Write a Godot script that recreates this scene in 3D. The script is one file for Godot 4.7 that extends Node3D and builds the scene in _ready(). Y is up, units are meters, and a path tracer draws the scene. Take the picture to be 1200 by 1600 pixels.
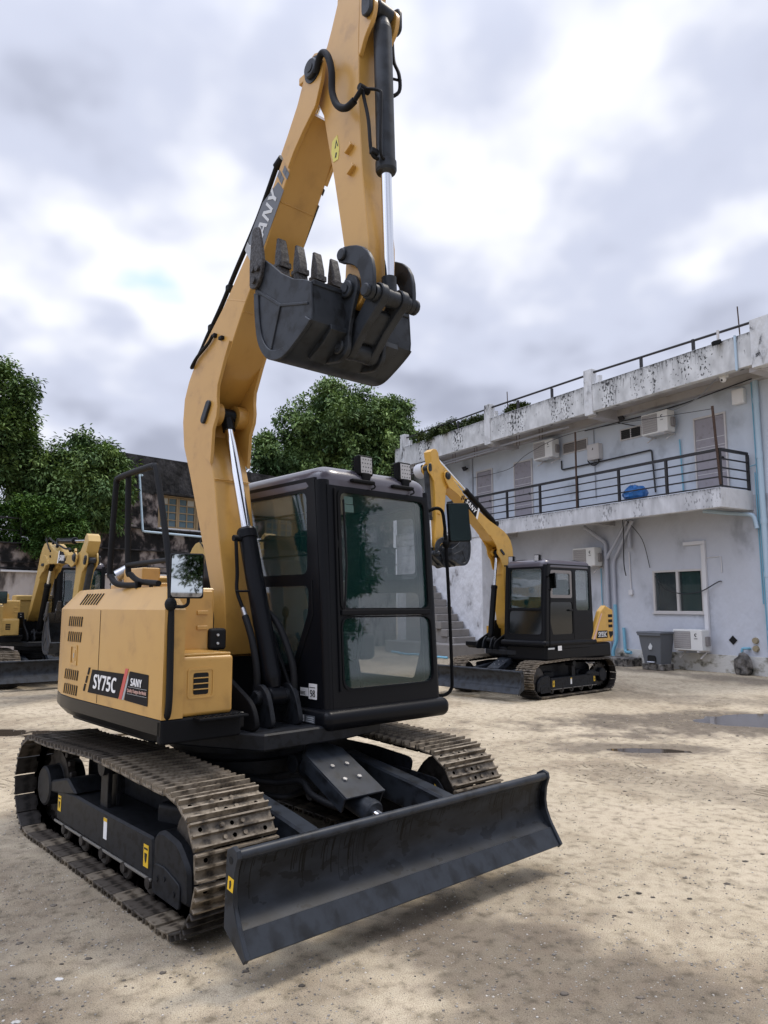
extends Node3D

# ---------------------------------------------------------------- mesh builder
class MB:
	var v := PackedVector3Array()
	var n := PackedVector3Array()
	var uv := PackedVector2Array()
	var col := PackedColorArray()
	var c := Color(1, 1, 1)
	var xf := Transform3D.IDENTITY

	func tri(a: Vector3, b: Vector3, d: Vector3, na: Vector3, nb: Vector3, nd: Vector3, ua := Vector2.ZERO, ub := Vector2.ZERO, ud := Vector2.ZERO) -> void:
		if (b - a).cross(d - a).dot(na + nb + nd) > 0.0:
			var t := b; b = d; d = t
			t = nb; nb = nd; nd = t
			var u := ub; ub = ud; ud = u
		v.append(xf * a); v.append(xf * b); v.append(xf * d)
		n.append((xf.basis * na).normalized()); n.append((xf.basis * nb).normalized()); n.append((xf.basis * nd).normalized())
		uv.append(ua); uv.append(ub); uv.append(ud)
		col.append(c); col.append(c); col.append(c)

	func quad(a: Vector3, b: Vector3, d: Vector3, e: Vector3, nn: Vector3) -> void:
		tri(a, b, d, nn, nn, nn); tri(a, d, e, nn, nn, nn)

	func quad4(a: Vector3, b: Vector3, d: Vector3, e: Vector3, na: Vector3, nb: Vector3, nd: Vector3, ne: Vector3) -> void:
		tri(a, b, d, na, nb, nd); tri(a, d, e, na, nd, ne)

	func quaduv(a: Vector3, b: Vector3, d: Vector3, e: Vector3, nn: Vector3) -> void:
		tri(a, b, d, nn, nn, nn, Vector2(0, 1), Vector2(1, 1), Vector2(1, 0)); tri(a, d, e, nn, nn, nn, Vector2(0, 1), Vector2(1, 0), Vector2(0, 0))

	# box with rounded edges (r) about centre ce
	func box(ce: Vector3, s: Vector3, r := 0.0, seg := 1) -> void:
		var h := s * 0.5
		r = minf(r, minf(h.x, minf(h.y, h.z)) * 0.98)
		if r <= 0.0:
			for ax in 3:
				for sg in [-1.0, 1.0]:
					var nn := Vector3.ZERO; nn[ax] = sg
					var p := Vector3.ZERO; var q := Vector3.ZERO
					p[(ax + 1) % 3] = h[(ax + 1) % 3]; q[(ax + 2) % 3] = h[(ax + 2) % 3]
					var o := ce + nn * h[ax]
					quad(o - p - q, o + p - q, o + p + q, o - p + q, nn)
			return
		for ax in 3:
			var a1 := (ax + 1) % 3
			var a2 := (ax + 2) % 3
			var l1 := _line(h[a1], r, seg)
			var l2 := _line(h[a2], r, seg)
			for sg in [-1.0, 1.0]:
				var P := []
				var N := []
				for i in l1.size():
					var rp := []
					var rn := []
					for j in l2.size():
						var p := Vector3.ZERO
						p[ax] = sg * h[ax]; p[a1] = l1[i]; p[a2] = l2[j]
						var inn := Vector3(clampf(p.x, -h.x + r, h.x - r), clampf(p.y, -h.y + r, h.y - r), clampf(p.z, -h.z + r, h.z - r))
						var d := (p - inn).normalized()
						rp.append(ce + inn + d * r); rn.append(d)
					P.append(rp); N.append(rn)
				for i in l1.size() - 1:
					for j in l2.size() - 1:
						quad4(P[i][j], P[i + 1][j], P[i + 1][j + 1], P[i][j + 1], N[i][j], N[i + 1][j], N[i + 1][j + 1], N[i][j + 1])

	func _line(h: float, r: float, seg: int) -> Array:
		var o := []
		for i in seg + 1:
			o.append(-(h - r) - r * tan(PI / 4 * (1.0 - float(i) / seg)))
		for i in seg + 1:
			o.append((h - r) + r * tan(PI / 4 * float(i) / seg))
		return o

	func cyl(a: Vector3, b: Vector3, r: float, seg := 14, r2 := -1.0, caps := true, bev := 0.0) -> void:
		if r2 < 0: r2 = r
		var d := (b - a).normalized()
		var x := d.cross(Vector3.UP if absf(d.y) < 0.9 else Vector3.RIGHT).normalized()
		var y := d.cross(x)
		if bev > 0:
			rev(a, b, [[0.0, 0.0], [r - bev, 0.0], [r, bev / (b - a).length()], [r2, 1.0 - bev / (b - a).length()], [r2 - bev, 1.0], [0.0, 1.0]], seg)
			return
		var sl := (r - r2) / (b - a).length()
		for i in seg:
			var t0 := TAU * i / seg
			var t1 := TAU * (i + 1) / seg
			var e0 := x * cos(t0) + y * sin(t0)
			var e1 := x * cos(t1) + y * sin(t1)
			quad4(a + e0 * r, a + e1 * r, b + e1 * r2, b + e0 * r2, e0 + d * sl, e1 + d * sl, e1 + d * sl, e0 + d * sl)
			if caps:
				tri(a, a + e0 * r, a + e1 * r, -d, -d, -d)
				tri(b, b + e0 * r2, b + e1 * r2, d, d, d)

	# profile of [radius, fraction along a-b]
	func rev(a: Vector3, b: Vector3, prof: Array, seg := 16) -> void:
		var d := (b - a).normalized()
		var L := (b - a).length()
		var x := d.cross(Vector3.UP if absf(d.y) < 0.9 else Vector3.RIGHT).normalized()
		var y := d.cross(x)
		for k in prof.size() - 1:
			var r0: float = prof[k][0]; var h0: float = prof[k][1] * L
			var r1: float = prof[k + 1][0]; var h1: float = prof[k + 1][1] * L
			var t := Vector2(r1 - r0, h1 - h0)
			if t.length() < 1e-7: continue
			t = t.normalized()
			for i in seg:
				var e0 := x * cos(TAU * i / seg) + y * sin(TAU * i / seg)
				var e1 := x * cos(TAU * (i + 1) / seg) + y * sin(TAU * (i + 1) / seg)
				var n0 := e0 * t.y - d * t.x
				var n1 := e1 * t.y - d * t.x
				var o0 := a + d * h0
				var o1 := a + d * h1
				if r0 > 1e-6: tri(o0 + e0 * r0, o0 + e1 * r0, o1 + e1 * r1, n0, n1, n1)
				if r1 > 1e-6: tri(o0 + e0 * r0, o1 + e1 * r1, o1 + e0 * r1, n0, n1, n0)

	func ball(ce: Vector3, r: float, seg := 12, sy := 1.0) -> void:
		var p := []
		for i in 9:
			var a := PI * i / 8.0
			p.append([sin(a) * r, 0.5 - 0.5 * cos(a)])
		rev(ce - Vector3(0, r * sy, 0), ce + Vector3(0, r * sy, 0), p, seg)

	func tube(pts: Array, r: float, seg := 8, r2 := -1.0) -> void:
		if r2 < 0: r2 = r
		var m := pts.size()
		var prev := Vector3.ZERO
		var rings := []
		for i in m:
			var t: Vector3 = (pts[mini(i + 1, m - 1)] - pts[maxi(i - 1, 0)])
			t = t.normalized()
			if prev == Vector3.ZERO: prev = t.cross(Vector3.UP if absf(t.y) < 0.9 else Vector3.RIGHT).normalized()
			prev = (prev - t * prev.dot(t)).normalized()
			var y := t.cross(prev)
			var rr := lerpf(r, r2, float(i) / (m - 1))
			var row := []
			for k in seg:
				var e := prev * cos(TAU * k / seg) + y * sin(TAU * k / seg)
				row.append([pts[i] + e * rr, e])
			rings.append(row)
		for i in m - 1:
			for k in seg:
				var a = rings[i][k]; var b = rings[i][(k + 1) % seg]; var d = rings[i + 1][(k + 1) % seg]; var e = rings[i + 1][k]
				quad4(a[0], b[0], d[0], e[0], a[1], b[1], d[1], e[1])
		for w in [0, m - 1]:
			var nn: Vector3 = (pts[0] - pts[1]).normalized() if w == 0 else (pts[m - 1] - pts[m - 2]).normalized()
			for k in seg:
				tri(pts[w], rings[w][k][0], rings[w][(k + 1) % seg][0], nn, nn, nn)

	static func P3(ax: String, a: float, b: float, h: float) -> Vector3:
		if ax == "x": return Vector3(h, b, a)
		if ax == "y": return Vector3(a, h, b)
		return Vector3(a, b, h)

	# polygon extruded along an axis; for "x" polygon points are (z, y); "y": (x, z); "z": (x, y)
	func prism(ax: String, poly_in: Array, h0: float, h1: float, bev := 0.0, smooth := 40.0, bev0 := -1.0) -> void:
		var poly := PackedVector2Array(poly_in)
		if Geometry2D.is_polygon_clockwise(poly): poly.reverse()
		var m := poly.size()
		if bev0 < 0: bev0 = bev
		var en := []
		for i in m:
			var d := (poly[(i + 1) % m] - poly[i]).normalized()
			en.append(Vector2(d.y, -d.x))
		if (en[0] as Vector2).dot(poly[0] - poly[1]) != 0.0: pass
		# outward: Godot 2D "clockwise" has y down, test against the area sign
		var area := 0.0
		for i in m: area += poly[i].cross(poly[(i + 1) % m])
		var sg := 1.0 if area > 0 else -1.0
		var vn0 := []
		var vn1 := []
		for i in m:
			en[i] = en[i] * sg
		for i in m:
			var pe: Vector2 = en[(i + m - 1) % m]
			var ce: Vector2 = en[i]
			if pe.dot(ce) > cos(deg_to_rad(smooth)):
				var s := (pe + ce).normalized()
				vn0.append(s); vn1.append(s)
			else:
				vn0.append(ce); vn1.append(pe)
		var inset := func(bv: float) -> PackedVector2Array:
			var o := PackedVector2Array()
			for i in m:
				var pe: Vector2 = en[(i + m - 1) % m]
				var ce: Vector2 = en[i]
				var mi := (pe + ce)
				var k := maxf(0.35, 1.0 + pe.dot(ce))
				o.append(poly[i] - mi * bv / k)
			return o
		var q0: PackedVector2Array = inset.call(bev0) if bev0 > 0 else poly
		var q1: PackedVector2Array = inset.call(bev) if bev > 0 else poly
		var axn := P3(ax, 0, 0, 1)
		for i in m:
			var j := (i + 1) % m
			var n0 := P3(ax, vn0[i].x, vn0[i].y, 0)
			var n1 := P3(ax, vn1[j].x, vn1[j].y, 0)
			quad4(P3(ax, poly[i].x, poly[i].y, h0 + bev0), P3(ax, poly[j].x, poly[j].y, h0 + bev0), P3(ax, poly[j].x, poly[j].y, h1 - bev), P3(ax, poly[i].x, poly[i].y, h1 - bev), n0, n1, n1, n0)
			if bev > 0:
				var t0 := (n0 + axn).normalized()
				var t1 := (n1 + axn).normalized()
				quad4(P3(ax, poly[i].x, poly[i].y, h1 - bev), P3(ax, poly[j].x, poly[j].y, h1 - bev), P3(ax, q1[j].x, q1[j].y, h1), P3(ax, q1[i].x, q1[i].y, h1), t0, t1, t1, t0)
			if bev0 > 0:
				var t0 := (n0 - axn).normalized()
				var t1 := (n1 - axn).normalized()
				quad4(P3(ax, poly[i].x, poly[i].y, h0 + bev0), P3(ax, poly[j].x, poly[j].y, h0 + bev0), P3(ax, q0[j].x, q0[j].y, h0), P3(ax, q0[i].x, q0[i].y, h0), t0, t1, t1, t0)
		var tr := Geometry2D.triangulate_polygon(poly)
		for k in range(0, tr.size(), 3):
			var a := tr[k]; var b := tr[k + 1]; var d := tr[k + 2]
			tri(P3(ax, q0[a].x, q0[a].y, h0), P3(ax, q0[b].x, q0[b].y, h0), P3(ax, q0[d].x, q0[d].y, h0), -axn, -axn, -axn)
			tri(P3(ax, q1[a].x, q1[a].y, h1), P3(ax, q1[b].x, q1[b].y, h1), P3(ax, q1[d].x, q1[d].y, h1), axn, axn, axn)

	# plate with a round-cornered hole; outer and inner polygons have the same number of corners
	func frame(ax: String, outer: Array, inner: Array, rad: float, h0: float, h1: float, outer_rad := 0.0) -> void:
		var I := MB.rounded(inner, rad, 5)
		var O := MB.rounded(outer, outer_rad, 5)
		var m := I.size()
		var axn := P3(ax, 0, 0, 1)
		for i in m:
			var j := (i + 1) % m
			for w in [[h0, -axn], [h1, axn]]:
				quad(P3(ax, O[i].x, O[i].y, w[0]), P3(ax, O[j].x, O[j].y, w[0]), P3(ax, I[j].x, I[j].y, w[0]), P3(ax, I[i].x, I[i].y, w[0]), w[1])
			var cen := Vector2.ZERO
			for p in I: cen += p
			cen /= m
			var d: Vector2 = I[j] - I[i]
			if d.length() > 1e-6:
				var nn := Vector2(d.y, -d.x).normalized()
				if nn.dot(cen - I[i]) < 0: nn = -nn
				quad(P3(ax, I[i].x, I[i].y, h0), P3(ax, I[j].x, I[j].y, h0), P3(ax, I[j].x, I[j].y, h1), P3(ax, I[i].x, I[i].y, h1), P3(ax, nn.x, nn.y, 0))
			d = O[j] - O[i]
			if d.length() > 1e-6:
				var nn := Vector2(d.y, -d.x).normalized()
				if nn.dot(cen - O[i]) > 0: nn = -nn
				quad(P3(ax, O[i].x, O[i].y, h0), P3(ax, O[j].x, O[j].y, h0), P3(ax, O[j].x, O[j].y, h1), P3(ax, O[i].x, O[i].y, h1), P3(ax, nn.x, nn.y, 0))

	# stacked rings of a plan polygon: rows of [inset, height], smooth across rows, closed at the top (and bottom)
	func stack(plan: Array, rows: Array, cap_bottom := true) -> void:
		var poly := PackedVector2Array(plan)
		var m := poly.size()
		var area := 0.0
		for i in m: area += poly[i].cross(poly[(i + 1) % m])
		var sg := 1.0 if area > 0 else -1.0
		var vn := []
		for i in m:
			var d0 := (poly[i] - poly[(i + m - 1) % m]).normalized()
			var d1 := (poly[(i + 1) % m] - poly[i]).normalized()
			var nn := (Vector2(d0.y, -d0.x) + Vector2(d1.y, -d1.x)).normalized() * sg
			vn.append(nn)
		var rn := []
		for k in rows.size():
			var a = rows[maxi(k - 1, 0)]; var b = rows[mini(k + 1, rows.size() - 1)]
			var t := Vector2(-(b[0] - a[0]), b[1] - a[1]).normalized()   # (outward, up)
			rn.append(Vector2(t.y, -t.x))
		for k in rows.size() - 1:
			for i in m:
				var j := (i + 1) % m
				var q := []
				for e in [[i, k], [j, k], [j, k + 1], [i, k + 1]]:
					var p2: Vector2 = poly[e[0]] - vn[e[0]] * rows[e[1]][0]
					var nr: Vector2 = rn[e[1]]
					q.append([Vector3(p2.x, rows[e[1]][1], p2.y), Vector3(vn[e[0]].x * nr.x, nr.y, vn[e[0]].y * nr.x)])
				quad4(q[0][0], q[1][0], q[2][0], q[3][0], q[0][1], q[1][1], q[2][1], q[3][1])
		for w in ([0, rows.size() - 1] if cap_bottom else [rows.size() - 1]):
			var ring := PackedVector2Array()
			for i in m: ring.append(poly[i] - vn[i] * rows[w][0])
			var tr := Geometry2D.triangulate_polygon(ring)
			var nn := Vector3.UP if w > 0 else Vector3.DOWN
			for x in range(0, tr.size(), 3):
				tri(Vector3(ring[tr[x]].x, rows[w][1], ring[tr[x]].y), Vector3(ring[tr[x + 1]].x, rows[w][1], ring[tr[x + 1]].y), Vector3(ring[tr[x + 2]].x, rows[w][1], ring[tr[x + 2]].y), nn, nn, nn)

	static func rounded(poly: Array, r: float, k: int) -> Array:
		var o := []
		var m := poly.size()
		for i in m:
			var p: Vector2 = poly[i]
			var a: Vector2 = poly[(i + m - 1) % m]
			var b: Vector2 = poly[(i + 1) % m]
			var ra := minf(r, (a - p).length() * 0.45)
			var rb := minf(r, (b - p).length() * 0.45)
			var s := p + (a - p).normalized() * ra
			var e := p + (b - p).normalized() * rb
			for q in k:
				var t := float(q) / (k - 1)
				o.append(s * (1 - t) * (1 - t) + p * 2 * t * (1 - t) + e * t * t)
		return o

	func mesh() -> ArrayMesh:
		var a := []
		a.resize(Mesh.ARRAY_MAX)
		a[Mesh.ARRAY_VERTEX] = v; a[Mesh.ARRAY_NORMAL] = n; a[Mesh.ARRAY_TEX_UV] = uv; a[Mesh.ARRAY_COLOR] = col
		var me := ArrayMesh.new()
		me.add_surface_from_arrays(Mesh.PRIMITIVE_TRIANGLES, a)
		return me

# ---------------------------------------------------------------- small helpers
var M := {}
var names := {}
var rng := RandomNumberGenerator.new()

func lin(r: float, g: float, b: float, a := 1.0) -> Color:
	var c := Color(r, g, b).linear_to_srgb()
	c.a = a
	return c

func smooth(pts: Array, k := 5) -> Array:
	var o := []
	var m := pts.size()
	for i in m - 1:
		var a = pts[maxi(i - 1, 0)]; var b = pts[i]; var c = pts[i + 1]; var d = pts[mini(i + 2, m - 1)]
		for q in k:
			var t := float(q) / k
			o.append(0.5 * ((2 * b) + (c - a) * t + (2 * a - 5 * b + 4 * c - d) * t * t + (3 * b - a - 3 * c + d) * t * t * t))
	o.append(pts[m - 1])
	return o

func numbered(nm: String) -> String:
	var k: int = names.get(nm, 0)
	names[nm] = k + 1
	return nm if k == 0 else "%s_%03d" % [nm, k]

var counts := {}
func count_of(par: Node, nm: String) -> int:
	var key := "%d/%s" % [par.get_instance_id(), nm]
	var k: int = counts.get(key, 0)
	counts[key] = k + 1
	return k

const KEEP_JOINED := ["lettering", "bolt_hole", "track", "track_shoe", "grille_wire", "wall", "upper_wall", "tread_plate", "step", "print_line"]

# the separate pieces of a mesh (pieces whose boxes touch stay together)
func pieces(mb: MB) -> Array:
	var nt: int = mb.v.size() / 3
	var root := PackedInt32Array()
	var ids := {}
	var vid := PackedInt32Array()
	vid.resize(mb.v.size())
	for i in mb.v.size():
		var key := Vector3i((mb.v[i] * 5000.0).round())
		if not ids.has(key):
			ids[key] = ids.size(); root.append(root.size())
		vid[i] = ids[key]
	for t in nt:
		for e in [1, 2]:
			var a := vid[t * 3]; var b := vid[t * 3 + e]
			while root[a] != a: root[a] = root[root[a]]; a = root[a]
			while root[b] != b: root[b] = root[root[b]]; b = root[b]
			if a != b: root[b] = a
	var comp := {}
	var boxes := []
	var lists := []
	for t in nt:
		var a := vid[t * 3]
		while root[a] != a: a = root[a]
		if not comp.has(a):
			comp[a] = boxes.size(); boxes.append(AABB(mb.v[t * 3], Vector3.ZERO)); lists.append([])
		var k: int = comp[a]
		lists[k].append(t)
		for e in 3: boxes[k] = (boxes[k] as AABB).expand(mb.v[t * 3 + e])
	var n := boxes.size()
	if n == 1 or n > 90: return [mb]
	var merged := true
	while merged:
		merged = false
		for i in boxes.size():
			for j in range(boxes.size() - 1, i, -1):
				if (boxes[i] as AABB).grow(0.001).intersects(boxes[j]):
					boxes[i] = (boxes[i] as AABB).merge(boxes[j]); lists[i].append_array(lists[j])
					boxes.remove_at(j); lists.remove_at(j)
					merged = true
					break
			if merged: break
	if boxes.size() == 1: return [mb]
	var out := []
	for l in lists:
		var q := MB.new()
		for t in l:
			for e in 3:
				q.v.append(mb.v[t * 3 + e]); q.n.append(mb.n[t * 3 + e]); q.uv.append(mb.uv[t * 3 + e]); q.col.append(mb.col[t * 3 + e])
		out.append(q)
	return out

func part(par: Node, nm: String, mb, mat: Material, label := "") -> MeshInstance3D:
	if mb is MB and not (nm in KEEP_JOINED) and mb.v.size() < 12000:
		var ps := pieces(mb)
		if ps.size() > 1:
			var first: MeshInstance3D
			for q in ps:
				var o1 := part1(par, nm, q, mat, label)
				if first == null: first = o1
			return first
	return part1(par, nm, mb, mat, label)

func part1(par: Node, nm: String, mb, mat: Material, label := "") -> MeshInstance3D:
	var o := MeshInstance3D.new()
	o.mesh = mb if mb is Mesh else mb.mesh()
	o.material_override = mat
	var k := count_of(par, nm)
	o.name = nm if k == 0 else "%s_%03d" % [nm, k]
	par.add_child(o)
	if label: o.set_meta("label", label)
	return o

func group(par: Node, nm: String) -> Node3D:
	var o := Node3D.new()
	var k := count_of(par, nm)
	o.name = nm if k == 0 else "%s_%03d" % [nm, k]
	par.add_child(o)
	return o

func thing(nm: String, label: String, cat: String, at := Vector3.ZERO, yaw := 0.0, grp := "") -> Node3D:
	var o := Node3D.new()
	o.name = numbered(nm)
	add_child(o)
	o.position = at
	o.rotation.y = yaw
	o.set_meta("label", label); o.set_meta("category", cat)
	if grp: o.set_meta("group", grp)
	return o

func single(nm: String, mb, mat: Material, label: String, cat: String, xf := Transform3D.IDENTITY, grp := "") -> MeshInstance3D:
	var o := MeshInstance3D.new()
	o.name = numbered(nm)
	o.mesh = mb if mb is Mesh else mb.mesh()
	o.material_override = mat
	add_child(o)
	o.transform = xf
	o.set_meta("label", label); o.set_meta("category", cat)
	if grp: o.set_meta("group", grp)
	return o

func struct(nm: String, mb, mat: Material) -> MeshInstance3D:
	var o := MeshInstance3D.new()
	o.name = numbered(nm)
	o.mesh = mb if mb is Mesh else mb.mesh()
	o.material_override = mat
	add_child(o)
	o.set_meta("kind", "structure")
	o.set_meta("label", nm.replace("_", " "))
	return o

func noise_tex(seed_: int, freq: float, cols: Array, offs: Array, size := 512, oct := 5, type := FastNoiseLite.TYPE_SIMPLEX_SMOOTH, normal := false, bump := 4.0, warp := 0.0) -> NoiseTexture2D:
	var f := FastNoiseLite.new()
	f.seed = seed_; f.frequency = freq; f.noise_type = type
	f.fractal_type = FastNoiseLite.FRACTAL_FBM; f.fractal_octaves = oct; f.fractal_gain = 0.55
	if warp > 0:
		f.domain_warp_enabled = true; f.domain_warp_amplitude = warp; f.domain_warp_frequency = freq * 2.0
	var t := NoiseTexture2D.new()
	t.width = size; t.height = size; t.seamless = true; t.noise = f
	if normal:
		t.as_normal_map = true; t.bump_strength = bump
	elif cols.size():
		var g := Gradient.new()
		g.colors = PackedColorArray(cols); g.offsets = PackedFloat32Array(offs)
		t.color_ramp = g
	return t

func mk(nm: String, c: Color, rough := 0.5, metal := 0.0) -> StandardMaterial3D:
	var m := StandardMaterial3D.new()
	m.resource_name = nm
	m.albedo_color = c; m.roughness = rough; m.metallic = metal
	M[nm] = m
	return m

func tri_tex(m: StandardMaterial3D, t: Texture2D, scale: Vector3, world := false) -> StandardMaterial3D:
	m.albedo_texture = t
	m.uv1_triplanar = true; m.uv1_world_triplanar = world
	m.uv1_scale = scale
	return m

func tri_nrm(m: StandardMaterial3D, t: Texture2D, k: float) -> StandardMaterial3D:
	m.normal_enabled = true; m.normal_texture = t; m.normal_scale = k
	return m

var font_bold: SystemFont
var font_reg: SystemFont

# flat lettering: baseline-left at pos, letters grow along xd, up along yd
func lettering(par: Node, txt: String, pos: Vector3, xd: Vector3, yd: Vector3, width: float, height: float, mat: Material, bold := true, skew := 0.0) -> void:
	var tm := TextMesh.new()
	tm.text = txt
	tm.font = font_bold if bold else font_reg
	tm.font_size = 48; tm.pixel_size = 0.01; tm.depth = 0.02
	tm.curve_step = 2.0
	var bb := tm.get_aabb()
	if bb.size.x < 1e-5: return
	var sx := width / bb.size.x
	var sy := height / bb.size.y
	# baked into a plain mesh so that the lettering keeps its proportions on any parent
	var ar := tm.get_mesh_arrays()
	var vs: PackedVector3Array = ar[Mesh.ARRAY_VERTEX]
	var idx = ar[Mesh.ARRAY_INDEX]
	var mb := MB.new()
	var nn := xd.cross(yd).normalized()
	var pts := []
	for p in vs:
		var q := (p - bb.position)
		pts.append(pos + xd * (q.x * sx + q.y * sy * skew) + yd * (q.y * sy) + nn * (q.z * 0.1 + 0.0006))
	var cnt: int = idx.size() if idx else vs.size()
	for k in range(0, cnt, 3):
		var a = pts[idx[k] if idx else k]; var b = pts[idx[k + 1] if idx else k + 1]; var d = pts[idx[k + 2] if idx else k + 2]
		var fn: Vector3 = -(b - a).cross(d - a)
		if fn.length() < 1e-14: continue
		fn = fn.normalized()
		mb.tri(a, b, d, fn, fn, fn)
	part(par, "lettering", mb, mat)

# a thin plate lying in the plane of xd, yd; poly in metres along xd, yd
func decal(par: Node, nm: String, pos: Vector3, xd: Vector3, yd: Vector3, poly: Array, mat: Material, lift := 0.0015, label := "") -> void:
	var mb := MB.new()
	mb.xf = Transform3D(Basis(xd, yd, xd.cross(yd)), pos)
	mb.prism("z", poly, 0.0, lift)
	part(par, nm, mb, mat, label)

func rect(a: float, b: float, c: float, d: float) -> Array:
	return [Vector2(a, b), Vector2(c, b), Vector2(c, d), Vector2(a, d)]

func materials() -> void:
	font_bold = SystemFont.new(); font_bold.font_names = PackedStringArray(["Droid Sans"]); font_bold.font_weight = 700
	font_reg = SystemFont.new(); font_reg.font_names = PackedStringArray(["Droid Sans"])
	var grime := noise_tex(3, 0.012, [Color(0.90, 0.89, 0.88), Color(0.98, 0.975, 0.97), Color(1, 1, 1)], [0.10, 0.30, 0.5], 512, 5)
	var fine_n := noise_tex(5, 0.06, [], [], 512, 4, FastNoiseLite.TYPE_SIMPLEX_SMOOTH, true, 3.0)
	var rough_t := noise_tex(9, 0.02, [Color(0.55, 0.55, 0.55), Color(1, 1, 1)], [0.25, 0.75], 512, 4)
	# machine paints
	for d in [["yellow", lin(0.505, 0.285, 0.066), 0.38], ["yellow_old", lin(0.47, 0.31, 0.085), 0.5], ["yellow_deep", lin(0.59, 0.335, 0.05), 0.42]]:
		var m := mk(d[0], d[1], d[2])
		tri_tex(m, grime, Vector3(0.6, 0.6, 0.6))
		m.clearcoat_enabled = true; m.clearcoat = 0.35; m.clearcoat_roughness = 0.25
	var m := mk("dark_paint", lin(0.026, 0.031, 0.039), 0.42)
	m.metallic_specular = 0.38
	tri_tex(m, noise_tex(13, 0.015, [Color(0.62, 0.6, 0.58), Color(0.95, 0.95, 0.95), Color(1, 1, 1)], [0.25, 0.5, 0.7]), Vector3(0.9, 0.9, 0.9))
	m = mk("frame_paint", lin(0.013, 0.015, 0.019), 0.5)
	m.metallic_specular = 0.34
	tri_tex(m, noise_tex(17, 0.02, [Color(0.7, 0.68, 0.66), Color(1, 1, 1), Color(1.0, 0.98, 0.95)], [0.3, 0.5, 0.75]), Vector3(1.2, 1.2, 1.2))
	m = mk("cab_black", lin(0.006, 0.0066, 0.0085), 0.32)
	m.metallic_specular = 0.26
	m = mk("cab_dull", lin(0.008, 0.0085, 0.010), 0.6)
	m.metallic_specular = 0.22
	m = mk("roof_grey", lin(0.075, 0.068, 0.085), 0.28)
	m.clearcoat_enabled = true; m.clearcoat = 0.4; m.clearcoat_roughness = 0.12
	m = mk("rubber", lin(0.011, 0.0115, 0.013), 0.55)
	m.metallic_specular = 0.26
	mk("chrome", lin(0.80, 0.81, 0.83), 0.13, 1.0)
	mk("steel", lin(0.45, 0.45, 0.46), 0.35, 0.9)
	# track shoes: worn and dusty, or still painted black
	var shoe_n := noise_tex(21, 0.03, [], [], 256, 4, FastNoiseLite.TYPE_SIMPLEX_SMOOTH, true, 3.0)
	var dust := noise_tex(23, 0.012, [Color(0.42, 0.40, 0.38), Color(0.80, 0.78, 0.75), Color(1, 1, 1)], [0.18, 0.40, 0.62])
	for d in [["shoe_dusty", lin(0.235, 0.195, 0.142), 0.55, 0.1], ["shoe_mid", lin(0.10, 0.084, 0.067), 0.5, 0.15], ["shoe_dark", lin(0.042, 0.037, 0.033), 0.5, 0.1]]:
		m = mk(d[0], d[1], d[2], d[3])
		m.vertex_color_use_as_albedo = true
		tri_tex(m, dust, Vector3(1.7, 1.7, 1.7)); tri_nrm(m, shoe_n, 0.25)
	mk("grouser_edge", lin(0.42, 0.38, 0.31), 0.45, 0.3)
	mk("worn_edge", lin(0.20, 0.19, 0.17), 0.5, 0.3)
	# tooth steel
	m = mk("tooth", lin(0.055, 0.054, 0.056), 0.6)
	tri_tex(m, noise_tex(27, 0.05, [Color(0.5, 0.45, 0.42), Color(1, 1, 1)], [0.3, 0.65]), Vector3(2, 2, 2)); tri_nrm(m, shoe_n, 0.6)
	# glass
	m = mk("glass", Color(0.10, 0.25, 0.235, 0.26), 0.02)
	m.transparency = BaseMaterial3D.TRANSPARENCY_ALPHA
	m.metallic_specular = 1.0
	m = mk("pane", Color(0.25, 0.32, 0.33, 0.25), 0.04)
	m.transparency = BaseMaterial3D.TRANSPARENCY_ALPHA
	mk("mirror", lin(0.62, 0.65, 0.65), 0.02, 1.0)
	mk("mirror_dark", lin(0.04, 0.055, 0.053), 0.06, 1.0)
	m = mk("plastic_wrap", Color(0.9, 0.92, 0.93, 0.18), 0.2)
	m.transparency = BaseMaterial3D.TRANSPARENCY_ALPHA
	mk("pane_mint", lin(0.42, 0.62, 0.58), 0.6)
	mk("glass_dark", lin(0.008, 0.010, 0.011), 0.08)
	mk("seat", lin(0.03, 0.032, 0.035), 0.8)
	mk("cabin", lin(0.05, 0.052, 0.056), 0.7)
	mk("white", lin(0.78, 0.78, 0.78), 0.5)
	mk("white_print", lin(0.8, 0.8, 0.8), 0.5)
	mk("label_grey", lin(0.55, 0.57, 0.58), 0.5)
	m = mk("decal_black", lin(0.009, 0.009, 0.012), 0.5)
	m.metallic_specular = 0.2
	mk("decal_grey", lin(0.105, 0.115, 0.13), 0.45)
	mk("decal_silver", lin(0.36, 0.38, 0.40), 0.45)
	mk("decal_red", lin(0.55, 0.08, 0.075), 0.45)
	mk("decal_pink", lin(0.66, 0.42, 0.36), 0.45)
	mk("sticker_yellow", lin(0.75, 0.47, 0.02), 0.5)
	mk("sticker_pale", lin(0.62, 0.55, 0.12), 0.5)
	mk("print_black", lin(0.012, 0.012, 0.012), 0.5)
	mk("lamp_glass", lin(0.42, 0.42, 0.43), 0.25)
	mk("led", lin(0.05, 0.05, 0.055), 0.3)
	m = mk("blade_face", lin(0.032, 0.038, 0.048), 0.45)
	m.albedo_texture = blade_texture()
	m.metallic_specular = 0.32
	m = mk("concrete", lin(0.23, 0.215, 0.20), 0.92)
	tri_tex(m, grime, Vector3(0.5, 0.5, 0.5))
	mk("red_plastic", lin(0.42, 0.05, 0.03), 0.5)
	mk("hole", lin(0.004, 0.004, 0.004), 0.9)
	# buildings
	var stucco := noise_tex(31, 0.05, [], [], 512, 5, FastNoiseLite.TYPE_SIMPLEX_SMOOTH, true, 2.5)
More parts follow.
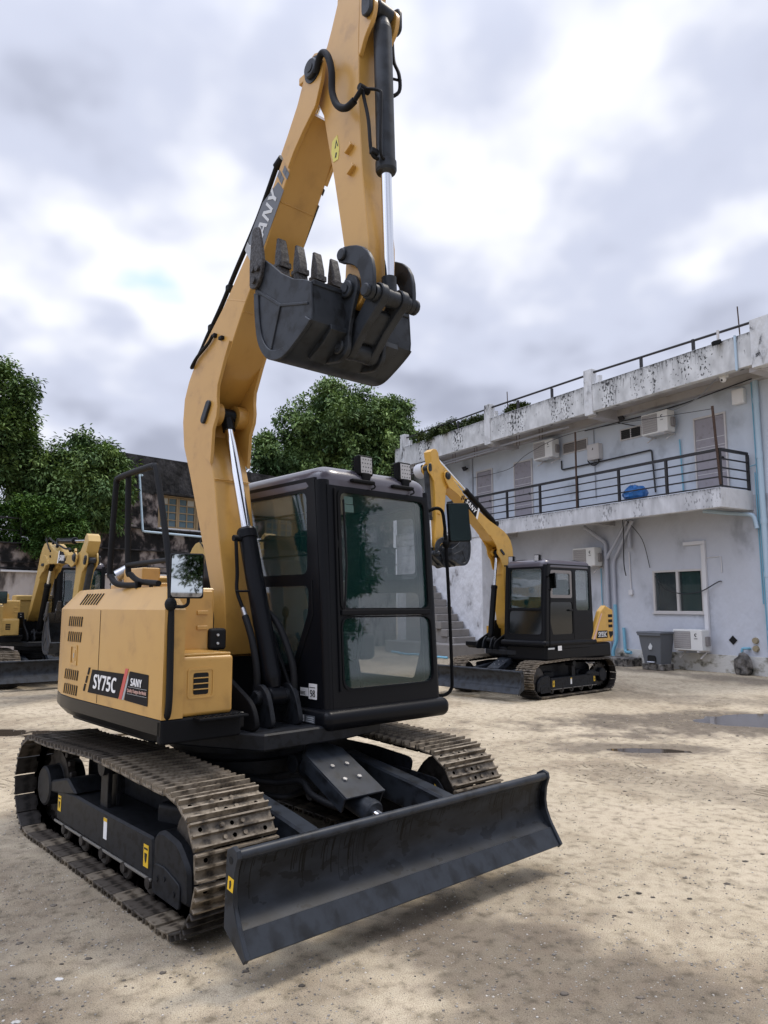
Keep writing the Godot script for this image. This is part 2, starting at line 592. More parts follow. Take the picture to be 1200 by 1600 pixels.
	m = mk("facade", lin(0.56, 0.615, 0.69), 0.85)
	tri_tex(m, noise_tex(33, 0.007, [Color(0.86, 0.86, 0.86), Color(0.97, 0.97, 0.97), Color(1, 1, 1)], [0.12, 0.32, 0.55], 1024, 6), Vector3(0.10, 0.07, 0.10)); tri_nrm(m, stucco, 0.25)
	m = mk("facade_shaded", lin(0.53, 0.555, 0.615), 0.85)  # same wall paint as above, darkened for the shade of the balcony
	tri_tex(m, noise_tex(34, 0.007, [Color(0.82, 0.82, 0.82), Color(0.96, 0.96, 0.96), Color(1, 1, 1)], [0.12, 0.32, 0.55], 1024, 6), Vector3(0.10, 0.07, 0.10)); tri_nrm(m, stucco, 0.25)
	m = mk("plinth", lin(0.56, 0.55, 0.52), 0.9)
	tri_tex(m, noise_tex(35, 0.012, [Color(0.3, 0.3, 0.28), Color(0.75, 0.74, 0.7), Color(1, 1, 1)], [0.14, 0.3, 0.5], 512, 6), Vector3(0.3, 0.4, 0.3)); tri_nrm(m, stucco, 0.5)
	m = mk("parapet", lin(0.60, 0.61, 0.62), 0.85)
	tri_tex(m, noise_tex(37, 0.016, [Color(0.10, 0.10, 0.10), Color(0.30, 0.30, 0.31), Color(0.80, 0.80, 0.80), Color(0.95, 0.95, 0.95), Color(1, 1, 1)], [0.10, 0.155, 0.235, 0.40, 0.65], 1024, 6, FastNoiseLite.TYPE_SIMPLEX_SMOOTH, false, 4.0, 30.0), Vector3(0.17, 0.085, 0.17)); tri_nrm(m, stucco, 0.4)
	m = mk("parapet_face", lin(0.62, 0.63, 0.64), 0.87)
	m.albedo_texture = streak_texture(2048, 150, 71, 560, 0.85); m.texture_repeat = false
	m = mk("balcony_face", lin(0.60, 0.61, 0.64), 0.87)
	m.albedo_texture = streak_texture(2048, 64, 73, 90, 0.32); m.texture_repeat = false
	m = mk("balcony", lin(0.60, 0.61, 0.63), 0.85)
	tri_tex(m, noise_tex(38, 0.012, [Color(0.35, 0.34, 0.33), Color(0.8, 0.8, 0.79), Color(0.97, 0.97, 0.97), Color(1, 1, 1)], [0.06, 0.11, 0.2, 0.5], 1024, 6, FastNoiseLite.TYPE_SIMPLEX_SMOOTH, false, 4.0, 10.0), Vector3(0.3, 0.14, 0.3)); tri_nrm(m, stucco, 0.4)
	m = mk("soffit", lin(0.42, 0.41, 0.42), 0.9)
	tri_tex(m, grime, Vector3(0.3, 0.3, 0.3))
	m = mk("white_wall", lin(0.66, 0.67, 0.70), 0.88)
	tri_tex(m, noise_tex(39, 0.01, [Color(0.55, 0.53, 0.52), Color(0.9, 0.9, 0.9), Color(1, 1, 1)], [0.08, 0.24, 0.5], 1024, 6), Vector3(0.12, 0.08, 0.12)); tri_nrm(m, stucco, 0.4)
	m = mk("mould_wall", lin(0.29, 0.272, 0.265), 0.92)
	tri_tex(m, noise_tex(41, 0.009, [Color(0.10, 0.10, 0.11), Color(0.22, 0.215, 0.22), Color(0.62, 0.58, 0.57), Color(1, 0.97, 0.95)], [0.30, 0.45, 0.56, 0.72], 1024, 6, FastNoiseLite.TYPE_SIMPLEX_SMOOTH, false, 4.0, 18.0), Vector3(0.18, 0.14, 0.18)); tri_nrm(m, stucco, 0.8)
	m = mk("mould_black", lin(0.035, 0.034, 0.036), 0.92)
	tri_tex(m, noise_tex(43, 0.012, [Color(0.5, 0.5, 0.5), Color(0.8, 0.8, 0.8), Color(1, 1, 1), Color(1, 1, 1)], [0.3, 0.55, 0.72, 0.8], 1024, 6), Vector3(0.16, 0.10, 0.16)); tri_nrm(m, stucco, 0.8)
	m = mk("yard_wall", lin(0.48, 0.44, 0.42), 0.9)
	tri_tex(m, noise_tex(45, 0.01, [Color(0.45, 0.43, 0.42), Color(0.85, 0.84, 0.83), Color(1, 1, 1)], [0.15, 0.35, 0.6], 1024, 6), Vector3(0.18, 0.07, 0.18)); tri_nrm(m, stucco, 0.5)
	m = mk("stone", lin(0.20, 0.19, 0.18), 0.95)
	tri_tex(m, noise_tex(46, 0.015, [Color(0.35, 0.35, 0.35), Color(0.8, 0.78, 0.75), Color(1, 1, 1)], [0.3, 0.5, 0.7], 512, 6), Vector3(0.6, 0.6, 0.6)); tri_nrm(m, stucco, 1.0)
	m = mk("wood_frame", lin(0.32, 0.23, 0.125), 0.75)
	tri_tex(m, grime, Vector3(0.8, 0.3, 0.8))
	mk("window_dark", lin(0.02, 0.022, 0.025), 0.3)
	m = mk("pane_blue", lin(0.10, 0.15, 0.17), 0.08)
	m.metallic_specular = 0.8
	mk("pane_clear", lin(0.45, 0.43, 0.36), 0.3)
	m = mk("curtain_green", lin(0.022, 0.10, 0.082), 0.9)
	m = mk("curtain_grey", lin(0.09, 0.085, 0.095), 0.9)
	mk("alu", lin(0.55, 0.53, 0.52), 0.5)
	m = mk("door_grey", lin(0.30, 0.285, 0.315), 0.7)
	tri_tex(m, grime, Vector3(0.7, 0.7, 0.7))
	mk("rail_black", lin(0.012, 0.011, 0.013), 0.5)
	m = mk("rust", lin(0.11, 0.065, 0.045), 0.85)
	tri_tex(m, noise_tex(48, 0.05, [Color(0.4, 0.35, 0.3), Color(1, 1, 1)], [0.35, 0.65]), Vector3(2, 2, 2))
	mk("pvc_blue", lin(0.18, 0.42, 0.55), 0.45)
	mk("pvc_pale", lin(0.40, 0.52, 0.62), 0.5)
	mk("pvc_grey", lin(0.42, 0.44, 0.50), 0.5)
	mk("pvc_white", lin(0.66, 0.66, 0.68), 0.5)
	mk("ac_white", lin(0.68, 0.68, 0.66), 0.5)
	mk("ac_grille", lin(0.22, 0.205, 0.20), 0.6)
	mk("bin_grey", lin(0.105, 0.115, 0.13), 0.5)
	mk("cable", lin(0.02, 0.02, 0.024), 0.6)
	mk("cable_pale", lin(0.3, 0.32, 0.36), 0.6)
	mk("blue_tarp", lin(0.02, 0.14, 0.42), 0.4)
	mk("brass", lin(0.30, 0.25, 0.16), 0.6)
	# vegetation
	m = mk("leaf", Color(1, 1, 1), 0.6)
	m.metallic_specular = 0.3
	m.vertex_color_use_as_albedo = true
	m.backlight_enabled = true; m.backlight = Color(0.16, 0.24, 0.06)
	m = mk("bark", lin(0.14, 0.12, 0.10), 0.95)
	tri_tex(m, noise_tex(51, 0.03, [Color(0.4, 0.4, 0.4), Color(1, 1, 1)], [0.35, 0.65]), Vector3(1.2, 0.4, 1.2))
	m = mk("trunk_brown", lin(0.05, 0.035, 0.032), 0.95)
	# ground
	m = mk("yard", Color(1, 1, 1), 0.93)
	m.vertex_color_use_as_albedo = true
	tri_tex(m, noise_tex(61, 0.26, [Color(0.50, 0.49, 0.48), Color(0.80, 0.79, 0.78), Color(0.95, 0.945, 0.94), Color(1, 1, 1)], [0.12, 0.30, 0.5, 0.8], 2048, 4), Vector3(0.27, 0.27, 0.27), true)
	m.detail_enabled = true
	m.detail_blend_mode = BaseMaterial3D.BLEND_MODE_MUL
	m.detail_uv_layer = BaseMaterial3D.DETAIL_UV_2
	m.uv2_triplanar = true; m.uv2_world_triplanar = true
	m.uv2_scale = Vector3(0.37, 0.37, 0.37)
	m.detail_albedo = noise_tex(64, 0.022, [Color(0.72, 0.71, 0.69), Color(0.88, 0.875, 0.865), Color(0.97, 0.965, 0.96), Color(1, 1, 1)], [0.10, 0.28, 0.46, 0.75], 1024, 8)
	tri_nrm(m, noise_tex(62, 0.2, [], [], 1024, 4, FastNoiseLite.TYPE_SIMPLEX_SMOOTH, true, 4.0), 0.3)
	m = mk("mark", lin(0.25, 0.205, 0.14), 0.95)
	m = mk("pebble", Color(1, 1, 1), 0.9)
	m.vertex_color_use_as_albedo = true
	m = mk("puddle", lin(0.055, 0.043, 0.032), 0.05)
	m.metallic_specular = 0.5


# paint of the blade: run-off streaks below the top edge and dried water marks
func blade_texture() -> ImageTexture:
	var W := 1024; var H := 192
	var im := Image.create(W, H, false, Image.FORMAT_RGB8)
	var r := RandomNumberGenerator.new(); r.seed = 404
	var n := FastNoiseLite.new(); n.seed = 8; n.frequency = 0.012; n.fractal_octaves = 5
	var n2 := FastNoiseLite.new(); n2.seed = 19; n2.frequency = 0.006; n2.fractal_octaves = 3
	var drip := PackedFloat32Array(); drip.resize(W)
	var top := PackedFloat32Array(); top.resize(W)
	for k in 150:
		var x := r.randi() % W
		var d := n2.get_noise_1d(x * 1.0) * 0.5 + 0.45
		var l := clampf(d * r.randf_range(0.25, 1.1), 0.05, 0.85) * H
		var wd := r.randi_range(1, 3)
		for e in wd:
			if x + e < W:
				drip[x + e] = maxf(drip[x + e], l); top[x + e] = r.randf_range(0.0, 0.25) * H
	for y in H:
		for x in W:
			var v := 1.0 + n.get_noise_2d(x * 0.6, y * 1.0) * 0.35
			if n.get_noise_2d(x * 0.9 + 300.0, y * 1.4) > 0.28: v *= 0.72
			if y < drip[x] and y > top[x] * 0.6: v *= 0.22
			v = clampf(v * 0.72, 0.0, 1.0)
			im.set_pixel(x, y, Color(v, v, v))
	return ImageTexture.create_from_image(im)


# old lime paint: black mould at the top edge, run-off streaks and clusters of spots
func streak_texture(W: int, H: int, seed_: int, count: int, dens: float) -> ImageTexture:
	var im := Image.create(W, H, false, Image.FORMAT_RGB8)
	var r := RandomNumberGenerator.new(); r.seed = seed_
	var n := FastNoiseLite.new(); n.seed = seed_; n.frequency = 0.02; n.fractal_octaves = 5
	var n2 := FastNoiseLite.new(); n2.seed = seed_ + 1; n2.frequency = 0.006; n2.fractal_octaves = 3
	var n3 := FastNoiseLite.new(); n3.seed = seed_ + 2; n3.frequency = 0.09; n3.fractal_octaves = 4
	var g := PackedFloat32Array(); g.resize(W * H)
	for y in H:
		for x in W:
			var big := n2.get_noise_2d(x, 0.0)
			var v := 1.0 + n.get_noise_2d(x, y * 0.35) * 0.16
			# thin soiled band along the top
			var e := float(y) / H
			v *= 1.0 - (0.55 + 0.35 * big) * exp(-e * 14.0) * (0.6 + 0.8 * n3.get_noise_2d(x, y))
			# spots of mould
			var sp := n3.get_noise_2d(x * 0.8, y * 0.42) + big * 1.0 - 0.12 * e - 0.50
			if sp > 0.0: v *= lerpf(1.0, 0.25, clampf(sp * 9.0, 0.0, 1.0) * dens)
			g[y * W + x] = v
	for k in count:
		var x := r.randi() % W
		var cl := 0.5 + 0.8 * n2.get_noise_2d(x, 0.0)
		var l := int(H * clampf(cl * r.randf_range(0.05, 0.9), 0.03, 1.0))
		var y0 := int(H * (0.0 if r.randf() < 0.7 else r.randf() * 0.5))
		var a := r.randf_range(0.12, 0.55) * dens
		var wd := r.randi_range(1, 5)
		for y in range(y0, mini(H, y0 + l)):
			var f := 1.0 - float(y - y0) / maxf(l, 1)
			for q in wd:
				var xx := clampi(x + q + int(n.get_noise_2d(k * 7.0, y * 0.6) * 5.0), 0, W - 1)
				g[y * W + xx] *= 1.0 - a * f * (1.0 - absf(q - wd * 0.5) / (wd + 1.0))
	for y in H:
		for x in W:
			var v := clampf(g[y * W + x] * 0.92, 0.04, 1.0)
			im.set_pixel(x, y, Color(v, v, v * 0.995))
	return ImageTexture.create_from_image(im)

# ---------------------------------------------------------------- excavator
# machine axes: x to the operator's left, y up, z forward; boom plane at x = BX
var BX := -0.21

func zy(z: float, y: float) -> Vector2:
	return Vector2(z, y)

func rotx_about(c: Vector2, deg: float) -> Transform3D:   # c = (z, y); positive turns the far end forward and down
	var b := Basis(Vector3.RIGHT, deg_to_rad(deg))
	var o := Vector3(0, c.y, c.x)
	return Transform3D(b, o - b * o)

var shoe_meshes := []

func shoe_mesh(kind: int) -> ArrayMesh:
	var mb := MB.new()
	mb.c = Color(0.80, 0.80, 0.80)
	mb.box(Vector3(0, 0.0, 0), Vector3(0.45, 0.012, 0.126), 0.003)
	mb.c = Color(1.18, 1.16, 1.12)
	for gz in [-0.052, 0.004, 0.058]:
		var h := 0.030
		mb.prism("x", [zy(gz - 0.009, 0.005), zy(gz + 0.009, 0.005), zy(gz + 0.0045, h), zy(gz - 0.0045, h)], -0.224, 0.224, 0.002)
	for sx in [-0.055, 0.055]:
		for bz in [-0.027, 0.031]:
			mb.cyl(Vector3(sx, 0.005, bz), Vector3(sx, 0.017, bz), 0.012, 6)
	return mb.mesh()

func shoe_hole_mesh() -> ArrayMesh:
	var mb := MB.new()
	for s in [[0.0, -0.027], [0.0, 0.031], [0.17, -0.027], [-0.17, 0.031]]:
		mb.cyl(Vector3(s[0], 0.0055, s[1]), Vector3(s[0], 0.0075, s[1]), 0.011, 8)
	return mb.mesh()

func track_path() -> Array:       # closed loop of (z, y) along the shoe plates
	var pts := []
	var R := 0.312
	var cy := 0.346
	for i in 15:
		var a := deg_to_rad(-90 + 180.0 * i / 14)
		pts.append(Vector2(1.055 + R * cos(a), cy + R * sin(a)))
	# over the carrier roller
	pts.append(Vector2(0.72, 0.668)); pts.append(Vector2(0.36, 0.682)); pts.append(Vector2(0.02, 0.69)); pts.append(Vector2(-0.36, 0.672)); pts.append(Vector2(-0.72, 0.655))
	for i in 15:
		var a := deg_to_rad(90 + 180.0 * i / 14)
		pts.append(Vector2(-1.045 + R * cos(a), cy - 0.005 + R * sin(a)))
	for i in range(1, 8):
		pts.append(Vector2(-1.045 + 2.1 * i / 8.0, 0.034))
	return pts

func walk(pts: Array, n: int) -> Array:    # n equal steps along the closed loop: [point, tangent]
	var m := pts.size()
	var acc := [0.0]
	for i in m: acc.append(acc[i] + (pts[(i + 1) % m] - pts[i]).length())
	var L: float = acc[m]
	var o := []
	var k := 0
	for i in n:
		var s := L * i / n
		while acc[k + 1] < s: k += 1
		var t: float = (s - acc[k]) / (acc[k + 1] - acc[k])
		var a: Vector2 = pts[k]; var b: Vector2 = pts[(k + 1) % m]
		o.append(a.lerp(b, t))
	var r := []
	for i in n:
		r.append([o[i], ((o[(i + 1) % n] - o[(i + n - 1) % n]) as Vector2).normalized()])
	return r

func build_track(ex: Node3D, sx: float) -> void:
	var xc := sx * 0.875
	var loop := walk(track_path(), 46)
	# chain links under the shoes
	var mb := MB.new()
	for q in [-0.065, 0.065]:
		for i in loop.size():
			var p: Vector2 = loop[i][0]; var t: Vector2 = loop[i][1]
			var nn := Vector2(t.y, -t.x)
			var b := Basis(Vector3.RIGHT, Vector3(0, nn.y, nn.x), Vector3(0, t.y, t.x))
			mb.xf = Transform3D(b, Vector3(xc + q, p.y - nn.y * 0.035, p.x - nn.x * 0.035))
			mb.box(Vector3.ZERO, Vector3(0.03, 0.055, 0.12), 0.008)
			mb.cyl(Vector3(-0.03, 0, 0.065), Vector3(0.03, 0, 0.065), 0.02, 8)
	mb.xf = Transform3D.IDENTITY
	var tr := part(ex, "track", mb, M.shoe_dark, "")
	for i in loop.size():
		var p: Vector2 = loop[i][0]; var t: Vector2 = loop[i][1]
		var nn := Vector2(t.y, -t.x)
		var m: Material = M.shoe_dark
		if p.y > 0.2 and p.x > 0.62: m = M.shoe_dusty
		elif p.y > 0.5 and p.x > -0.35: m = M.shoe_mid if p.x < 0.25 else M.shoe_dusty
		elif p.y > 0.5: m = M.shoe_mid
		elif p.y < 0.06: m = M.shoe_mid if i % 3 else M.shoe_dusty
		var s := part(tr, "track_shoe", shoe_meshes[0], m)
		# a little play between the plates
		var b := Basis(Vector3.RIGHT, Vector3(0, nn.y, nn.x), Vector3(0, t.y, t.x)) * Basis(Vector3.RIGHT, rng.randf_range(-0.03, 0.03))
		s.transform = Transform3D(b, Vector3(xc, p.y, p.x) + Vector3(rng.randf_range(-0.002, 0.002), 0, 0))
		s.mesh = shoe_meshes[0]
	# bolt holes through every plate, one mesh
	mb = MB.new()
	for i in loop.size():
		var p: Vector2 = loop[i][0]; var t: Vector2 = loop[i][1]
		var nn := Vector2(t.y, -t.x)
		mb.xf = Transform3D(Basis(Vector3.RIGHT, Vector3(0, nn.y, nn.x), Vector3(0, t.y, t.x)), Vector3(xc, p.y, p.x))
		for h in [[0.0, -0.027], [0.0, 0.031], [0.17, -0.027], [-0.17, 0.031]]:
			mb.cyl(Vector3(h[0], 0.0055, h[1]), Vector3(h[0], 0.0078, h[1]), 0.011, 8)
	part(tr, "bolt_hole", mb, M.hole)
	# frame between the wheels
	mb = MB.new()
	var xo := sx * 0.985
	var xi := sx * 0.72
	mb.prism("x", MB.rounded([zy(-0.80, 0.15), zy(-0.80, 0.345), zy(-0.5, 0.365), zy(-0.1, 0.36), zy(0.68, 0.36), zy(0.70, 0.14)], 0.02, 3), minf(xo, xi), maxf(xo, xi), 0.012)
	var fr := part(ex, "track_frame", mb, M.frame_paint)
	mb = MB.new()
	# sloping rear shelf over the motor guard, the front guard and the carrier bracket
	mb.prism("x", MB.rounded([zy(-0.97, 0.30), zy(-0.97, 0.375), zy(-0.62, 0.45), zy(-0.45, 0.375), zy(-0.66, 0.335)], 0.03, 3), minf(xo, xi) - 0.004, maxf(xo, xi) + 0.004, 0.012)
	part(fr, "rear_guard", mb, M.frame_paint)
	mb = MB.new()
	mb.prism("x", MB.rounded([zy(0.704, 0.11), zy(0.704, 0.385), zy(0.80, 0.425), zy(0.98, 0.40), zy(1.10, 0.30), zy(1.11, 0.12)], 0.03, 3), minf(xo, xi) - 0.006, maxf(xo, xi) + 0.006, 0.018)
	part(fr, "front_guard", mb, M.frame_paint)
	mb = MB.new()
	mb.xf = Transform3D(Basis(), Vector3(sx * 0.992, 0, 0))
	mb.prism("x", MB.rounded([zy(0.715, 0.10), zy(0.735, 0.25), zy(0.85, 0.255), zy(1.03, 0.21), zy(1.03, 0.09)], 0.03, 4), -0.008, 0.008, 0.004)
	for q in [[0.78, 0.18], [0.86, 0.2], [0.97, 0.155]]:
		mb.cyl(Vector3(-0.012, q[1], q[0]), Vector3(0.012, q[1], q[0]), 0.014, 6)
	part(fr, "cover_plate", mb, M.frame_paint)
	mb = MB.new()
	mb.box(Vector3(sx * 0.93, 0.45, -0.1), Vector3(0.03, 0.24, 0.11), 0.006)
	mb.box(Vector3(sx * 0.87, 0.45, -0.1), Vector3(0.03, 0.24, 0.09), 0.006)
	mb.cyl(Vector3(sx * 0.78, 0.60, -0.1), Vector3(sx * 0.97, 0.60, -0.1), 0.055, 12)
	part(fr, "carrier_roller", mb, M.frame_paint)
	mb = MB.new()
	mb.box(Vector3(sx * 0.99, 0.146, -0.06), Vector3(0.012, 0.014, 1.5), 0.003)
	part(fr, "lower_rail", mb, M.worn_edge)
	for i in 5:
		mb = MB.new()
		var z := -0.62 + i * 0.32
		mb.cyl(Vector3(sx * 0.77, 0.125, z), Vector3(sx * 0.98, 0.125, z), 0.068, 12, -1.0, true, 0.01)
		mb.cyl(Vector3(sx * 0.96, 0.125, z), Vector3(sx * 1.0, 0.125, z), 0.03, 10)
		part(fr, "track_roller", mb, M.shoe_dark)
	# drive motor behind, sprocket, and idler in front
	mb = MB.new()
	mb.rev(Vector3(sx * 0.76, 0.33, -1.045), Vector3(sx * 1.0, 0.33, -1.045), [[0.0, 0.0], [0.155, 0.0], [0.155, 0.55], [0.135, 0.60], [0.132, 0.96], [0.118, 1.0], [0.0, 1.0]], 24)
	part(ex, "drive_motor", mb, M.frame_paint)
	mb = MB.new()
	mb.cyl(Vector3(sx * 0.85, 0.34, -1.045), Vector3(sx * 0.90, 0.34, -1.045), 0.215, 24)
	for i in 18:
		var a := TAU * i / 18
		mb.box(Vector3(sx * 0.875, 0.34 + 0.23 * sin(a), -1.045 + 0.23 * cos(a)), Vector3(0.045, 0.04, 0.04), 0.01)
	part(ex, "sprocket", mb, M.shoe_dark)
	mb = MB.new()
	mb.rev(Vector3(sx * 0.81, 0.345, 1.055), Vector3(sx * 0.94, 0.345, 1.055), [[0.0, 0.1], [0.1, 0.0], [0.2, 0.1], [0.235, 0.12], [0.235, 0.35], [0.255, 0.4], [0.255, 0.6], [0.235, 0.65], [0.235, 0.88], [0.2, 0.9], [0.1, 1.0], [0.0, 0.9]], 24)
	part(ex, "idler_wheel", mb, M.shoe_dark)

func cylinder_unit(ex: Node3D, nm: String, a: Vector3, b: Vector3, rb: float, rr: float, frac: float, barrel_mat: Material) -> Node3D:
	# barrel foot at a, rod eye at b
	var d := (b - a).normalized()
	var L := (b - a).length()
	var mb := MB.new()
	mb.rev(a + d * 0.05, a + d * (L * frac), [[0.0, 0.0], [rb * 0.7, 0.0], [rb * 0.95, 0.05], [rb, 0.07], [rb, 0.93], [rb * 1.12, 0.935], [rb * 1.12, 0.985], [rb * 1.0, 1.0], [rr, 1.0]], 24)
	mb.cyl(a - Vector3(0.055, 0, 0), a + Vector3(0.055, 0, 0), rb * 0.95, 18, -1.0, true, 0.006)
	var ba := part(ex, nm, mb, barrel_mat)
	mb = MB.new()
	mb.cyl(a + d * (L * frac - 0.02), b - d * 0.06, rr, 20)
	part(ba, "piston_rod", mb, M.chrome)
	mb = MB.new()
	mb.cyl(b - Vector3(0.05, 0, 0), b + Vector3(0.05, 0, 0), rb * 0.92, 18, -1.0, true, 0.006)
	mb.cyl(b - d * 0.12, b - d * 0.03, rr * 1.35, 16)
	part(ba, "rod_eye", mb, barrel_mat)
	return ba

func circ(c0: Vector2, r0: float, c1: Vector2, r1: float, side: float) -> Vector2:
	var d := c1 - c0
	var L := d.length()
	var a := (r0 * r0 - r1 * r1 + L * L) / (2 * L)
	var h := sqrt(maxf(0.0, r0 * r0 - a * a))
	return c0 + d / L * a + Vector2(-d.y, d.x) / L * h * side

func capsule_plate(mb: MB, p: Array, r: Array, x0: float, x1: float, bev := 0.004) -> void:
	# plate around a polyline of (z, y) points with radii, extruded over x
	var left := []
	var right := []
	for i in p.size():
		var t: Vector2 = (p[mini(i + 1, p.size() - 1)] - p[maxi(i - 1, 0)])
		t = t.normalized()
		var nn := Vector2(-t.y, t.x)
		if i == 0:
			for k in 7:
				var a := PI * k / 6.0
				left.append(p[0] - nn.rotated(-a) * r[0] if false else p[0] + (nn * cos(a) - t * sin(a)) * r[0])
			left.reverse()
			right.append(left[0]); left.remove_at(0)
		elif i == p.size() - 1:
			for k in 7:
				var a := PI * k / 6.0
				left.append(p[i] + (nn * cos(a) + t * sin(a)) * r[i])
		else:
			left.append(p[i] + nn * r[i]); right.append(p[i] - nn * r[i])
	right.reverse()
	left.append_array(right)
	mb.prism("x", left, x0, x1, bev)

func v2w(p: Vector2, x: float) -> Vector3:
	return Vector3(x, p.y, p.x)

func tz(T: Transform3D, p: Vector2) -> Vector2:
	var q := T * Vector3(0, p.y, p.x)
	return Vector2(q.z, q.y)

func build_excavator(nm: String, label: String, at: Vector3, yaw: float, o: Dictionary) -> Node3D:
	var ex := thing(nm, label, "excavator", at, yaw, "yellow excavators parked in the yard")
	var Y: Material = M[o.get("yellow", "yellow")]
	var hero: bool = o.get("hero", false)
	var small: bool = o.get("small", false)
	BX = o.get("boom_x", -0.21)
	var D: Material = M.dark_paint
	var mb: MB
	# ---------------- undercarriage
	for s in [-1.0, 1.0]:
		build_track(ex, s)
	mb = MB.new()
	mb.box(Vector3(0, 0.44, 0), Vector3(0.95, 0.20, 0.95), 0.04)
	for sx in [-1.0, 1.0]:
		for sz in [-1.0, 1.0]:
			mb.xf = Transform3D(Basis(Vector3.UP, -sx * sz * 0.35), Vector3(sx * 0.56, 0.36, sz * 0.42))
			mb.box(Vector3.ZERO, Vector3(0.5, 0.20, 0.24), 0.03)
	mb.xf = Transform3D.IDENTITY
	part(ex, "car_body", mb, M.frame_paint)
	mb = MB.new()
	mb.rev(Vector3(0, 0.53, 0), Vector3(0, 0.80, 0), [[0.0, 0.0], [0.50, 0.0], [0.50, 0.30], [0.44, 0.32], [0.44, 0.45], [0.52, 0.5], [0.52, 1.0], [0, 1.0]], 40)
	part(ex, "slewing_ring", mb, M.frame_paint)
	# ---------------- blade
	var bl := MB.new()
	var front := [Vector2(1.722, 0.537), Vector2(1.69, 0.47), Vector2(1.675, 0.40), Vector2(1.678, 0.335), Vector2(1.70, 0.28), Vector2(1.752, 0.236)]
	var fs := []
	for p in smooth([Vector3(front[0].x, front[0].y, 0), Vector3(front[1].x, front[1].y, 0), Vector3(front[2].x, front[2].y, 0), Vector3(front[3].x, front[3].y, 0), Vector3(front[4].x, front[4].y, 0), Vector3(front[5].x, front[5].y, 0)], 4):
		fs.append(Vector2(p.x, p.y))
	var pl := fs.duplicate()
	for i in range(fs.size() - 1, -1, -1): pl.append(fs[i] - Vector2(0.022, 0.0))
	bl.prism("x", pl, -1.085, 1.085, 0.0)
	var blade := part(ex, "dozer_blade", bl, M.dark_paint)
	if hero:
		mb = MB.new()
		var acc := 0.0
		for i in fs.size() - 1:
			var fa: Vector2 = fs[i]; var fb: Vector2 = fs[i + 1]
			var ta: Vector2 = fb - fs[maxi(i - 1, 0)]
			var tb: Vector2 = fs[mini(i + 2, fs.size() - 1)] - fa
			var n0 := Vector3(0, ta.x, -ta.y).normalized(); var n1 := Vector3(0, tb.x, -tb.y).normalized()
			var l := (fb - fa).length()
			var v0 := acc / 0.33; acc += l; var v1 := acc / 0.33
			var p0 := Vector3(-1.08, fa.y, fa.x + 0.002); var p1 := Vector3(1.08, fa.y, fa.x + 0.002)
			var p2 := Vector3(1.08, fb.y, fb.x + 0.002); var p3 := Vector3(-1.08, fb.y, fb.x + 0.002)
			mb.tri(p0, p1, p2, n0, n0, n1, Vector2(0, v0), Vector2(1, v0), Vector2(1, v1))
			mb.tri(p0, p2, p3, n0, n1, n1, Vector2(0, v0), Vector2(1, v1), Vector2(0, v1))
		part(blade, "blade_face", mb, M.blade_face)
	mb = MB.new()
	mb.prism("x", [zy(1.752, 0.244), zy(1.812, 0.152), zy(1.806, 0.146), zy(1.726, 0.236)], -1.085, 1.085, 0.0)
	part(blade, "cutting_edge", mb, M.dark_paint)
	mb = MB.new()
	mb.cyl(Vector3(-1.085, 0.536, 1.712), Vector3(1.085, 0.536, 1.712), 0.024, 14)
	part(blade, "top_tube", mb, M.dark_paint)
	for s in [-1.0, 1.0]:
		mb = MB.new()
		var ep := [zy(1.648, 0.505), zy(1.655, 0.55), zy(1.70, 0.573), zy(1.735, 0.56), zy(1.742, 0.53), zy(1.72, 0.47), zy(1.712, 0.40), zy(1.72, 0.33), zy(1.75, 0.272), zy(1.822, 0.158), zy(1.80, 0.135), zy(1.64, 0.23)]
		mb.prism("x", ep, s * 1.094 - 0.011, s * 1.094 + 0.011, 0.003, 30.0)
		var e := part(blade, "end_plate", mb, M.dark_paint)
		mb = MB.new()
		mb.cyl(Vector3(s * 1.104, 0.515, 1.69), Vector3(s * 1.1065, 0.515, 1.69), 0.016, 12)
		part(blade, "lifting_hole", mb, M.hole)
	# back ribs and arms
	mb = MB.new()
	for s in [-0.5, 0.5]:
		mb.xf = Transform3D(Basis(), Vector3.ZERO)
		mb.prism("x", [zy(0.45, 0.50), zy(0.52, 0.60), zy(1.25, 0.50), zy(1.66, 0.43), zy(1.66, 0.27), zy(1.2, 0.33), zy(0.5, 0.42)], s - 0.055, s + 0.055, 0.012)
	part(blade, "push_arm", mb, M.dark_paint)
	mb = MB.new()
	mb.box(Vector3(0, 0.38, 1.64), Vector3(1.5, 0.14, 0.06), 0.01)
	for x in [-0.8, 0.8, -0.15, 0.15]:
		mb.prism("x", [zy(1.45, 0.30), zy(1.5, 0.42), zy(1.645, 0.5), zy(1.645, 0.28)], x - 0.01, x + 0.01)
	part(blade, "rear_stiffener", mb, M.dark_paint)
	# arm pins
	mb = MB.new()
	for s in [-0.5, 0.5]:
		mb.cyl(Vector3(s - 0.09, 0.51, 0.50), Vector3(s + 0.09, 0.51, 0.50), 0.035, 12)
		for q in [-0.085, 0.085]:
			mb.prism("x", MB.rounded([zy(0.38, 0.35), zy(0.43, 0.57), zy(0.55, 0.57), zy(0.56, 0.40)], 0.04, 4), s + q - 0.012, s + q + 0.012, 0.003)
	part(ex, "arm_bracket", mb, M.dark_paint)
	# lift cylinder under its bent guard plate
	cylinder_unit(ex, "blade_cylinder", Vector3(0.02, 0.595, 0.60), Vector3(0.02, 0.375, 1.56), 0.062, 0.036, 0.76, D)
	mb = MB.new()
	mb.xf = Transform3D(Basis(Vector3(1, 0, 0), 0.43), Vector3(0.02, 0.70, 0.86))
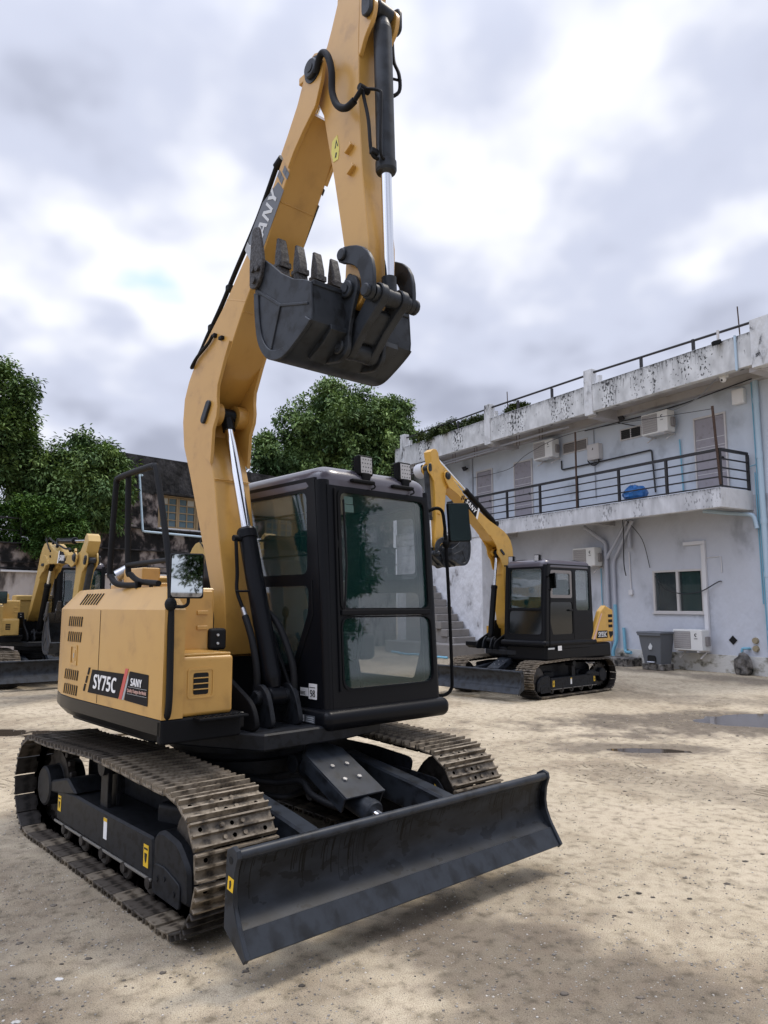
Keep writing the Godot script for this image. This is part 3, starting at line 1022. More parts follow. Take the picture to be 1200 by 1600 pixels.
	mb.prism("y", [Vector2(-0.05, -0.10), Vector2(0.06, -0.10), Vector2(0.145, 0.0), Vector2(0.145, 0.44), Vector2(-0.145, 0.44), Vector2(-0.145, 0.0)], -0.006, 0.006, 0.002)
	mb.box(Vector3(-0.142, -0.05, 0.21), Vector3(0.010, 0.09, 0.44), 0.003)
	mb.box(Vector3(0.142, -0.05, 0.21), Vector3(0.010, 0.09, 0.44), 0.003)
	mb.box(Vector3(0, -0.05, -0.05), Vector3(0.14, 0.10, 0.12), 0.01)
	var gp := part(ex, "cylinder_guard", mb, M.dark_paint)
	mb = MB.new()
	mb.xf = Transform3D(Basis(Vector3(1, 0, 0), 0.43), Vector3(0.02, 0.70, 0.86))
	for q in [[-0.05, 0.16], [0.06, 0.16], [-0.05, 0.29], [0.06, 0.29]]:
		mb.cyl(Vector3(q[0], 0.006, q[1]), Vector3(q[0], 0.017, q[1]), 0.014, 6)
	part(gp, "bolt", mb, M.steel)
	mb = MB.new()
	mb.tube(smooth([Vector3(-0.40, 0.56, 0.45), Vector3(-0.34, 0.55, 0.62), Vector3(-0.22, 0.53, 0.72), Vector3(-0.15, 0.55, 0.86), Vector3(-0.16, 0.50, 0.98), Vector3(-0.12, 0.46, 1.12), Vector3(-0.08, 0.45, 1.18)]), 0.02, 8)
	mb.tube(smooth([Vector3(-0.36, 0.52, 0.4), Vector3(-0.3, 0.47, 0.6), Vector3(-0.2, 0.45, 0.76), Vector3(-0.05, 0.46, 0.74)]), 0.018, 8)
	part(ex, "hydraulic_hose", mb, M.rubber)
	if hero or small:
		for s in [-1.0, 1.0]:
			for q in [[-0.745, 0.265, 0.055, 0.10, "sticker_yellow"], [0.045, 0.27, 0.05, 0.12, "white_print"], [0.61, 0.25, 0.06, 0.115, "sticker_yellow"]]:
				var xd := Vector3(0, 0, -s)
				decal(ex, "warning_sticker", Vector3(s * 0.986, q[1] - q[3] / 2, q[0] + s * q[2] / 2), xd, Vector3.UP, rect(0, 0, q[2], q[3]), M[q[4]])
				var bl2 := Vector3(s * 0.9876, q[1] - q[3] / 2, q[0] + s * q[2] / 2)
				if q[4] == "sticker_yellow":
					decal(ex, "pictogram", bl2, xd, Vector3.UP, rect(0.008, q[3] * 0.78, q[2] - 0.008, q[3] * 0.86), M.print_black)
					decal(ex, "pictogram", bl2, xd, Vector3.UP, [Vector2(0.014, q[3] * 0.62), Vector2(q[2] - 0.014, q[3] * 0.62), Vector2(q[2] - 0.02, q[3] * 0.3), Vector2(q[2] * 0.5, q[3] * 0.18), Vector2(0.02, q[3] * 0.3)], M.print_black)
				else:
					decal(ex, "pictogram", bl2, xd, Vector3.UP, rect(0.0, q[3] * 0.84, q[2], q[3]), M.sticker_yellow)
		decal(ex, "warning_sticker", Vector3(-1.1056, 0.395, 1.665), Vector3(0, -0.15, 0.99).normalized(), Vector3(0, 0.99, 0.15).normalized(), rect(0, 0, 0.045, 0.055), M.sticker_yellow)
		decal(ex, "pictogram", Vector3(-1.1072, 0.395, 1.665), Vector3(0, -0.15, 0.99).normalized(), Vector3(0, 0.99, 0.15).normalized(), [Vector2(0.018, 0.01), Vector2(0.026, 0.01), Vector2(0.03, 0.03), Vector2(0.024, 0.045), Vector2(0.014, 0.04)], M.print_black)
		# yellow arrow on the inner face of the left track
		decal(ex, "arrow_mark", Vector3(0.664, 0.42, 1.06), Vector3(0, -0.1, 1).normalized(), Vector3(0, 1, 0.1).normalized(), [Vector2(0, 0.02), Vector2(-0.02, 0.045), Vector2(0.03, 0.035), Vector2(0.11, 0.035), Vector2(0.11, 0.055), Vector2(0.16, 0.022), Vector2(0.11, -0.012), Vector2(0.11, 0.01), Vector2(0.03, 0.01), Vector2(-0.01, 0.0)], M.sticker_yellow)
	mb = MB.new()
	for s in [-1.0, 1.0]:
		mb.prism("x", MB.rounded([zy(0.55, 0.16), zy(0.55, 0.5), zy(0.85, 0.52), zy(1.2, 0.50), zy(1.3, 0.38), zy(1.28, 0.2)], 0.04, 4), s * 0.672 - 0.006, s * 0.672 + 0.006, 0.003)
	part(ex, "inner_guard", mb, M.frame_paint)
	mb = MB.new()
	for s in [-1.0, 1.0]:
		mb.prism("x", MB.rounded([zy(-0.98, 0.16), zy(-1.0, 0.50), zy(-0.80, 0.605), zy(0.55, 0.615), zy(0.95, 0.585), zy(0.80, 0.16)], 0.06, 4), s * 0.70 - 0.008, s * 0.70 + 0.008, 0.003)
	part(ex, "inner_web", mb, M.frame_paint)
	# ---------------- upper frame
	mb = MB.new()
	var plan := [Vector2(-1.05, 0.86), Vector2(-1.05, -0.45), Vector2(-1.03, -0.70), Vector2(-0.97, -0.95), Vector2(-0.86, -1.18), Vector2(-0.68, -1.38), Vector2(-0.42, -1.51), Vector2(0, -1.56), Vector2(0.42, -1.51), Vector2(0.68, -1.38), Vector2(0.86, -1.18), Vector2(0.97, -0.95), Vector2(1.03, -0.70), Vector2(1.05, -0.45), Vector2(1.05, 0.5), Vector2(-0.55, 0.5), Vector2(-0.55, 0.86)]
	mb.prism("y", plan, 0.862, 0.992, 0.004, 40.0, 0.05)
	part(ex, "skirt", mb, M.cab_black)
	mb = MB.new()
	mb.prism("y", [Vector2(-0.62, 0.60), Vector2(-0.80, 0.2), Vector2(-0.8, -1.1), Vector2(0.8, -1.1), Vector2(0.8, 0.5), Vector2(0.5, 0.84), Vector2(0.12, 0.92), Vector2(-0.45, 0.92)], 0.765, 0.862, 0.01)
	part(ex, "swing_frame", mb, M.frame_paint)
	# boom foot brackets on the frame
	mb = MB.new()
	mb.xf.origin.z = o.get("dz", 0.0)
	for s in [-1.0, 1.0]:
		mb.prism("x", MB.rounded([zy(-0.35, 0.86), zy(-0.1, 1.30), zy(0.08, 1.45), zy(0.30, 1.42), zy(0.40, 1.20), zy(0.80, 1.02), zy(0.86, 0.862)], 0.09, 5), BX + s * 0.235 - 0.016, BX + s * 0.235 + 0.016, 0.004)
	part(ex, "boom_bracket", mb, M.cab_dull)
	mb = MB.new()
	mb.xf.origin.z = o.get("dz", 0.0)
	for q in [-0.10, 0.10]:
		mb.prism("x", MB.rounded([zy(0.50, 0.862), zy(0.57, 1.06), zy(0.663, 1.125), zy(0.75, 1.06), zy(0.82, 0.862)], 0.07, 5), BX + q - 0.016, BX + q + 0.016, 0.004)
	mb.cyl(Vector3(BX - 0.15, 1.032, 0.663), Vector3(BX + 0.15, 1.032, 0.663), 0.045, 18, -1, true, 0.006)
	part(ex, "cylinder_bracket", mb, M.frame_paint)
	mb = MB.new()
	mb.box(Vector3(BX, 1.10, 0.05), Vector3(0.40, 0.40, 0.25), 0.02)
	mb.box(Vector3(BX - 0.27, 1.02, 0.25), Vector3(0.10, 0.20, 0.30), 0.02)
	part(ex, "pipe_block", mb, M.cab_dull)
	# ---------------- right hand body
	mb = MB.new()
	var pr := [zy(-0.70, 0.985), zy(0.868, 0.992), zy(0.868, 1.50), zy(0.845, 1.585), zy(0.69, 1.60), zy(-0.70, 1.56)]
	var wing := [Vector2(-1.05, 0.868), Vector2(-1.05, -0.45), Vector2(-1.03, -0.70), Vector2(-0.97, -0.95), Vector2(-0.86, -1.18), Vector2(-0.68, -1.38), Vector2(-0.42, -1.51), Vector2(0, -1.56), Vector2(0.42, -1.51), Vector2(0.68, -1.38), Vector2(0.86, -1.18), Vector2(0.97, -0.95), Vector2(1.03, -0.80), Vector2(-0.55, -0.80), Vector2(-0.55, 0.48), Vector2(-0.93, 0.48), Vector2(-0.93, 0.868)]
	if small: wing = [Vector2(-1.0, 0.25)] + wing.slice(1, 14) + [Vector2(-0.50, -0.80), Vector2(-0.50, 0.25)]
	mb.prism("y", wing, 0.995, 1.30 if small else 1.565, 0.0, 40.0)
	var body := part(ex, "side_body", mb, Y)
	if not small:
		# the sloping shoulder and roof of the body: inset ring above the fold
		mb = MB.new()
		var top := [Vector2(-1.05, 0.868), Vector2(-1.05, -0.45), Vector2(-1.03, -0.70), Vector2(-0.97, -0.95), Vector2(-0.86, -1.18), Vector2(-0.68, -1.38), Vector2(-0.42, -1.51), Vector2(0, -1.56), Vector2(0.42, -1.51), Vector2(0.68, -1.38), Vector2(0.86, -1.18), Vector2(0.97, -0.95), Vector2(1.03, -0.80)]
		var top_in := [Vector2(-0.965, 0.70), Vector2(-0.965, -0.35), Vector2(-0.945, -0.60), Vector2(-0.885, -0.85), Vector2(-0.78, -1.07), Vector2(-0.6, -1.26), Vector2(-0.38, -1.38), Vector2(0, -1.43), Vector2(0.38, -1.38), Vector2(0.6, -1.26), Vector2(0.78, -1.07), Vector2(0.89, -0.9), Vector2(0.93, -0.80)]
		for i in top.size() - 1:
			var a := Vector3(top[i].x, 1.565, top[i].y); var b := Vector3(top[i + 1].x, 1.565, top[i + 1].y)
			var c2 := Vector3(top_in[i + 1].x, 1.692, top_in[i + 1].y); var d2 := Vector3(top_in[i].x, 1.692, top_in[i].y)
			var nn := (b - a).cross(d2 - a).normalized()
			if nn.y < 0: nn = -nn
			mb.quad(a, b, c2, d2, nn)
		mb.quad(Vector3(-1.05, 1.565, 0.868), Vector3(-0.965, 1.692, 0.70), Vector3(-0.93, 1.692, 0.70), Vector3(-0.93, 1.565, 0.868), Vector3(0, 0.8, 0.6).normalized())
		mb.quad(Vector3(-0.93, 1.565, 0.868), Vector3(-0.93, 1.692, 0.70), Vector3(-0.93, 1.692, 0.48), Vector3(-0.93, 1.565, 0.48), Vector3(1, 0, 0))
		part(body, "shoulder_panel", mb, Y)
		mb = MB.new()
		var roof := top_in.duplicate()
		roof.append_array([Vector2(-0.55, -0.80), Vector2(-0.55, 0.48), Vector2(-0.93, 0.48), Vector2(-0.93, 0.70)])
		mb.prism("y", roof, 1.56, 1.694, 0.008, 40.0)
		part(ex, "engine_hood", mb, Y)
		mb = MB.new()
		mb.box(Vector3(-0.742, 1.76, -0.14), Vector3(0.125, 0.145, 0.30), 0.012)
		mb.box(Vector3(0.15, 1.75, -1.0), Vector3(1.1, 0.13, 0.45), 0.03)
		part(ex, "air_filter_housing", mb, Y)
		mb = MB.new()
		mb.box(Vector3(-0.80, 1.708, 0.03), Vector3(0.13, 0.03, 0.75), 0.006)
		part(ex, "hood_rail", mb, Y)
		mb = MB.new()
		mb.cyl(Vector3(-0.82, 1.69, -0.36), Vector3(-0.82, 1.785, -0.36), 0.035, 12)
		mb.cyl(Vector3(-0.82, 1.785, -0.36), Vector3(-0.76, 1.825, -0.33), 0.04, 12)
		part(ex, "exhaust_pipe", mb, M.steel)
		# seams of the side doors
		mb = MB.new()
		mb.box(Vector3(-1.0502, 1.28, -0.015), Vector3(0.002, 0.56, 0.006))
		part(body, "door_seam", mb, M.hole)
		# louvres
		for g in [[-0.335, 1.455, 0.085, 9, 0.03, 0.0], [-0.305, 1.375, 0.085, 9, 0.03, 0.0]]:
			pass
		mb = MB.new()
		var gr := [[-0.30, 1.485], [-0.305, 1.385], [-0.33, 1.14], [-0.335, 1.045]]
		for q in gr:
			for k in 7:
				var z: float = q[0] - 0.025 - k * 0.036
				mb.xf = Transform3D(Basis(Vector3.RIGHT, 0.22), Vector3(-1.0495, q[1], z))
				mb.box(Vector3.ZERO, Vector3(0.006, 0.064, 0.0175), 0.0)
		mb.xf = Transform3D.IDENTITY
		part(body, "vent_slot", mb, M.hole)
		mb = MB.new()
		for q in gr:
			for k in 7:
				var z: float = q[0] - 0.038 - k * 0.036
				mb.xf = Transform3D(Basis(Vector3.RIGHT, 0.22), Vector3(-1.051, q[1], z))
				mb.box(Vector3.ZERO, Vector3(0.008, 0.068, 0.010), 0.003)
		mb.xf = Transform3D.IDENTITY
		part(body, "vent_louvre", mb, Y)
		mb = MB.new()
		for k in 7:
			var z := -0.32 + 0.046 * k
			mb.xf = Transform3D(Basis(Vector3(0, 0, 1), -0.59) , Vector3(-1.008, 1.6285, z - 0.10))
			mb.box(Vector3.ZERO, Vector3(0.006, 0.085, 0.016), 0.0)
		mb.xf = Transform3D.IDENTITY
		part(body, "hood_slot", mb, M.hole)
		mb = MB.new()
		mb.frame("x", [zy(-0.50, 1.20), zy(-0.38, 1.20), zy(-0.38, 1.335), zy(-0.50, 1.335)], [zy(-0.485, 1.215), zy(-0.395, 1.215), zy(-0.395, 1.32), zy(-0.485, 1.32)], 0.01, -1.054, -1.049, 0.012)
		mb.box(Vector3(-1.05, 1.265, -0.435), Vector3(0.006, 0.07, 0.045), 0.002)
		part(body, "door_latch", mb, Y)
		mb = MB.new()
		mb.box(Vector3(-1.0535, 1.265, -0.432), Vector3(0.003, 0.03, 0.014), 0.001)
		part(body, "lock", mb, M.steel)
		# front storage box with its vent, and the chequer step below
		mb = MB.new()
		mb.box(Vector3(-0.785, 1.155, 0.665), Vector3(0.325, 0.32, 0.39), 0.022, 2)
		var tb := part(ex, "storage_box", mb, Y)
		mb = MB.new()
		mb.box(Vector3(-0.785, 1.322, 0.66), Vector3(0.30, 0.012, 0.37), 0.004)
		part(tb, "lid", mb, Y)
		mb = MB.new()
		mb.frame("z", [Vector2(-0.905, 1.09), Vector2(-0.745, 1.09), Vector2(-0.745, 1.25), Vector2(-0.905, 1.25)], [Vector2(-0.895, 1.10), Vector2(-0.755, 1.10), Vector2(-0.755, 1.24), Vector2(-0.895, 1.24)], 0.015, 0.858, 0.865, 0.02)
		part(tb, "vent_frame", mb, Y)
		mb = MB.new()
		mb.prism("z", MB.rounded(rect(-0.87, 1.11, -0.78, 1.225), 0.012, 4), 0.8605, 0.8625)
		part(tb, "vent_opening", mb, M.hole)
		mb = MB.new()
		for k in 3: mb.box(Vector3(-0.825, 1.138 + k * 0.03, 0.864), Vector3(0.092, 0.006, 0.004), 0.001)
		part(tb, "vent_bar", mb, Y)
		mb = MB.new()
		mb.box(Vector3(-0.81, 0.93, 0.84), Vector3(0.48, 0.13, 0.06), 0.015)
		mb.box(Vector3(-0.72, 0.985, 0.88), Vector3(0.30, 0.014, 0.13), 0.004)
		for i in 9:
			for k in 3:
				mb.xf = Transform3D(Basis(Vector3.UP, 0.7 if (i + k) % 2 else -0.7), Vector3(-0.85 + i * 0.032, 0.994, 0.845 + k * 0.035))
				mb.box(Vector3.ZERO, Vector3(0.022, 0.006, 0.005), 0.002)
		mb.xf = Transform3D.IDENTITY
		part(ex, "step", mb, M.cab_dull)
		# recessed tank face with two grab tabs
		mb = MB.new()
		mb.box(Vector3(-0.74, 1.50, 0.30), Vector3(0.37, 0.36, 0.38), 0.012)
		var tk := part(ex, "fuel_tank", mb, Y)
		mb = MB.new()
		for y in [1.455, 1.545]: mb.box(Vector3(-0.63, y, 0.494), Vector3(0.07, 0.024, 0.012), 0.003)
		part(tk, "tab", mb, Y)
		mb = MB.new()
		mb.box(Vector3(-0.53, 1.385, 0.47), Vector3(0.12, 0.13, 0.09), 0.02, 2)
		var wl := part(ex, "boom_lamp", mb, M.rubber)
		mb = MB.new()
		for y in [1.36, 1.41]: mb.cyl(Vector3(-0.535, y, 0.514), Vector3(-0.535, y, 0.522), 0.008, 8)
		part(wl, "screw", mb, M.label_grey)
		# lettering band on the side
		var P0 := Vector3(-1.0508, 0.0, 0.0)
		var fz := Vector3(0, 0, 1)
		if hero:
			decal(body, "side_band", P0, fz, Vector3.UP, [Vector2(-0.165, 1.052), Vector2(-0.105, 1.195), Vector2(0.375, 1.20), Vector2(0.305, 1.055)], M.decal_black)
			decal(body, "red_stripe", P0, fz, Vector3.UP, [Vector2(0.315, 1.055), Vector2(0.395, 1.232), Vector2(0.435, 1.232), Vector2(0.355, 1.055)], M.decal_red)
			decal(body, "pale_stripe", P0, fz, Vector3.UP, [Vector2(0.36, 1.055), Vector2(0.44, 1.215), Vector2(0.44, 1.17), Vector2(0.385, 1.055)], M.decal_silver)
			decal(body, "side_band", P0, fz, Vector3.UP, MB.rounded([Vector2(0.395, 1.055), Vector2(0.455, 1.22), Vector2(0.70, 1.215), Vector2(0.70, 1.048)], 0.006, 3), M.decal_black)
			for k in 3:
				decal(body, "check_mark", P0, fz, Vector3.UP, [Vector2(-0.245 + k * 0.03, 1.055 + k * 0.052), Vector2(-0.225 + k * 0.03, 1.10 + k * 0.052), Vector2(-0.198 + k * 0.03, 1.10 + k * 0.052), Vector2(-0.218 + k * 0.03, 1.055 + k * 0.052)], M.decal_black)
			lettering(body, "SY75C", Vector3(-1.0526, 1.082, -0.075), fz, Vector3.UP, 0.345, 0.088, M.white_print, true, 0.12)
			lettering(body, "SANY", Vector3(-1.0526, 1.142, 0.478), fz, Vector3.UP, 0.145, 0.042, M.white_print)
			lettering(body, "Quality Changes the World", Vector3(-1.0526, 1.100, 0.435), fz, Vector3.UP, 0.245, 0.024, M.decal_pink, false)
			decal(body, "band_line", P0, fz, Vector3.UP, rect(0.43, 1.094, 0.685, 1.0955), M.label_grey, 0.0018)
			decal(body, "band_line", P0, fz, Vector3.UP, rect(0.44, 1.133, 0.685, 1.1345), M.label_grey, 0.0018)
		# handrail over the step
		mb = MB.new()
		var hr := [Vector3(-1.02, 1.0, 0.80), Vector3(-1.02, 1.012, 0.862), Vector3(-1.03, 1.06, 0.885)]
		mb.tube(smooth([Vector3(-1.0, 1.0, 0.80), Vector3(-1.015, 1.004, 0.85), Vector3(-1.02, 1.05, 0.883), Vector3(-1.02, 1.20, 0.888), Vector3(-1.015, 1.6, 0.86), Vector3(-1.01, 1.85, 0.80), Vector3(-1.0, 2.34, 0.60), Vector3(-1.0, 2.382, 0.56), Vector3(-1.0, 2.395, 0.50), Vector3(-1.0, 2.39, 0.10), Vector3(-1.0, 2.375, 0.03), Vector3(-1.0, 2.33, 0.01), Vector3(-1.0, 1.83, -0.03), Vector3(-0.995, 1.765, -0.01), Vector3(-0.99, 1.725, 0.05), Vector3(-0.97, 1.712, 0.14), Vector3(-0.95, 1.71, 0.30)], 4), 0.0185, 10)
		mb.tube(smooth([Vector3(-0.985, 2.385, 0.16), Vector3(-0.965, 1.84, 0.16), Vector3(-0.955, 1.775, 0.19), Vector3(-0.94, 1.735, 0.27), Vector3(-0.93, 1.725, 0.36), Vector3(-0.93, 1.715, 0.52)], 4), 0.018, 10)
		mb.tube([Vector3(-0.97, 1.835, 0.16), Vector3(-1.01, 1.835, 0.81)], 0.014, 8)
		mb.cyl(Vector3(-0.965, 1.69, 0.30), Vector3(-0.965, 1.73, 0.30), 0.012, 8)
		mb.cyl(Vector3(-0.93, 1.69, 0.42), Vector3(-0.93, 1.73, 0.42), 0.012, 8)
		part(ex, "handrail", mb, M.rubber)
		mb = MB.new()
		mb.xf = Transform3D(Basis(Vector3.UP, -0.33), Vector3(-1.02, 1.745, 0.945))
		mb.box(Vector3(0.045, 0, -0.012), Vector3(0.178, 0.24, 0.03), 0.014, 3)
		var mi := part(ex, "wing_mirror", mb, M.rubber)
		mb = MB.new()
		mb.xf = Transform3D(Basis(Vector3.UP, -0.33), Vector3(-1.02, 1.745, 0.945))
		mb.prism("z", MB.rounded(rect(-0.036, -0.112, 0.126, 0.112), 0.022, 5), 0.0031, 0.0051)
		part(mi, "mirror_glass", mb, M.mirror if hero else M.mirror_dark)
		mb = MB.new()
		mb.ball(Vector3(-1.02, 1.595, 0.868), 0.033, 14, 1.15)
		mb.tube(smooth([Vector3(-1.01, 1.585, 0.885), Vector3(-0.975, 1.582, 0.92), Vector3(-0.955, 1.60, 0.935), Vector3(-0.955, 1.64, 0.935)]), 0.009, 8)
		part(mi, "mirror_clamp", mb, M.rubber)
	# ---------------- cab
	build_cab(ex, o)
	# ---------------- boom
	var F := Vector2(0.20, 1.33)
	var TIP := Vector2(1.20, 4.85)
	var BP := Vector2(1.53, 3.33)
	var CU := Vector2(1.50, 3.54)
	var LP := Vector2(1.715, 3.26)
	var KP := Vector2(1.457, 3.022)
	var dz: float = o.get("dz", 0.0)
	var sb: float = o.get("boom_size", 1.0)
	var fo := Vector3(BX, F.y, F.x)
	var Tb := Transform3D(Basis(), Vector3(0, 0, dz)) * rotx_about(F, o.get("boom", 0.0)) * Transform3D(Basis.from_scale(Vector3.ONE * sb), fo - fo * sb)
	var tip := tz(Tb, TIP)
	var Ta: Transform3D = rotx_about(tip, o.get("arm", 0.0)) * Tb
	var bp := tz(Ta, BP)
	var Tk: Transform3D = rotx_about(bp, o.get("bucket", 0.0)) * Ta
	mb = MB.new()
	var w := 0.14
	var core := [zy(0.29, 1.40), zy(0.255, 1.70), zy(0.175, 2.0), zy(0.085, 2.42), zy(0.02, 2.60), zy(-0.13, 2.80), zy(-0.14, 3.0), zy(0.08, 3.17), zy(0.21, 3.27), zy(0.41, 3.57), zy(0.635, 3.87), zy(0.85, 4.20), zy(1.0, 4.42), zy(1.09, 4.515), zy(1.165, 4.585), zy(1.10, 4.66), zy(1.0, 4.625), zy(0.93, 4.54), zy(0.87, 4.46), zy(0.55, 4.05), zy(0.15, 3.67), zy(-0.13, 3.455), zy(-0.25, 3.35), zy(-0.34, 3.235), zy(-0.40, 3.11), zy(-0.415, 2.94), zy(-0.385, 2.75), zy(-0.28, 2.53), zy(-0.10, 2.11), zy(0.075, 1.695), zy(0.13, 1.50), zy(0.12, 1.34), zy(0.17, 1.25), zy(0.25, 1.27)]
	mb.prism("x", core, BX - w, BX + w, 0.005, 28.0)
	var boom := part(ex, "boom", mb, Y)
	boom.transform = Tb
	mb = MB.new()
	for s in [-1.0, 1.0]:
		# cheek plates round the cylinder pin
		var ck := [zy(0.053, 2.56), zy(0.062, 2.63), zy(0.075, 2.80), zy(0.12, 2.88), zy(0.13, 2.95), zy(0.12, 3.02), zy(0.125, 3.10), zy(0.21, 3.27), zy(0.27, 3.38), zy(0.20, 3.30), zy(-0.02, 3.20), zy(-0.17, 3.05), zy(-0.19, 2.9), zy(-0.15, 2.78), zy(-0.03, 2.62)]
		mb.prism("x", ck, BX + s * 0.1475 - 0.0125, BX + s * 0.1475 + 0.0125, 0.003, 30.0)
		mb.cyl(Vector3(BX + s * 0.06, 2.935, -0.02), Vector3(BX + s * 0.155, 2.935, -0.02), 0.082, 24)
		# fork plates at the tip
		var fk := [zy(0.94, 4.325), zy(1.0, 4.405), zy(1.10, 4.50), zy(1.225, 4.60), zy(1.28, 4.74), zy(1.30, 4.85), zy(1.275, 4.93), zy(1.21, 4.955), zy(1.14, 4.93), zy(1.09, 4.82), zy(1.035, 4.705), zy(0.93, 4.55), zy(0.86, 4.455)]
		mb.prism("x", fk, BX + s * 0.146 - 0.013, BX + s * 0.146 + 0.013, 0.003, 30.0)
	mb.box(Vector3(BX, 4.45, 0.93), Vector3(0.27, 0.03, 0.10), 0.01)
	mb.box(Vector3(BX - 0.13, 4.87, 1.06), Vector3(0.035, 0.05, 0.06), 0.006)
	part(boom, "cheek_plate", mb, Y)
	mb = MB.new()
	for s in [-1.0, 1.0]:
		capsule_plate(mb, [zy(0.02, 2.985), zy(-0.045, 2.885)], [0.028, 0.028], BX + s * 0.170 - 0.010, BX + s * 0.170 + 0.010, 0.004)
		mb.cyl(Vector3(BX + s * 0.158, 4.85, 1.20), Vector3(BX + s * 0.19, 4.85, 1.20), 0.062, 20, -1, true, 0.008)
		mb.cyl(Vector3(BX + s * 0.155, 4.85, 1.20), Vector3(BX + s * 0.165, 4.85, 1.20), 0.082, 20)
		mb.cyl(Vector3(BX + s * 0.188, 4.85, 1.20), Vector3(BX + s * 0.194, 4.85, 1.20), 0.03, 12)
	part(boom, "boom_pin", mb, D)
	mb = MB.new()
	for q in [[0.40, 3.58, 0.15, 3.668], [-0.13, 2.99, -0.405, 2.99]]: pass
	# weld seams across the boom
	mb.box(Vector3(BX, 2.452, 0.0845), Vector3(0.282, 0.008, 0.010), 0.003)
	mb.xf = Transform3D(Basis(Vector3.RIGHT, -0.53), Vector3(BX, 3.555, 0.398))
	mb.box(Vector3.ZERO, Vector3(0.27, 0.010, 0.012), 0.004)
	mb.xf = Transform3D(Basis(Vector3.RIGHT, -0.53), Vector3(BX, 4.16, 0.822))
	mb.box(Vector3.ZERO, Vector3(0.27, 0.010, 0.012), 0.004)
	mb.xf = Transform3D(Basis(Vector3.RIGHT, 0.35), Vector3(BX, 3.66, 0.31))
	mb.box(Vector3.ZERO, Vector3(0.2835, 0.008, 0.27), 0.003)
	part(boom, "weld_seam", mb, Y)
	# pipes on the back of the boom
	mb = MB.new()
	mb.tube(smooth([Vector3(BX - 0.10, 3.36, -0.36), Vector3(BX - 0.10, 3.45, -0.24), Vector3(BX - 0.10, 3.54, -0.15), Vector3(BX - 0.10, 3.72, 0.05), Vector3(BX - 0.10, 3.90, 0.22), Vector3(BX - 0.10, 4.18, 0.50), Vector3(BX - 0.10, 4.46, 0.72)]), 0.017, 8)
	mb.cyl(Vector3(BX - 0.10, 4.46, 0.72), Vector3(BX - 0.10, 4.49, 0.79), 0.027, 10)
	mb.box(Vector3(BX - 0.11, 3.80, 0.17), Vector3(0.05, 0.05, 0.05), 0.012)
	mb.box(Vector3(BX - 0.11, 3.58, -0.07), Vector3(0.05, 0.05, 0.05), 0.012)
	mb.tube(smooth([Vector3(BX - 0.10, 3.36, -0.36), Vector3(BX - 0.152, 3.33, -0.28), Vector3(BX - 0.158, 3.38, -0.19), Vector3(BX - 0.158, 3.44, -0.03), Vector3(BX - 0.156, 3.485, 0.03)]), 0.012, 8)
	mb.box(Vector3(BX - 0.15, 3.48, 0.05), Vector3(0.03, 0.03, 0.03), 0.006)
	mb.box(Vector3(BX - 0.15, 3.435, 0.145), Vector3(0.03, 0.025, 0.045), 0.004)
	part(boom, "hydraulic_pipe", mb, M.rubber)
	# grey name panel with silver letters on both cheeks
	if o.get("name_panel", true):
		var bd := Vector3(0, 0.80, 0.60)
		var bu := Vector3(0, 0.60, -0.80)
		for s in [-1.0, 1.0]:
			var org := Vector3(BX + s * (w + 0.0008), 3.785, 0.560)
			var xd := bd if s < 0 else -bd
			var pm: Material = M.decal_grey if hero else M.decal_black
			var sg := 1.0 if s < 0 else -1.0
			var pan := [Vector2(0.058, 0.006), Vector2(0.135, 0.232), Vector2(0.40, 0.215), Vector2(0.56, 0.11), Vector2(0.53, 0.006)]
			var bar := [Vector2(-0.005, 0.006), Vector2(0.072, 0.236), Vector2(0.130, 0.234), Vector2(0.053, 0.006)]
			var chk := [[0.575, 0.078], [0.595, 0.125], [0.615, 0.032], [0.632, 0.080]]
			var flip := func(a: Array) -> Array:
				var r := []
				for p in a: r.append(Vector2(p.x * sg, p.y))
				return r
			decal(boom, "name_panel", org, xd, bu, flip.call(pan), pm)
			decal(boom, "silver_bar", org, xd, bu, flip.call(bar), M.decal_silver if hero else M.white_print)
			for q in chk:
				decal(boom, "check_mark", org, xd, bu, flip.call([Vector2(q[0] - 0.02, q[1] - 0.022), Vector2(q[0] - 0.005, q[1] + 0.022), Vector2(q[0] + 0.035, q[1] + 0.022), Vector2(q[0] + 0.02, q[1] - 0.022)]), pm)
			var tx := org + bd * (0.135 if s < 0 else 0.50) + bu * 0.055 + Vector3(s * 0.0016, 0, 0)
			lettering(boom, "SANY", tx, xd, bu, 0.365, 0.105, M.white_print if not hero else M.label_grey, true, 0.15)
	# boom cylinder
	var cf := Vector3(BX, 1.032, 0.663 + dz)
	var re := v2w(tz(Tb, Vector2(-0.02, 2.935)), BX)
	var L0 := (Vector2(-0.02, 2.935) - Vector2(0.663, 1.032)).length()
	var bc := cylinder_unit(ex, "boom_cylinder", cf, re, 0.060, 0.034, 1.13 / (re - cf).length(), M.cab_black)
	if hero:
		var dd := (re - cf).normalized()
		mb = MB.new()
		mb.tube(smooth([Vector3(BX - 0.055, 2.03, 0.31), Vector3(BX - 0.09, 2.02, 0.31), Vector3(BX - 0.095, 1.96, 0.32), Vector3(BX - 0.09, 1.80, 0.33), Vector3(BX - 0.10, 1.68, 0.35), Vector3(BX - 0.085, 1.56, 0.41)]), 0.012, 8)
		mb.cyl(Vector3(BX - 0.05, 2.03, 0.305), Vector3(BX - 0.11, 2.03, 0.305), 0.022, 10)
		mb.tube([Vector3(BX - 0.05, 1.68, 0.43), Vector3(BX - 0.11, 1.68, 0.35)], 0.008, 6)
		part(bc, "cylinder_pipe", mb, M.cab_dull)
		mb = MB.new()
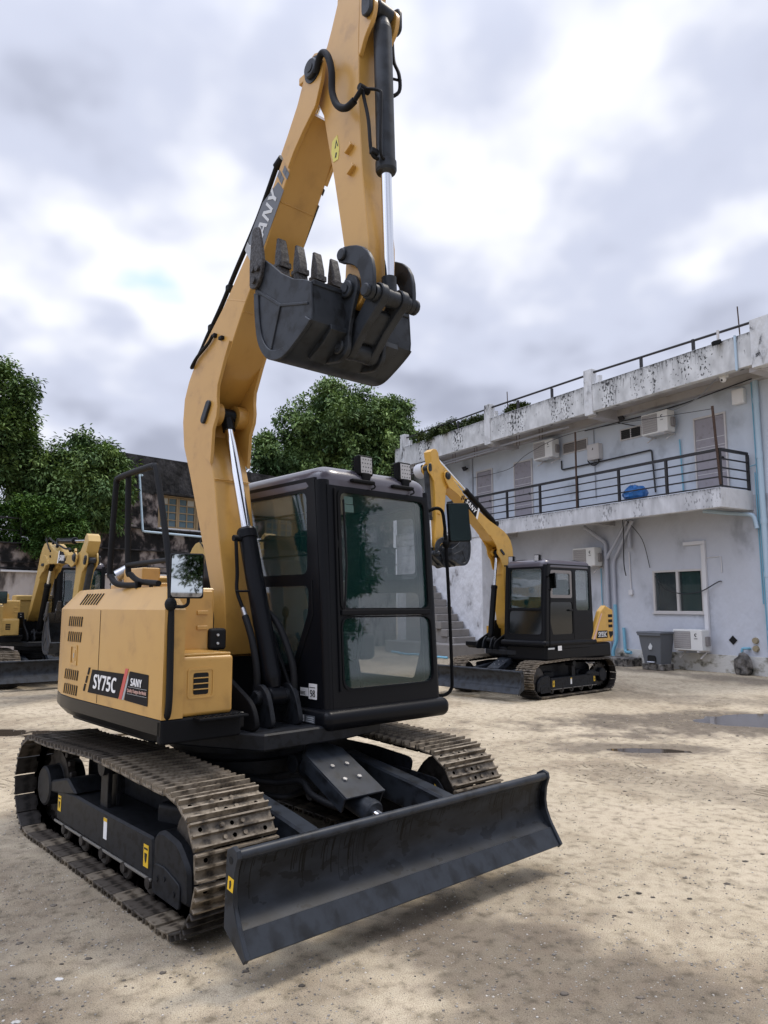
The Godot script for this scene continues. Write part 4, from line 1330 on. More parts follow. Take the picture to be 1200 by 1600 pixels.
		mb.cyl(Vector3(BX - 0.087, 1.57, 0.405), Vector3(BX - 0.085, 1.50, 0.445), 0.017, 10)
		mb.cyl(Vector3(BX + 0.075, 1.535, 0.46), Vector3(BX + 0.095, 1.49, 0.51), 0.018, 10)
		part(bc, "hose_fitting", mb, M.steel)
		mb = MB.new()
		mb.tube(smooth([Vector3(BX - 0.086, 1.52, 0.435), Vector3(BX - 0.09, 1.37, 0.53), Vector3(BX - 0.095, 1.18, 0.60), Vector3(BX - 0.10, 1.03, 0.595), Vector3(BX - 0.14, 0.94, 0.56), Vector3(BX - 0.2, 0.88, 0.5)]), 0.022, 10)
		mb.tube(smooth([Vector3(BX + 0.055, 1.40, 0.44), Vector3(BX + 0.06, 1.52, 0.42), Vector3(BX + 0.075, 1.54, 0.455), Vector3(BX + 0.10, 1.44, 0.56), Vector3(BX + 0.115, 1.22, 0.68), Vector3(BX + 0.11, 1.05, 0.70), Vector3(BX + 0.10, 0.90, 0.65)]), 0.022, 10)
		mb.tube(smooth([Vector3(BX + 0.12, 1.40, 0.40), Vector3(BX + 0.13, 1.2, 0.55), Vector3(BX + 0.14, 1.0, 0.66), Vector3(BX + 0.14, 0.87, 0.70)]), 0.012, 8)
		part(ex, "boom_hose", mb, M.rubber)
	# arm cylinder along the back of the boom
	var ac0 := v2w(tz(Tb, Vector2(-0.14, 3.56)), BX + 0.02)
	var ac1 := v2w(tz(Ta, Vector2(1.44, 5.30)), BX + 0.02)
	cylinder_unit(ex, "arm_cylinder", ac0, ac1, 0.058, 0.034, clampf(1.12 / (ac1 - ac0).length(), 0.5, 0.85), M.cab_black)
	# ---------------- arm
	mb = MB.new()
	var aw := 0.10
	var armp := [zy(1.60, 5.36), zy(1.575, 5.15), zy(1.563, 4.90), zy(1.562, 4.50), zy(1.60, 4.0), zy(1.655, 3.60), zy(1.655, 3.42), zy(1.625, 3.31), zy(1.58, 3.25), zy(1.52, 3.235), zy(1.465, 3.265), zy(1.44, 3.34), zy(1.455, 3.54), zy(1.405, 3.78), zy(1.341, 4.08), zy(1.228, 4.56), zy(1.13, 4.74), zy(1.11, 4.85), zy(1.16, 4.93), zy(1.255, 5.0), zy(1.30, 5.09), zy(1.355, 5.22), zy(1.36, 5.33), zy(1.41, 5.41), zy(1.5, 5.42)]
	mb.prism("x", armp, BX - aw, BX + aw, 0.005, 30.0)
	var arm := part(ex, "arm", mb, Y)
	arm.transform = Ta
	mb = MB.new()
	for s in [-1.0, 1.0]:
		mb.prism("x", MB.rounded([zy(1.56, 4.74), zy(1.62, 4.86), zy(1.69, 4.93), zy(1.71, 5.03), zy(1.66, 5.10), zy(1.57, 5.15)], 0.04, 4), BX + s * 0.085 - 0.014, BX + s * 0.085 + 0.014, 0.003, 40.0)
		for y in [4.21, 4.07]:
			mb.xf = Transform3D(Basis(Vector3.RIGHT, -0.5), Vector3(BX + s * 0.112, y, 1.49 + (4.21 - y) * 0.15))
			mb.box(Vector3.ZERO, Vector3(0.03, 0.028, 0.065), 0.004)
		mb.xf = Transform3D.IDENTITY
	part(arm, "arm_bracket", mb, Y)
	mb = MB.new()
	for s in [-1.0, 1.0]:
		capsule_plate(mb, [zy(1.655, 5.075), zy(1.655, 4.985)], [0.04, 0.04], BX + s * 0.115 - 0.014, BX + s * 0.115 + 0.014, 0.006)
		mb.cyl(Vector3(BX + s * 0.128, 5.06, 1.655), Vector3(BX + s * 0.136, 5.06, 1.655), 0.013, 8)
		mb.cyl(Vector3(BX + s * 0.10, 3.42, 1.50), Vector3(BX + s * 0.112, 3.42, 1.50), 0.024, 12)
	part(arm, "arm_pin", mb, D)
	if hero:
		decal(arm, "warning_sticker", Vector3(BX - aw - 0.0008, 4.20, 1.335), Vector3(0, 0.1, 1).normalized(), Vector3(0, 1, -0.1).normalized(), [Vector2(0.0, 0.0), Vector2(0.045, -0.005), Vector2(0.06, 0.06), Vector2(0.05, 0.155), Vector2(0.0, 0.14), Vector2(-0.015, 0.07)], M.sticker_pale)
		decal(arm, "pictogram", Vector3(BX - aw - 0.0024, 4.28, 1.34), Vector3(0, 0.1, 1).normalized(), Vector3(0, 1, -0.1).normalized(), [Vector2(0.008, 0.0), Vector2(0.016, 0.0), Vector2(0.025, 0.035), Vector2(0.034, 0.0), Vector2(0.04, 0.0), Vector2(0.026, 0.05)], M.print_black)
		decal(arm, "pictogram", Vector3(BX - aw - 0.0024, 4.22, 1.35), Vector3(0, 0.1, 1).normalized(), Vector3(0, 1, -0.1).normalized(), [Vector2(0.0, 0.0), Vector2(0.012, 0.0), Vector2(0.022, 0.025), Vector2(0.01, 0.03)], M.print_black)
		mb = MB.new()
		mb.tube(smooth([Vector3(-0.375, 4.80, 1.24), Vector3(-0.395, 4.862, 1.30), Vector3(-0.395, 4.862, 1.345), Vector3(-0.395, 4.80, 1.388), Vector3(-0.39, 4.70, 1.412), Vector3(-0.385, 4.575, 1.412), Vector3(-0.38, 4.47, 1.455), Vector3(-0.375, 4.415, 1.53), Vector3(-0.37, 4.425, 1.60)], 6), 0.021, 10)
		part(arm, "bucket_hose", mb, M.rubber)
		mb = MB.new()
		mb.tube([Vector3(-0.37, 4.425, 1.60), Vector3(-0.365, 4.47, 1.66)], 0.014, 8)
		mb.cyl(Vector3(-0.37, 4.49, 1.64), Vector3(-0.30, 4.49, 1.64), 0.02, 8)
		mb.tube(smooth([Vector3(-0.355, 4.485, 1.645), Vector3(-0.34, 4.40, 1.655), Vector3(-0.335, 4.28, 1.68), Vector3(-0.33, 4.08, 1.70), Vector3(-0.28, 4.06, 1.70)]), 0.010, 8)
		mb.tube(smooth([Vector3(-0.33, 4.49, 1.65), Vector3(-0.29, 4.46, 1.72), Vector3(-0.285, 4.40, 1.73), Vector3(-0.29, 4.10, 1.73), Vector3(-0.25, 4.06, 1.72)]), 0.009, 8)
		mb.box(Vector3(-0.315, 4.085, 1.705), Vector3(0.05, 0.035, 0.035), 0.008)
		mb.tube(smooth([Vector3(-0.12, 4.97, 1.62), Vector3(-0.10, 4.95, 1.62), Vector3(-0.095, 4.80, 1.63), Vector3(-0.09, 4.69, 1.67), Vector3(-0.09, 4.58, 1.67), Vector3(-0.15, 4.53, 1.63)]), 0.011, 8)
		mb.tube([Vector3(-0.16, 4.66, 1.63), Vector3(-0.07, 4.66, 1.67)], 0.008, 6)
		mb.box(Vector3(-0.11, 4.97, 1.62), Vector3(0.035, 0.06, 0.04), 0.008)
		part(arm, "bucket_pipe", mb, M.rubber)
	# ---------------- bucket linkage
	var kp := tz(Tk, KP)
	var cu := tz(Ta, CU)
	var lp: Vector2
	if o.get("bucket", 0.0) == 0.0: lp = tz(Ta, LP)
	else:
		lp = circ(cu, (LP - CU).length() * sb, kp, (LP - KP).length() * sb, 1.0)
		var alt := circ(cu, (LP - CU).length() * sb, kp, (LP - KP).length() * sb, -1.0)
		if (alt - bp).length() > (lp - bp).length(): lp = alt
	# curved tipping links
	mb = MB.new()
	var ch := lp - cu
	var bul := Vector2(ch.y, -ch.x)
	if bul.dot(cu - bp) < 0: bul = -bul
	for s in [-1.0, 1.0]:
		var pts := []
		var rad := []
		for k in 9:
			var t := k / 8.0
			pts.append(cu.lerp(lp, t) + bul * 0.23 * sin(PI * t) ); rad.append(0.046 + 0.010 * sin(PI * t))
		capsule_plate(mb, pts, rad, BX + s * 0.148 - 0.014, BX + s * 0.148 + 0.014, 0.004)
		mb.cyl(v2w(cu, BX + s * 0.11), v2w(cu, BX + s * 0.178), 0.036, 18, -1, true, 0.006)
		mb.cyl(v2w(lp, BX + s * 0.10), v2w(lp, BX + s * 0.185), 0.036, 18, -1, true, 0.006)
	part(ex, "tipping_link", mb, D)
	mb = MB.new()
	mb.cyl(v2w(lp, BX - 0.13), v2w(lp, BX + 0.13), 0.048, 18)
	mb.cyl(v2w(lp, BX + 0.17), v2w(lp, BX + 0.205), 0.044, 14, -1, true, 0.01)
	mb.cyl(v2w(kp, BX - 0.11), v2w(kp, BX + 0.11), 0.055, 18)
	for s in [-1.0, 1.0]:
		capsule_plate(mb, [lp, lp.lerp(kp, 0.5), kp], [0.065, 0.05, 0.06], BX + s * 0.075 - 0.025, BX + s * 0.075 + 0.025, 0.006)
	var md := lp.lerp(kp, 0.5)
	capsule_plate(mb, [lp.lerp(kp, 0.3), lp.lerp(kp, 0.75)], [0.03, 0.03], BX - 0.07, BX + 0.07, 0.003)
	part(ex, "bucket_link", mb, D)
	var b0 := v2w(tz(Ta, Vector2(1.655, 5.03)), BX)
	var b1 := v2w(lp, BX)
	cylinder_unit(ex, "bucket_cylinder", b0, b1, 0.054, 0.031, clampf(1.02 / (b1 - b0).length(), 0.4, 0.85), D)
	# ---------------- bucket
	build_bucket(ex, Tk, BP, KP, D, hero)
	return ex

func build_bucket(ex: Node3D, Tk: Transform3D, BP: Vector2, KP: Vector2, D: Material, hero: bool) -> void:
	var x0 := BX - 0.36
	var x1 := BX + 0.36
	var wrap3 := smooth([Vector3(0.925, 3.52, 0), Vector3(0.935, 3.33, 0), Vector3(0.975, 3.13, 0), Vector3(1.055, 3.015, 0), Vector3(1.15, 2.967, 0), Vector3(1.25, 2.965, 0), Vector3(1.367, 3.018, 0), Vector3(1.47, 3.078, 0), Vector3(1.50, 3.105, 0)], 4)
	var outl := []
	for p in wrap3: outl.append(Vector2(p.x, p.y))
	outl.append(Vector2(1.505, 3.148)); outl.append(Vector2(1.493, 3.324))
	var inn := []
	var cen := Vector2(1.22, 3.3)
	for i in outl.size():
		var t: Vector2 = (outl[mini(i + 1, outl.size() - 1)] - outl[maxi(i - 1, 0)]).normalized()
		inn.append(outl[i] + Vector2(-t.y, t.x) * 0.018)
	inn.reverse()
	var pl := outl.duplicate(); pl.append_array(inn)
	var mb := MB.new()
	mb.prism("x", pl, x0, x1, 0.0, 35.0)
	var bk := part(ex, "bucket", mb, D)
	bk.transform = Tk
	var side := outl.duplicate()
	side.append_array([Vector2(1.443, 3.35), Vector2(1.321, 3.398), Vector2(1.199, 3.474), Vector2(1.10, 3.56), Vector2(1.02, 3.62), Vector2(0.945, 3.62)])
	for x in [x0, x1]:
		mb = MB.new()
		mb.prism("x", side, x - 0.010, x + 0.010, 0.003, 35.0)
		# raised rim and ribs
		var sg := -1.0 if x == x0 else 1.0
		var rim := []
		var rim_in := []
		for i in range(2, outl.size() - 2):
			var q: Vector2 = outl[i]
			rim.append(q); rim_in.append(q.lerp(cen, 0.17))
		rim_in.reverse()
		rim.append_array(rim_in)
		mb.prism("x", rim, x + sg * 0.014 - 0.006, x + sg * 0.014 + 0.006, 0.004, 35.0)
		mb.prism("x", [zy(0.955, 3.46), zy(0.955, 3.435), zy(1.20, 3.27), zy(1.47, 3.20), zy(1.47, 3.215), zy(1.21, 3.285)], x + sg * 0.012 - 0.005, x + sg * 0.012 + 0.005, 0.003)
		mb.prism("x", [zy(1.19, 3.28), zy(1.21, 3.275), zy(1.125, 3.04), zy(1.105, 3.045)], x + sg * 0.012 - 0.006, x + sg * 0.012 + 0.006, 0.003)
		part(bk, "side_plate", mb, D)
		# bolted side cutter
		mb = MB.new()
		mb.prism("x", MB.rounded([zy(0.90, 3.47), zy(0.895, 3.62), zy(0.905, 3.74), zy(0.92, 3.84), zy(0.98, 3.84), zy(1.02, 3.70), zy(1.04, 3.60), zy(1.02, 3.50), zy(0.97, 3.45)], 0.02, 3), x + sg * 0.022 - 0.012, x + sg * 0.022 + 0.012, 0.004, 40.0)
		for q in [[0.96, 3.50], [0.945, 3.575], [0.995, 3.565]]:
			mb.cyl(Vector3(x + sg * 0.03, q[1], q[0]), Vector3(x + sg * 0.05, q[1], q[0]), 0.021, 6)
		part(bk, "side_cutter", mb, M.tooth)
	mb = MB.new()
	mb.prism("x", [zy(0.918, 3.42), zy(0.922, 3.60), zy(0.938, 3.62), zy(0.952, 3.60), zy(0.952, 3.42)], x0, x1, 0.002)
	part(bk, "lip", mb, M.tooth)
	mb = MB.new()
	mb.box(Vector3((x0 + x1) / 2, 3.322, 1.486), Vector3(x1 - x0, 0.03, 0.034), 0.006)
	part(bk, "top_edge", mb, D)
	for k in 4:
		var xc := BX - 0.185 + 0.137 * k
		mb = MB.new()
		# adapter
		mb.prism("x", [zy(0.905, 3.48), zy(0.902, 3.60), zy(0.925, 3.69), zy(0.955, 3.69), zy(0.975, 3.60), zy(0.975, 3.48)], xc - 0.042, xc + 0.042, 0.010)
		# tip
		mb.prism("x", [zy(0.898, 3.655), zy(0.90, 3.73), zy(0.918, 3.845), zy(0.93, 3.845), zy(0.965, 3.73), zy(0.972, 3.655)], xc - 0.036, xc + 0.036, 0.009)
		mb.prism("x", [zy(0.892, 3.645), zy(0.892, 3.68), zy(0.978, 3.68), zy(0.978, 3.645)], xc - 0.045, xc + 0.045, 0.008)
		part(bk, "tooth", mb, M.tooth)
	# ears
	mb = MB.new()
	for s in [-1.0, 1.0]:
		var ear := MB.rounded([zy(1.48, 3.41), zy(1.58, 3.415), zy(1.615, 3.33), zy(1.575, 3.24), zy(1.535, 3.10), zy(1.53, 2.98), zy(1.46, 2.935), zy(1.33, 2.955), zy(1.27, 2.97), zy(1.40, 3.04), zy(1.498, 3.10), zy(1.495, 3.25)], 0.05, 5)
		mb.prism("x", ear, BX + s * 0.128 - 0.013, BX + s * 0.128 + 0.013, 0.004, 45.0)
		mb.cyl(v2w(BP, BX + s * 0.11), v2w(BP, BX + s * 0.165), 0.05, 18, -1, true, 0.007)
		mb.cyl(v2w(KP, BX + s * 0.115), v2w(KP, BX + s * 0.16), 0.045, 18, -1, true, 0.006)
		mb.cyl(v2w(KP, BX + s * 0.155), v2w(KP, BX + s * 0.168), 0.022, 6)
		mb.cyl(v2w(BP, BX + s * 0.16), v2w(BP, BX + s * 0.172), 0.024, 12)
	part(bk, "ear", mb, D)
	mb = MB.new()
	mb.prism("x", [zy(1.30, 2.975), zy(1.32, 2.955), zy(1.45, 3.02), zy(1.52, 3.08), zy(1.515, 3.11), zy(1.50, 3.11)], BX - 0.25, BX + 0.25, 0.004)
	part(bk, "back_plate", mb, D)

func build_cab(ex: Node3D, o: Dictionary) -> void:
	var small: bool = o.get("small", false)
	var mb := MB.new()
	var x0 := 0.01
	var x1 := 1.03
	var lean := 0.062
	# floor bumper, rounded
	mb.box(Vector3(0.515, 0.888, 0.08), Vector3(1.10, 0.125, 1.76), 0.055, 3)
	var cab := part(ex, "cab", mb, M.cab_black)
	# pillars
	mb = MB.new()
	for x in [x0 + 0.05, x1 - 0.05]:
		mb.tube([Vector3(x, 0.93, 0.852), Vector3(x, 1.6, 0.812), Vector3(x, 2.40, 0.757)], 0.05, 20)
		mb.tube([Vector3(x, 0.93, -0.70), Vector3(x, 2.40, -0.67)], 0.05, 16)
	part(cab, "pillar", mb, M.cab_black)
	# roof
	mb = MB.new()
	var rp0 := MB.rounded([Vector2(x0 - 0.004, -0.725), Vector2(x1 + 0.004, -0.725), Vector2(x1 + 0.004, 0.815), Vector2(x0 - 0.004, 0.815)], 0.16, 9)
	var rows := [[0.02, 2.332], [0.004, 2.340], [0.0, 2.365], [0.003, 2.41]]
	for k in 7:
		var an := PI / 2 * k / 6.0
		rows.append([0.003 + 0.125 * (1.0 - cos(an)), 2.41 + 0.098 * sin(an)])
	rows.append([0.24, 2.522]); rows.append([0.36, 2.527])
	mb.stack(rp0, rows)
	part(cab, "roof", mb, M.roof_grey)
	# front: frame round an upper and a lower pane, in a plane that leans back
	var fx := Transform3D(Basis(Vector3.RIGHT, -lean), Vector3(0, 0.95, 0.885))
	mb = MB.new(); mb.xf = fx
	mb.frame("z", [Vector2(0.06, 0.0), Vector2(0.98, 0.0), Vector2(0.98, 0.575), Vector2(0.06, 0.575)], [Vector2(0.155, 0.115), Vector2(0.945, 0.115), Vector2(0.945, 0.575), Vector2(0.155, 0.575)], 0.075, -0.03, 0.018)
	mb.frame("z", [Vector2(0.06, 0.575), Vector2(0.98, 0.575), Vector2(0.98, 1.42), Vector2(0.06, 1.42)], [Vector2(0.155, 0.61), Vector2(0.94, 0.61), Vector2(0.94, 1.385), Vector2(0.155, 1.385)], 0.06, -0.03, 0.018)
	part(cab, "front_frame", mb, M.cab_black)
	mb = MB.new(); mb.xf = fx
	mb.frame("z", [Vector2(0.138, 0.60), Vector2(0.957, 0.60), Vector2(0.957, 1.40), Vector2(0.138, 1.40)], [Vector2(0.162, 0.62), Vector2(0.933, 0.62), Vector2(0.933, 1.378), Vector2(0.162, 1.378)], 0.05, 0.019, 0.026, 0.06)
	mb.frame("z", [Vector2(0.138, 0.10), Vector2(0.962, 0.10), Vector2(0.962, 0.57), Vector2(0.138, 0.57)], [Vector2(0.150, 0.112), Vector2(0.950, 0.112), Vector2(0.950, 0.56), Vector2(0.150, 0.56)], 0.07, 0.019, 0.024, 0.08)
	mb.box(Vector3(0.54, 0.592, 0.02), Vector3(0.80, 0.035, 0.03), 0.006)
	mb.box(Vector3(0.118, 0.75, 0.024), Vector3(0.016, 1.3, 0.012), 0.004)
	part(cab, "window_seal", mb, M.cab_dull)
	mb = MB.new(); mb.xf = fx
	mb.box(Vector3(0.55, 1.0, 0.004), Vector3(0.80, 0.79, 0.005))
	part(cab, "front_window", mb, M.glass)
	mb = MB.new(); mb.xf = fx
	mb.box(Vector3(0.55, 0.34, 0.004), Vector3(0.80, 0.465, 0.005))
	part(cab, "front_window", mb, M.glass_dark if small else M.glass)
	# sides: a window above and a cut-off window below
	for s in [0, 1]:
		var xa := x0 - 0.002 if s == 0 else x1 - 0.028
		var xb := x0 + 0.028 if s == 0 else x1 + 0.002
		mb = MB.new()
		var up_in := [zy(-0.56, 1.79), zy(0.685, 1.79), zy(0.66, 2.33), zy(-0.55, 2.33)]
		var lo_in := [zy(-0.45, 1.20), zy(0.53, 1.20), zy(0.70, 1.55), zy(0.70, 1.715), zy(-0.45, 1.715)]
		if s == 1: lo_in = [zy(-0.02, 1.06), zy(0.66, 1.06), zy(0.72, 1.3), zy(0.70, 1.68), zy(-0.02, 1.68)]
		if s == 1: up_in = [zy(0.02, 1.78), zy(0.69, 1.78), zy(0.655, 2.30), zy(0.02, 2.30)]
		if s == 0:
			mb.frame("x", [zy(-0.68, 1.75), zy(0.81, 1.75), zy(0.745, 2.42), zy(-0.68, 2.42)], up_in, 0.06, xa, xb)
			mb.frame("x", [zy(-0.68, 0.93), zy(0.60, 0.93), zy(0.86, 0.93), zy(0.81, 1.75), zy(-0.68, 1.75)], lo_in, 0.06, xa, xb)
		else:
			mb.frame("x", [zy(-0.06, 1.73), zy(0.81, 1.73), zy(0.745, 2.42), zy(-0.06, 2.42)], up_in, 0.06, xa, xb)
			mb.frame("x", [zy(-0.06, 0.93), zy(0.60, 0.93), zy(0.86, 0.93), zy(0.81, 1.73), zy(-0.06, 1.73)], lo_in, 0.06, xa, xb)
			mb.frame("x", [zy(-0.68, 1.45), zy(-0.06, 1.45), zy(-0.06, 2.42), zy(-0.68, 2.42)], [zy(-0.60, 1.52), zy(-0.14, 1.52), zy(-0.14, 2.32), zy(-0.60, 2.32)], 0.06, xa, xb)
			mb.prism("x", [zy(-0.68, 0.93), zy(-0.06, 0.93), zy(-0.06, 1.45), zy(-0.68, 1.45)], xa, xb)
		part(cab, "side_panel", mb, M.cab_black)
		var xm := (xa + xb) / 2
		mb = MB.new()
		mb.prism("x", MB.rounded(up_in, 0.05, 4), xm - 0.002, xm + 0.002)
		part(cab, "side_window", mb, M.glass)
		mb = MB.new()
		mb.prism("x", MB.rounded(lo_in, 0.05, 4), xm - 0.002, xm + 0.002)
		part(cab, "side_window", mb, M.glass_dark if small else M.glass)
		if s == 1:
			mb = MB.new()
			mb.prism("x", [zy(-0.61, 1.51), zy(-0.13, 1.51), zy(-0.13, 2.33), zy(-0.61, 2.33)], xm - 0.002, xm + 0.002)
			part(cab, "side_window", mb, M.glass)
			mb = MB.new()
			mb.frame("x", [zy(0.0, 1.76), zy(0.71, 1.76), zy(0.675, 2.30), zy(0.0, 2.30)], [zy(0.06, 1.82), zy(0.64, 1.82), zy(0.615, 2.24), zy(0.06, 2.24)], 0.04, x1 + 0.002, x1 + 0.008, 0.05)
			part(cab, "door_sash", mb, M.ac_grille if small else M.cab_dull)
			mb = MB.new()
			mb.box(Vector3(x1 + 0.004, 1.6, -0.05), Vector3(0.006, 1.34, 0.012))
			mb.box(Vector3(x1 + 0.004, 0.955, 0.38), Vector3(0.006, 0.012, 0.86))
			part(cab, "door_seam", mb, M.hole)
			mb = MB.new()
			mb.box(Vector3(x1 + 0.016, 1.52, 0.06), Vector3(0.03, 0.035, 0.12), 0.01)
			part(cab, "door_handle", mb, M.rubber)
		else:
			mb = MB.new()
			var rp := []
			for q in [zy(0.735, 1.75), zy(0.75, 1.53), zy(0.57, 1.16), zy(-0.3, 1.155)]: rp.append(Vector3(x0 - 0.004, q.y, q.x))
			mb.tube(rp, 0.006, 6)
			part(cab, "trim_line", mb, M.cab_dull)
	# rear wall with a window
	mb = MB.new()
	mb.frame("z", rect(0.08, 0.93, 0.96, 2.42), rect(0.16, 1.72, 0.88, 2.32), 0.05, -0.745, -0.715)
	part(cab, "rear_panel", mb, M.cab_dull)
	mb = MB.new()
	mb.box(Vector3(0.52, 2.02, -0.73), Vector3(0.74, 0.62, 0.005))
	part(cab, "rear_window", mb, M.glass)
	# guard bars outside the right window
	if o.get("hero", false):
		mb = MB.new()
		for y in [1.92, 2.05, 2.20]:
			mb.cyl(Vector3(x0 + 0.045, y, -0.56), Vector3(x0 + 0.045, y, 0.69), 0.008, 8)
		part(cab, "guard_bar", mb, M.rubber)
	# interior
	mb = MB.new()
	mb.box(Vector3(0.52, 0.965, 0.05), Vector3(0.94, 0.03, 1.5), 0.0)
	mb.box(Vector3(0.52, 1.06, -0.15), Vector3(0.52, 0.2, 0.5), 0.03)
	for s in [-1.0, 1.0]: mb.box(Vector3(0.52 + s * 0.36, 1.28, -0.02), Vector3(0.15, 0.20, 0.62), 0.04, 2)
	mb.box(Vector3(0.52, 1.35, -0.66), Vector3(0.8, 0.7, 0.06), 0.02)
	part(cab, "console", mb, M.cabin)
	mb = MB.new()
	mb.box(Vector3(0.52, 1.26, -0.08), Vector3(0.46, 0.13, 0.48), 0.05, 3)
	mb.xf = Transform3D(Basis(Vector3.RIGHT, -0.12), Vector3(0.52, 1.62, -0.34))
	mb.box(Vector3.ZERO, Vector3(0.44, 0.66, 0.13), 0.055, 3)
	mb.box(Vector3(0, 0.43, -0.01), Vector3(0.28, 0.20, 0.10), 0.045, 3)
	mb.xf = Transform3D.IDENTITY
	part(cab, "seat", mb, M.seat)
	mb = MB.new()
	for x in [0.45, 0.62]:
		mb.tube([Vector3(x, 0.98, 0.52), Vector3(x - 0.03 + (x - 0.535) * 0.3, 1.20, 0.46), Vector3(x - 0.04 + (x - 0.535) * 0.4, 1.42, 0.50)], 0.013, 8)
		mb.cyl(Vector3(x - 0.04 + (x - 0.535) * 0.4, 1.40, 0.50), Vector3(x - 0.04 + (x - 0.535) * 0.4, 1.52, 0.515), 0.02, 10)
		mb.box(Vector3(x, 0.995, 0.58), Vector3(0.1, 0.02, 0.2), 0.008)
	for s in [-1.0, 1.0]:
		mb.tube([Vector3(0.52 + s * 0.36, 1.38, 0.20), Vector3(0.52 + s * 0.36, 1.50, 0.22)], 0.012, 8)
		mb.ball(Vector3(0.52 + s * 0.36, 1.54, 0.222), 0.026, 10, 1.6)
	part(cab, "control_lever", mb, M.rubber)
	mb = MB.new()
	mb.prism("z", [Vector2(0.66, 1.36), Vector2(0.80, 1.36), Vector2(0.73, 1.48)], -0.28, -0.27)
	part(cab, "warning_triangle", mb, M.red_plastic)
	if o.get("hero", false):
		mb = MB.new()
		mb.xf = Transform3D(Basis(Vector3.RIGHT, -0.12), Vector3(0.52, 1.66, -0.33))
		mb.box(Vector3.ZERO, Vector3(0.49, 0.74, 0.19), 0.08, 3)
		part(cab, "plastic_cover", mb, M.plastic_wrap)
	# wiper stay and fixtures at the front
	mb = MB.new()
	mb.tube([Vector3(0.17, 1.56, 0.872), Vector3(0.20, 1.85, 0.85), Vector3(0.19, 2.28, 0.823)], 0.007, 6)
	mb.box(Vector3(0.125, 1.98, 0.835), Vector3(0.02, 0.05, 0.03), 0.006)
	part(cab, "wiper", mb, M.rubber)
	# roof lamps
	var lamps := [[0.405, 0.775], [0.775, 0.775]] if not small else [[0.10, 0.70], [0.78, 0.74]]
	for q in lamps:
		var lx := Transform3D(Basis(Vector3.RIGHT, -0.05), Vector3(q[0], 2.535, q[1]))
		mb = MB.new()
		mb.xf = lx
		mb.box(Vector3.ZERO, Vector3(0.128, 0.142, 0.06), 0.014, 2)
		for k in 7: mb.box(Vector3(0, -0.054 + k * 0.018, -0.045), Vector3(0.112, 0.006, 0.04), 0.0)
		mb.xf = Transform3D(Basis(), Vector3(q[0], 2.46, q[1]))
		mb.box(Vector3(-0.005, -0.01, 0.02), Vector3(0.07, 0.07, 0.05), 0.012)
		mb.box(Vector3(-0.05, -0.045, 0.045), Vector3(0.20, 0.026, 0.05), 0.010)
		mb.tube(smooth([Vector3(0.03, -0.03, 0.05), Vector3(0.05, -0.07, 0.065), Vector3(0.02, -0.09, 0.06)]), 0.006, 6)
		var lb := part(cab, "work_lamp", mb, M.cab_dull)
		mb = MB.new()
		mb.xf = lx
		mb.box(Vector3(0, 0, 0.0295), Vector3(0.098, 0.112, 0.006), 0.002)
		part(cab, "lamp_glass", mb, M.lamp_glass)
		mb = MB.new()
		mb.xf = lx
		for i in 4:
			for k in 4: mb.box(Vector3(-0.035 + i * 0.0233 + 0.006 * (k % 2), -0.04 + k * 0.027, 0.0325), Vector3(0.009, 0.008, 0.003), 0.001)
		part(cab, "led_array", mb, M.led)
	# mirror on the left pillar
		mb = MB.new()
		mb.tube(smooth([Vector3(1.01, 2.26, 0.76), Vector3(1.08, 2.30, 0.80), Vector3(1.13, 2.285, 0.82), Vector3(1.14, 2.20, 0.835), Vector3(1.14, 2.04, 0.85), Vector3(1.14, 1.6, 0.875), Vector3(1.14, 1.08, 0.895), Vector3(1.13, 0.99, 0.89), Vector3(1.09, 0.955, 0.87), Vector3(1.02, 0.955, 0.85)], 4), 0.013, 8)
		mb.ball(Vector3(1.14, 2.035, 0.853), 0.03, 12, 1.1)
		var pole := part(ex, "mirror_pole", mb, M.rubber)
		mb = MB.new()
		mb.xf = Transform3D(Basis(Vector3.UP, -0.32) * Basis(Vector3(0, 0, 1), 0.06), Vector3(1.235, 2.20, 0.90))
		mb.box(Vector3(0, 0, -0.012), Vector3(0.185, 0.29, 0.03), 0.014, 3)
		part(ex, "wing_mirror", mb, M.rubber)
		mb = MB.new()
		mb.xf = Transform3D(Basis(Vector3.UP, -0.32) * Basis(Vector3(0, 0, 1), 0.06), Vector3(1.235, 2.20, 0.90))
		mb.prism("z", MB.rounded(rect(-0.085, -0.138, 0.085, 0.138), 0.015, 4), 0.0031, 0.0045)
		part(pole, "mirror_glass", mb, M.mirror_dark)
	if o.get("hero", false):
		# paper labels on the cab corner and on the glass
		var zd := Vector3(0, 0, 1)
		var lx := x0 - 0.006
		decal(cab, "paper_label", Vector3(lx, 1.02, 0.63), zd, Vector3.UP, rect(0, 0, 0.085, 0.05), M.white_print)
		decal(cab, "paper_label", Vector3(lx - 0.001, 1.005, 0.722), zd, Vector3.UP, rect(0, 0, 0.085, 0.095), M.white_print)
		lettering(cab, "98", Vector3(lx - 0.003, 1.02, 0.738), zd, Vector3.UP, 0.052, 0.042, M.print_black, false)
		for k in 3: decal(cab, "print_line", Vector3(lx - 0.0025, 1.028 + k * 0.008, 0.635), zd, Vector3.UP, rect(0, 0, 0.05, 0.003), M.print_black, 0.0006)
		decal(cab, "print_line", Vector3(lx - 0.0035, 1.075, 0.73), zd, Vector3.UP, rect(0, 0, 0.06, 0.004), M.print_black, 0.0006)
		decal(cab, "paper_label", Vector3(-0.0365, 0.872, 0.66), zd, Vector3.UP, rect(0, 0, 0.07, 0.04), M.white_print)
		decal(cab, "maker_plate", Vector3(-0.0365, 0.868, 0.74), zd, Vector3.UP, rect(0, 0, 0.10, 0.045), M.decal_grey)
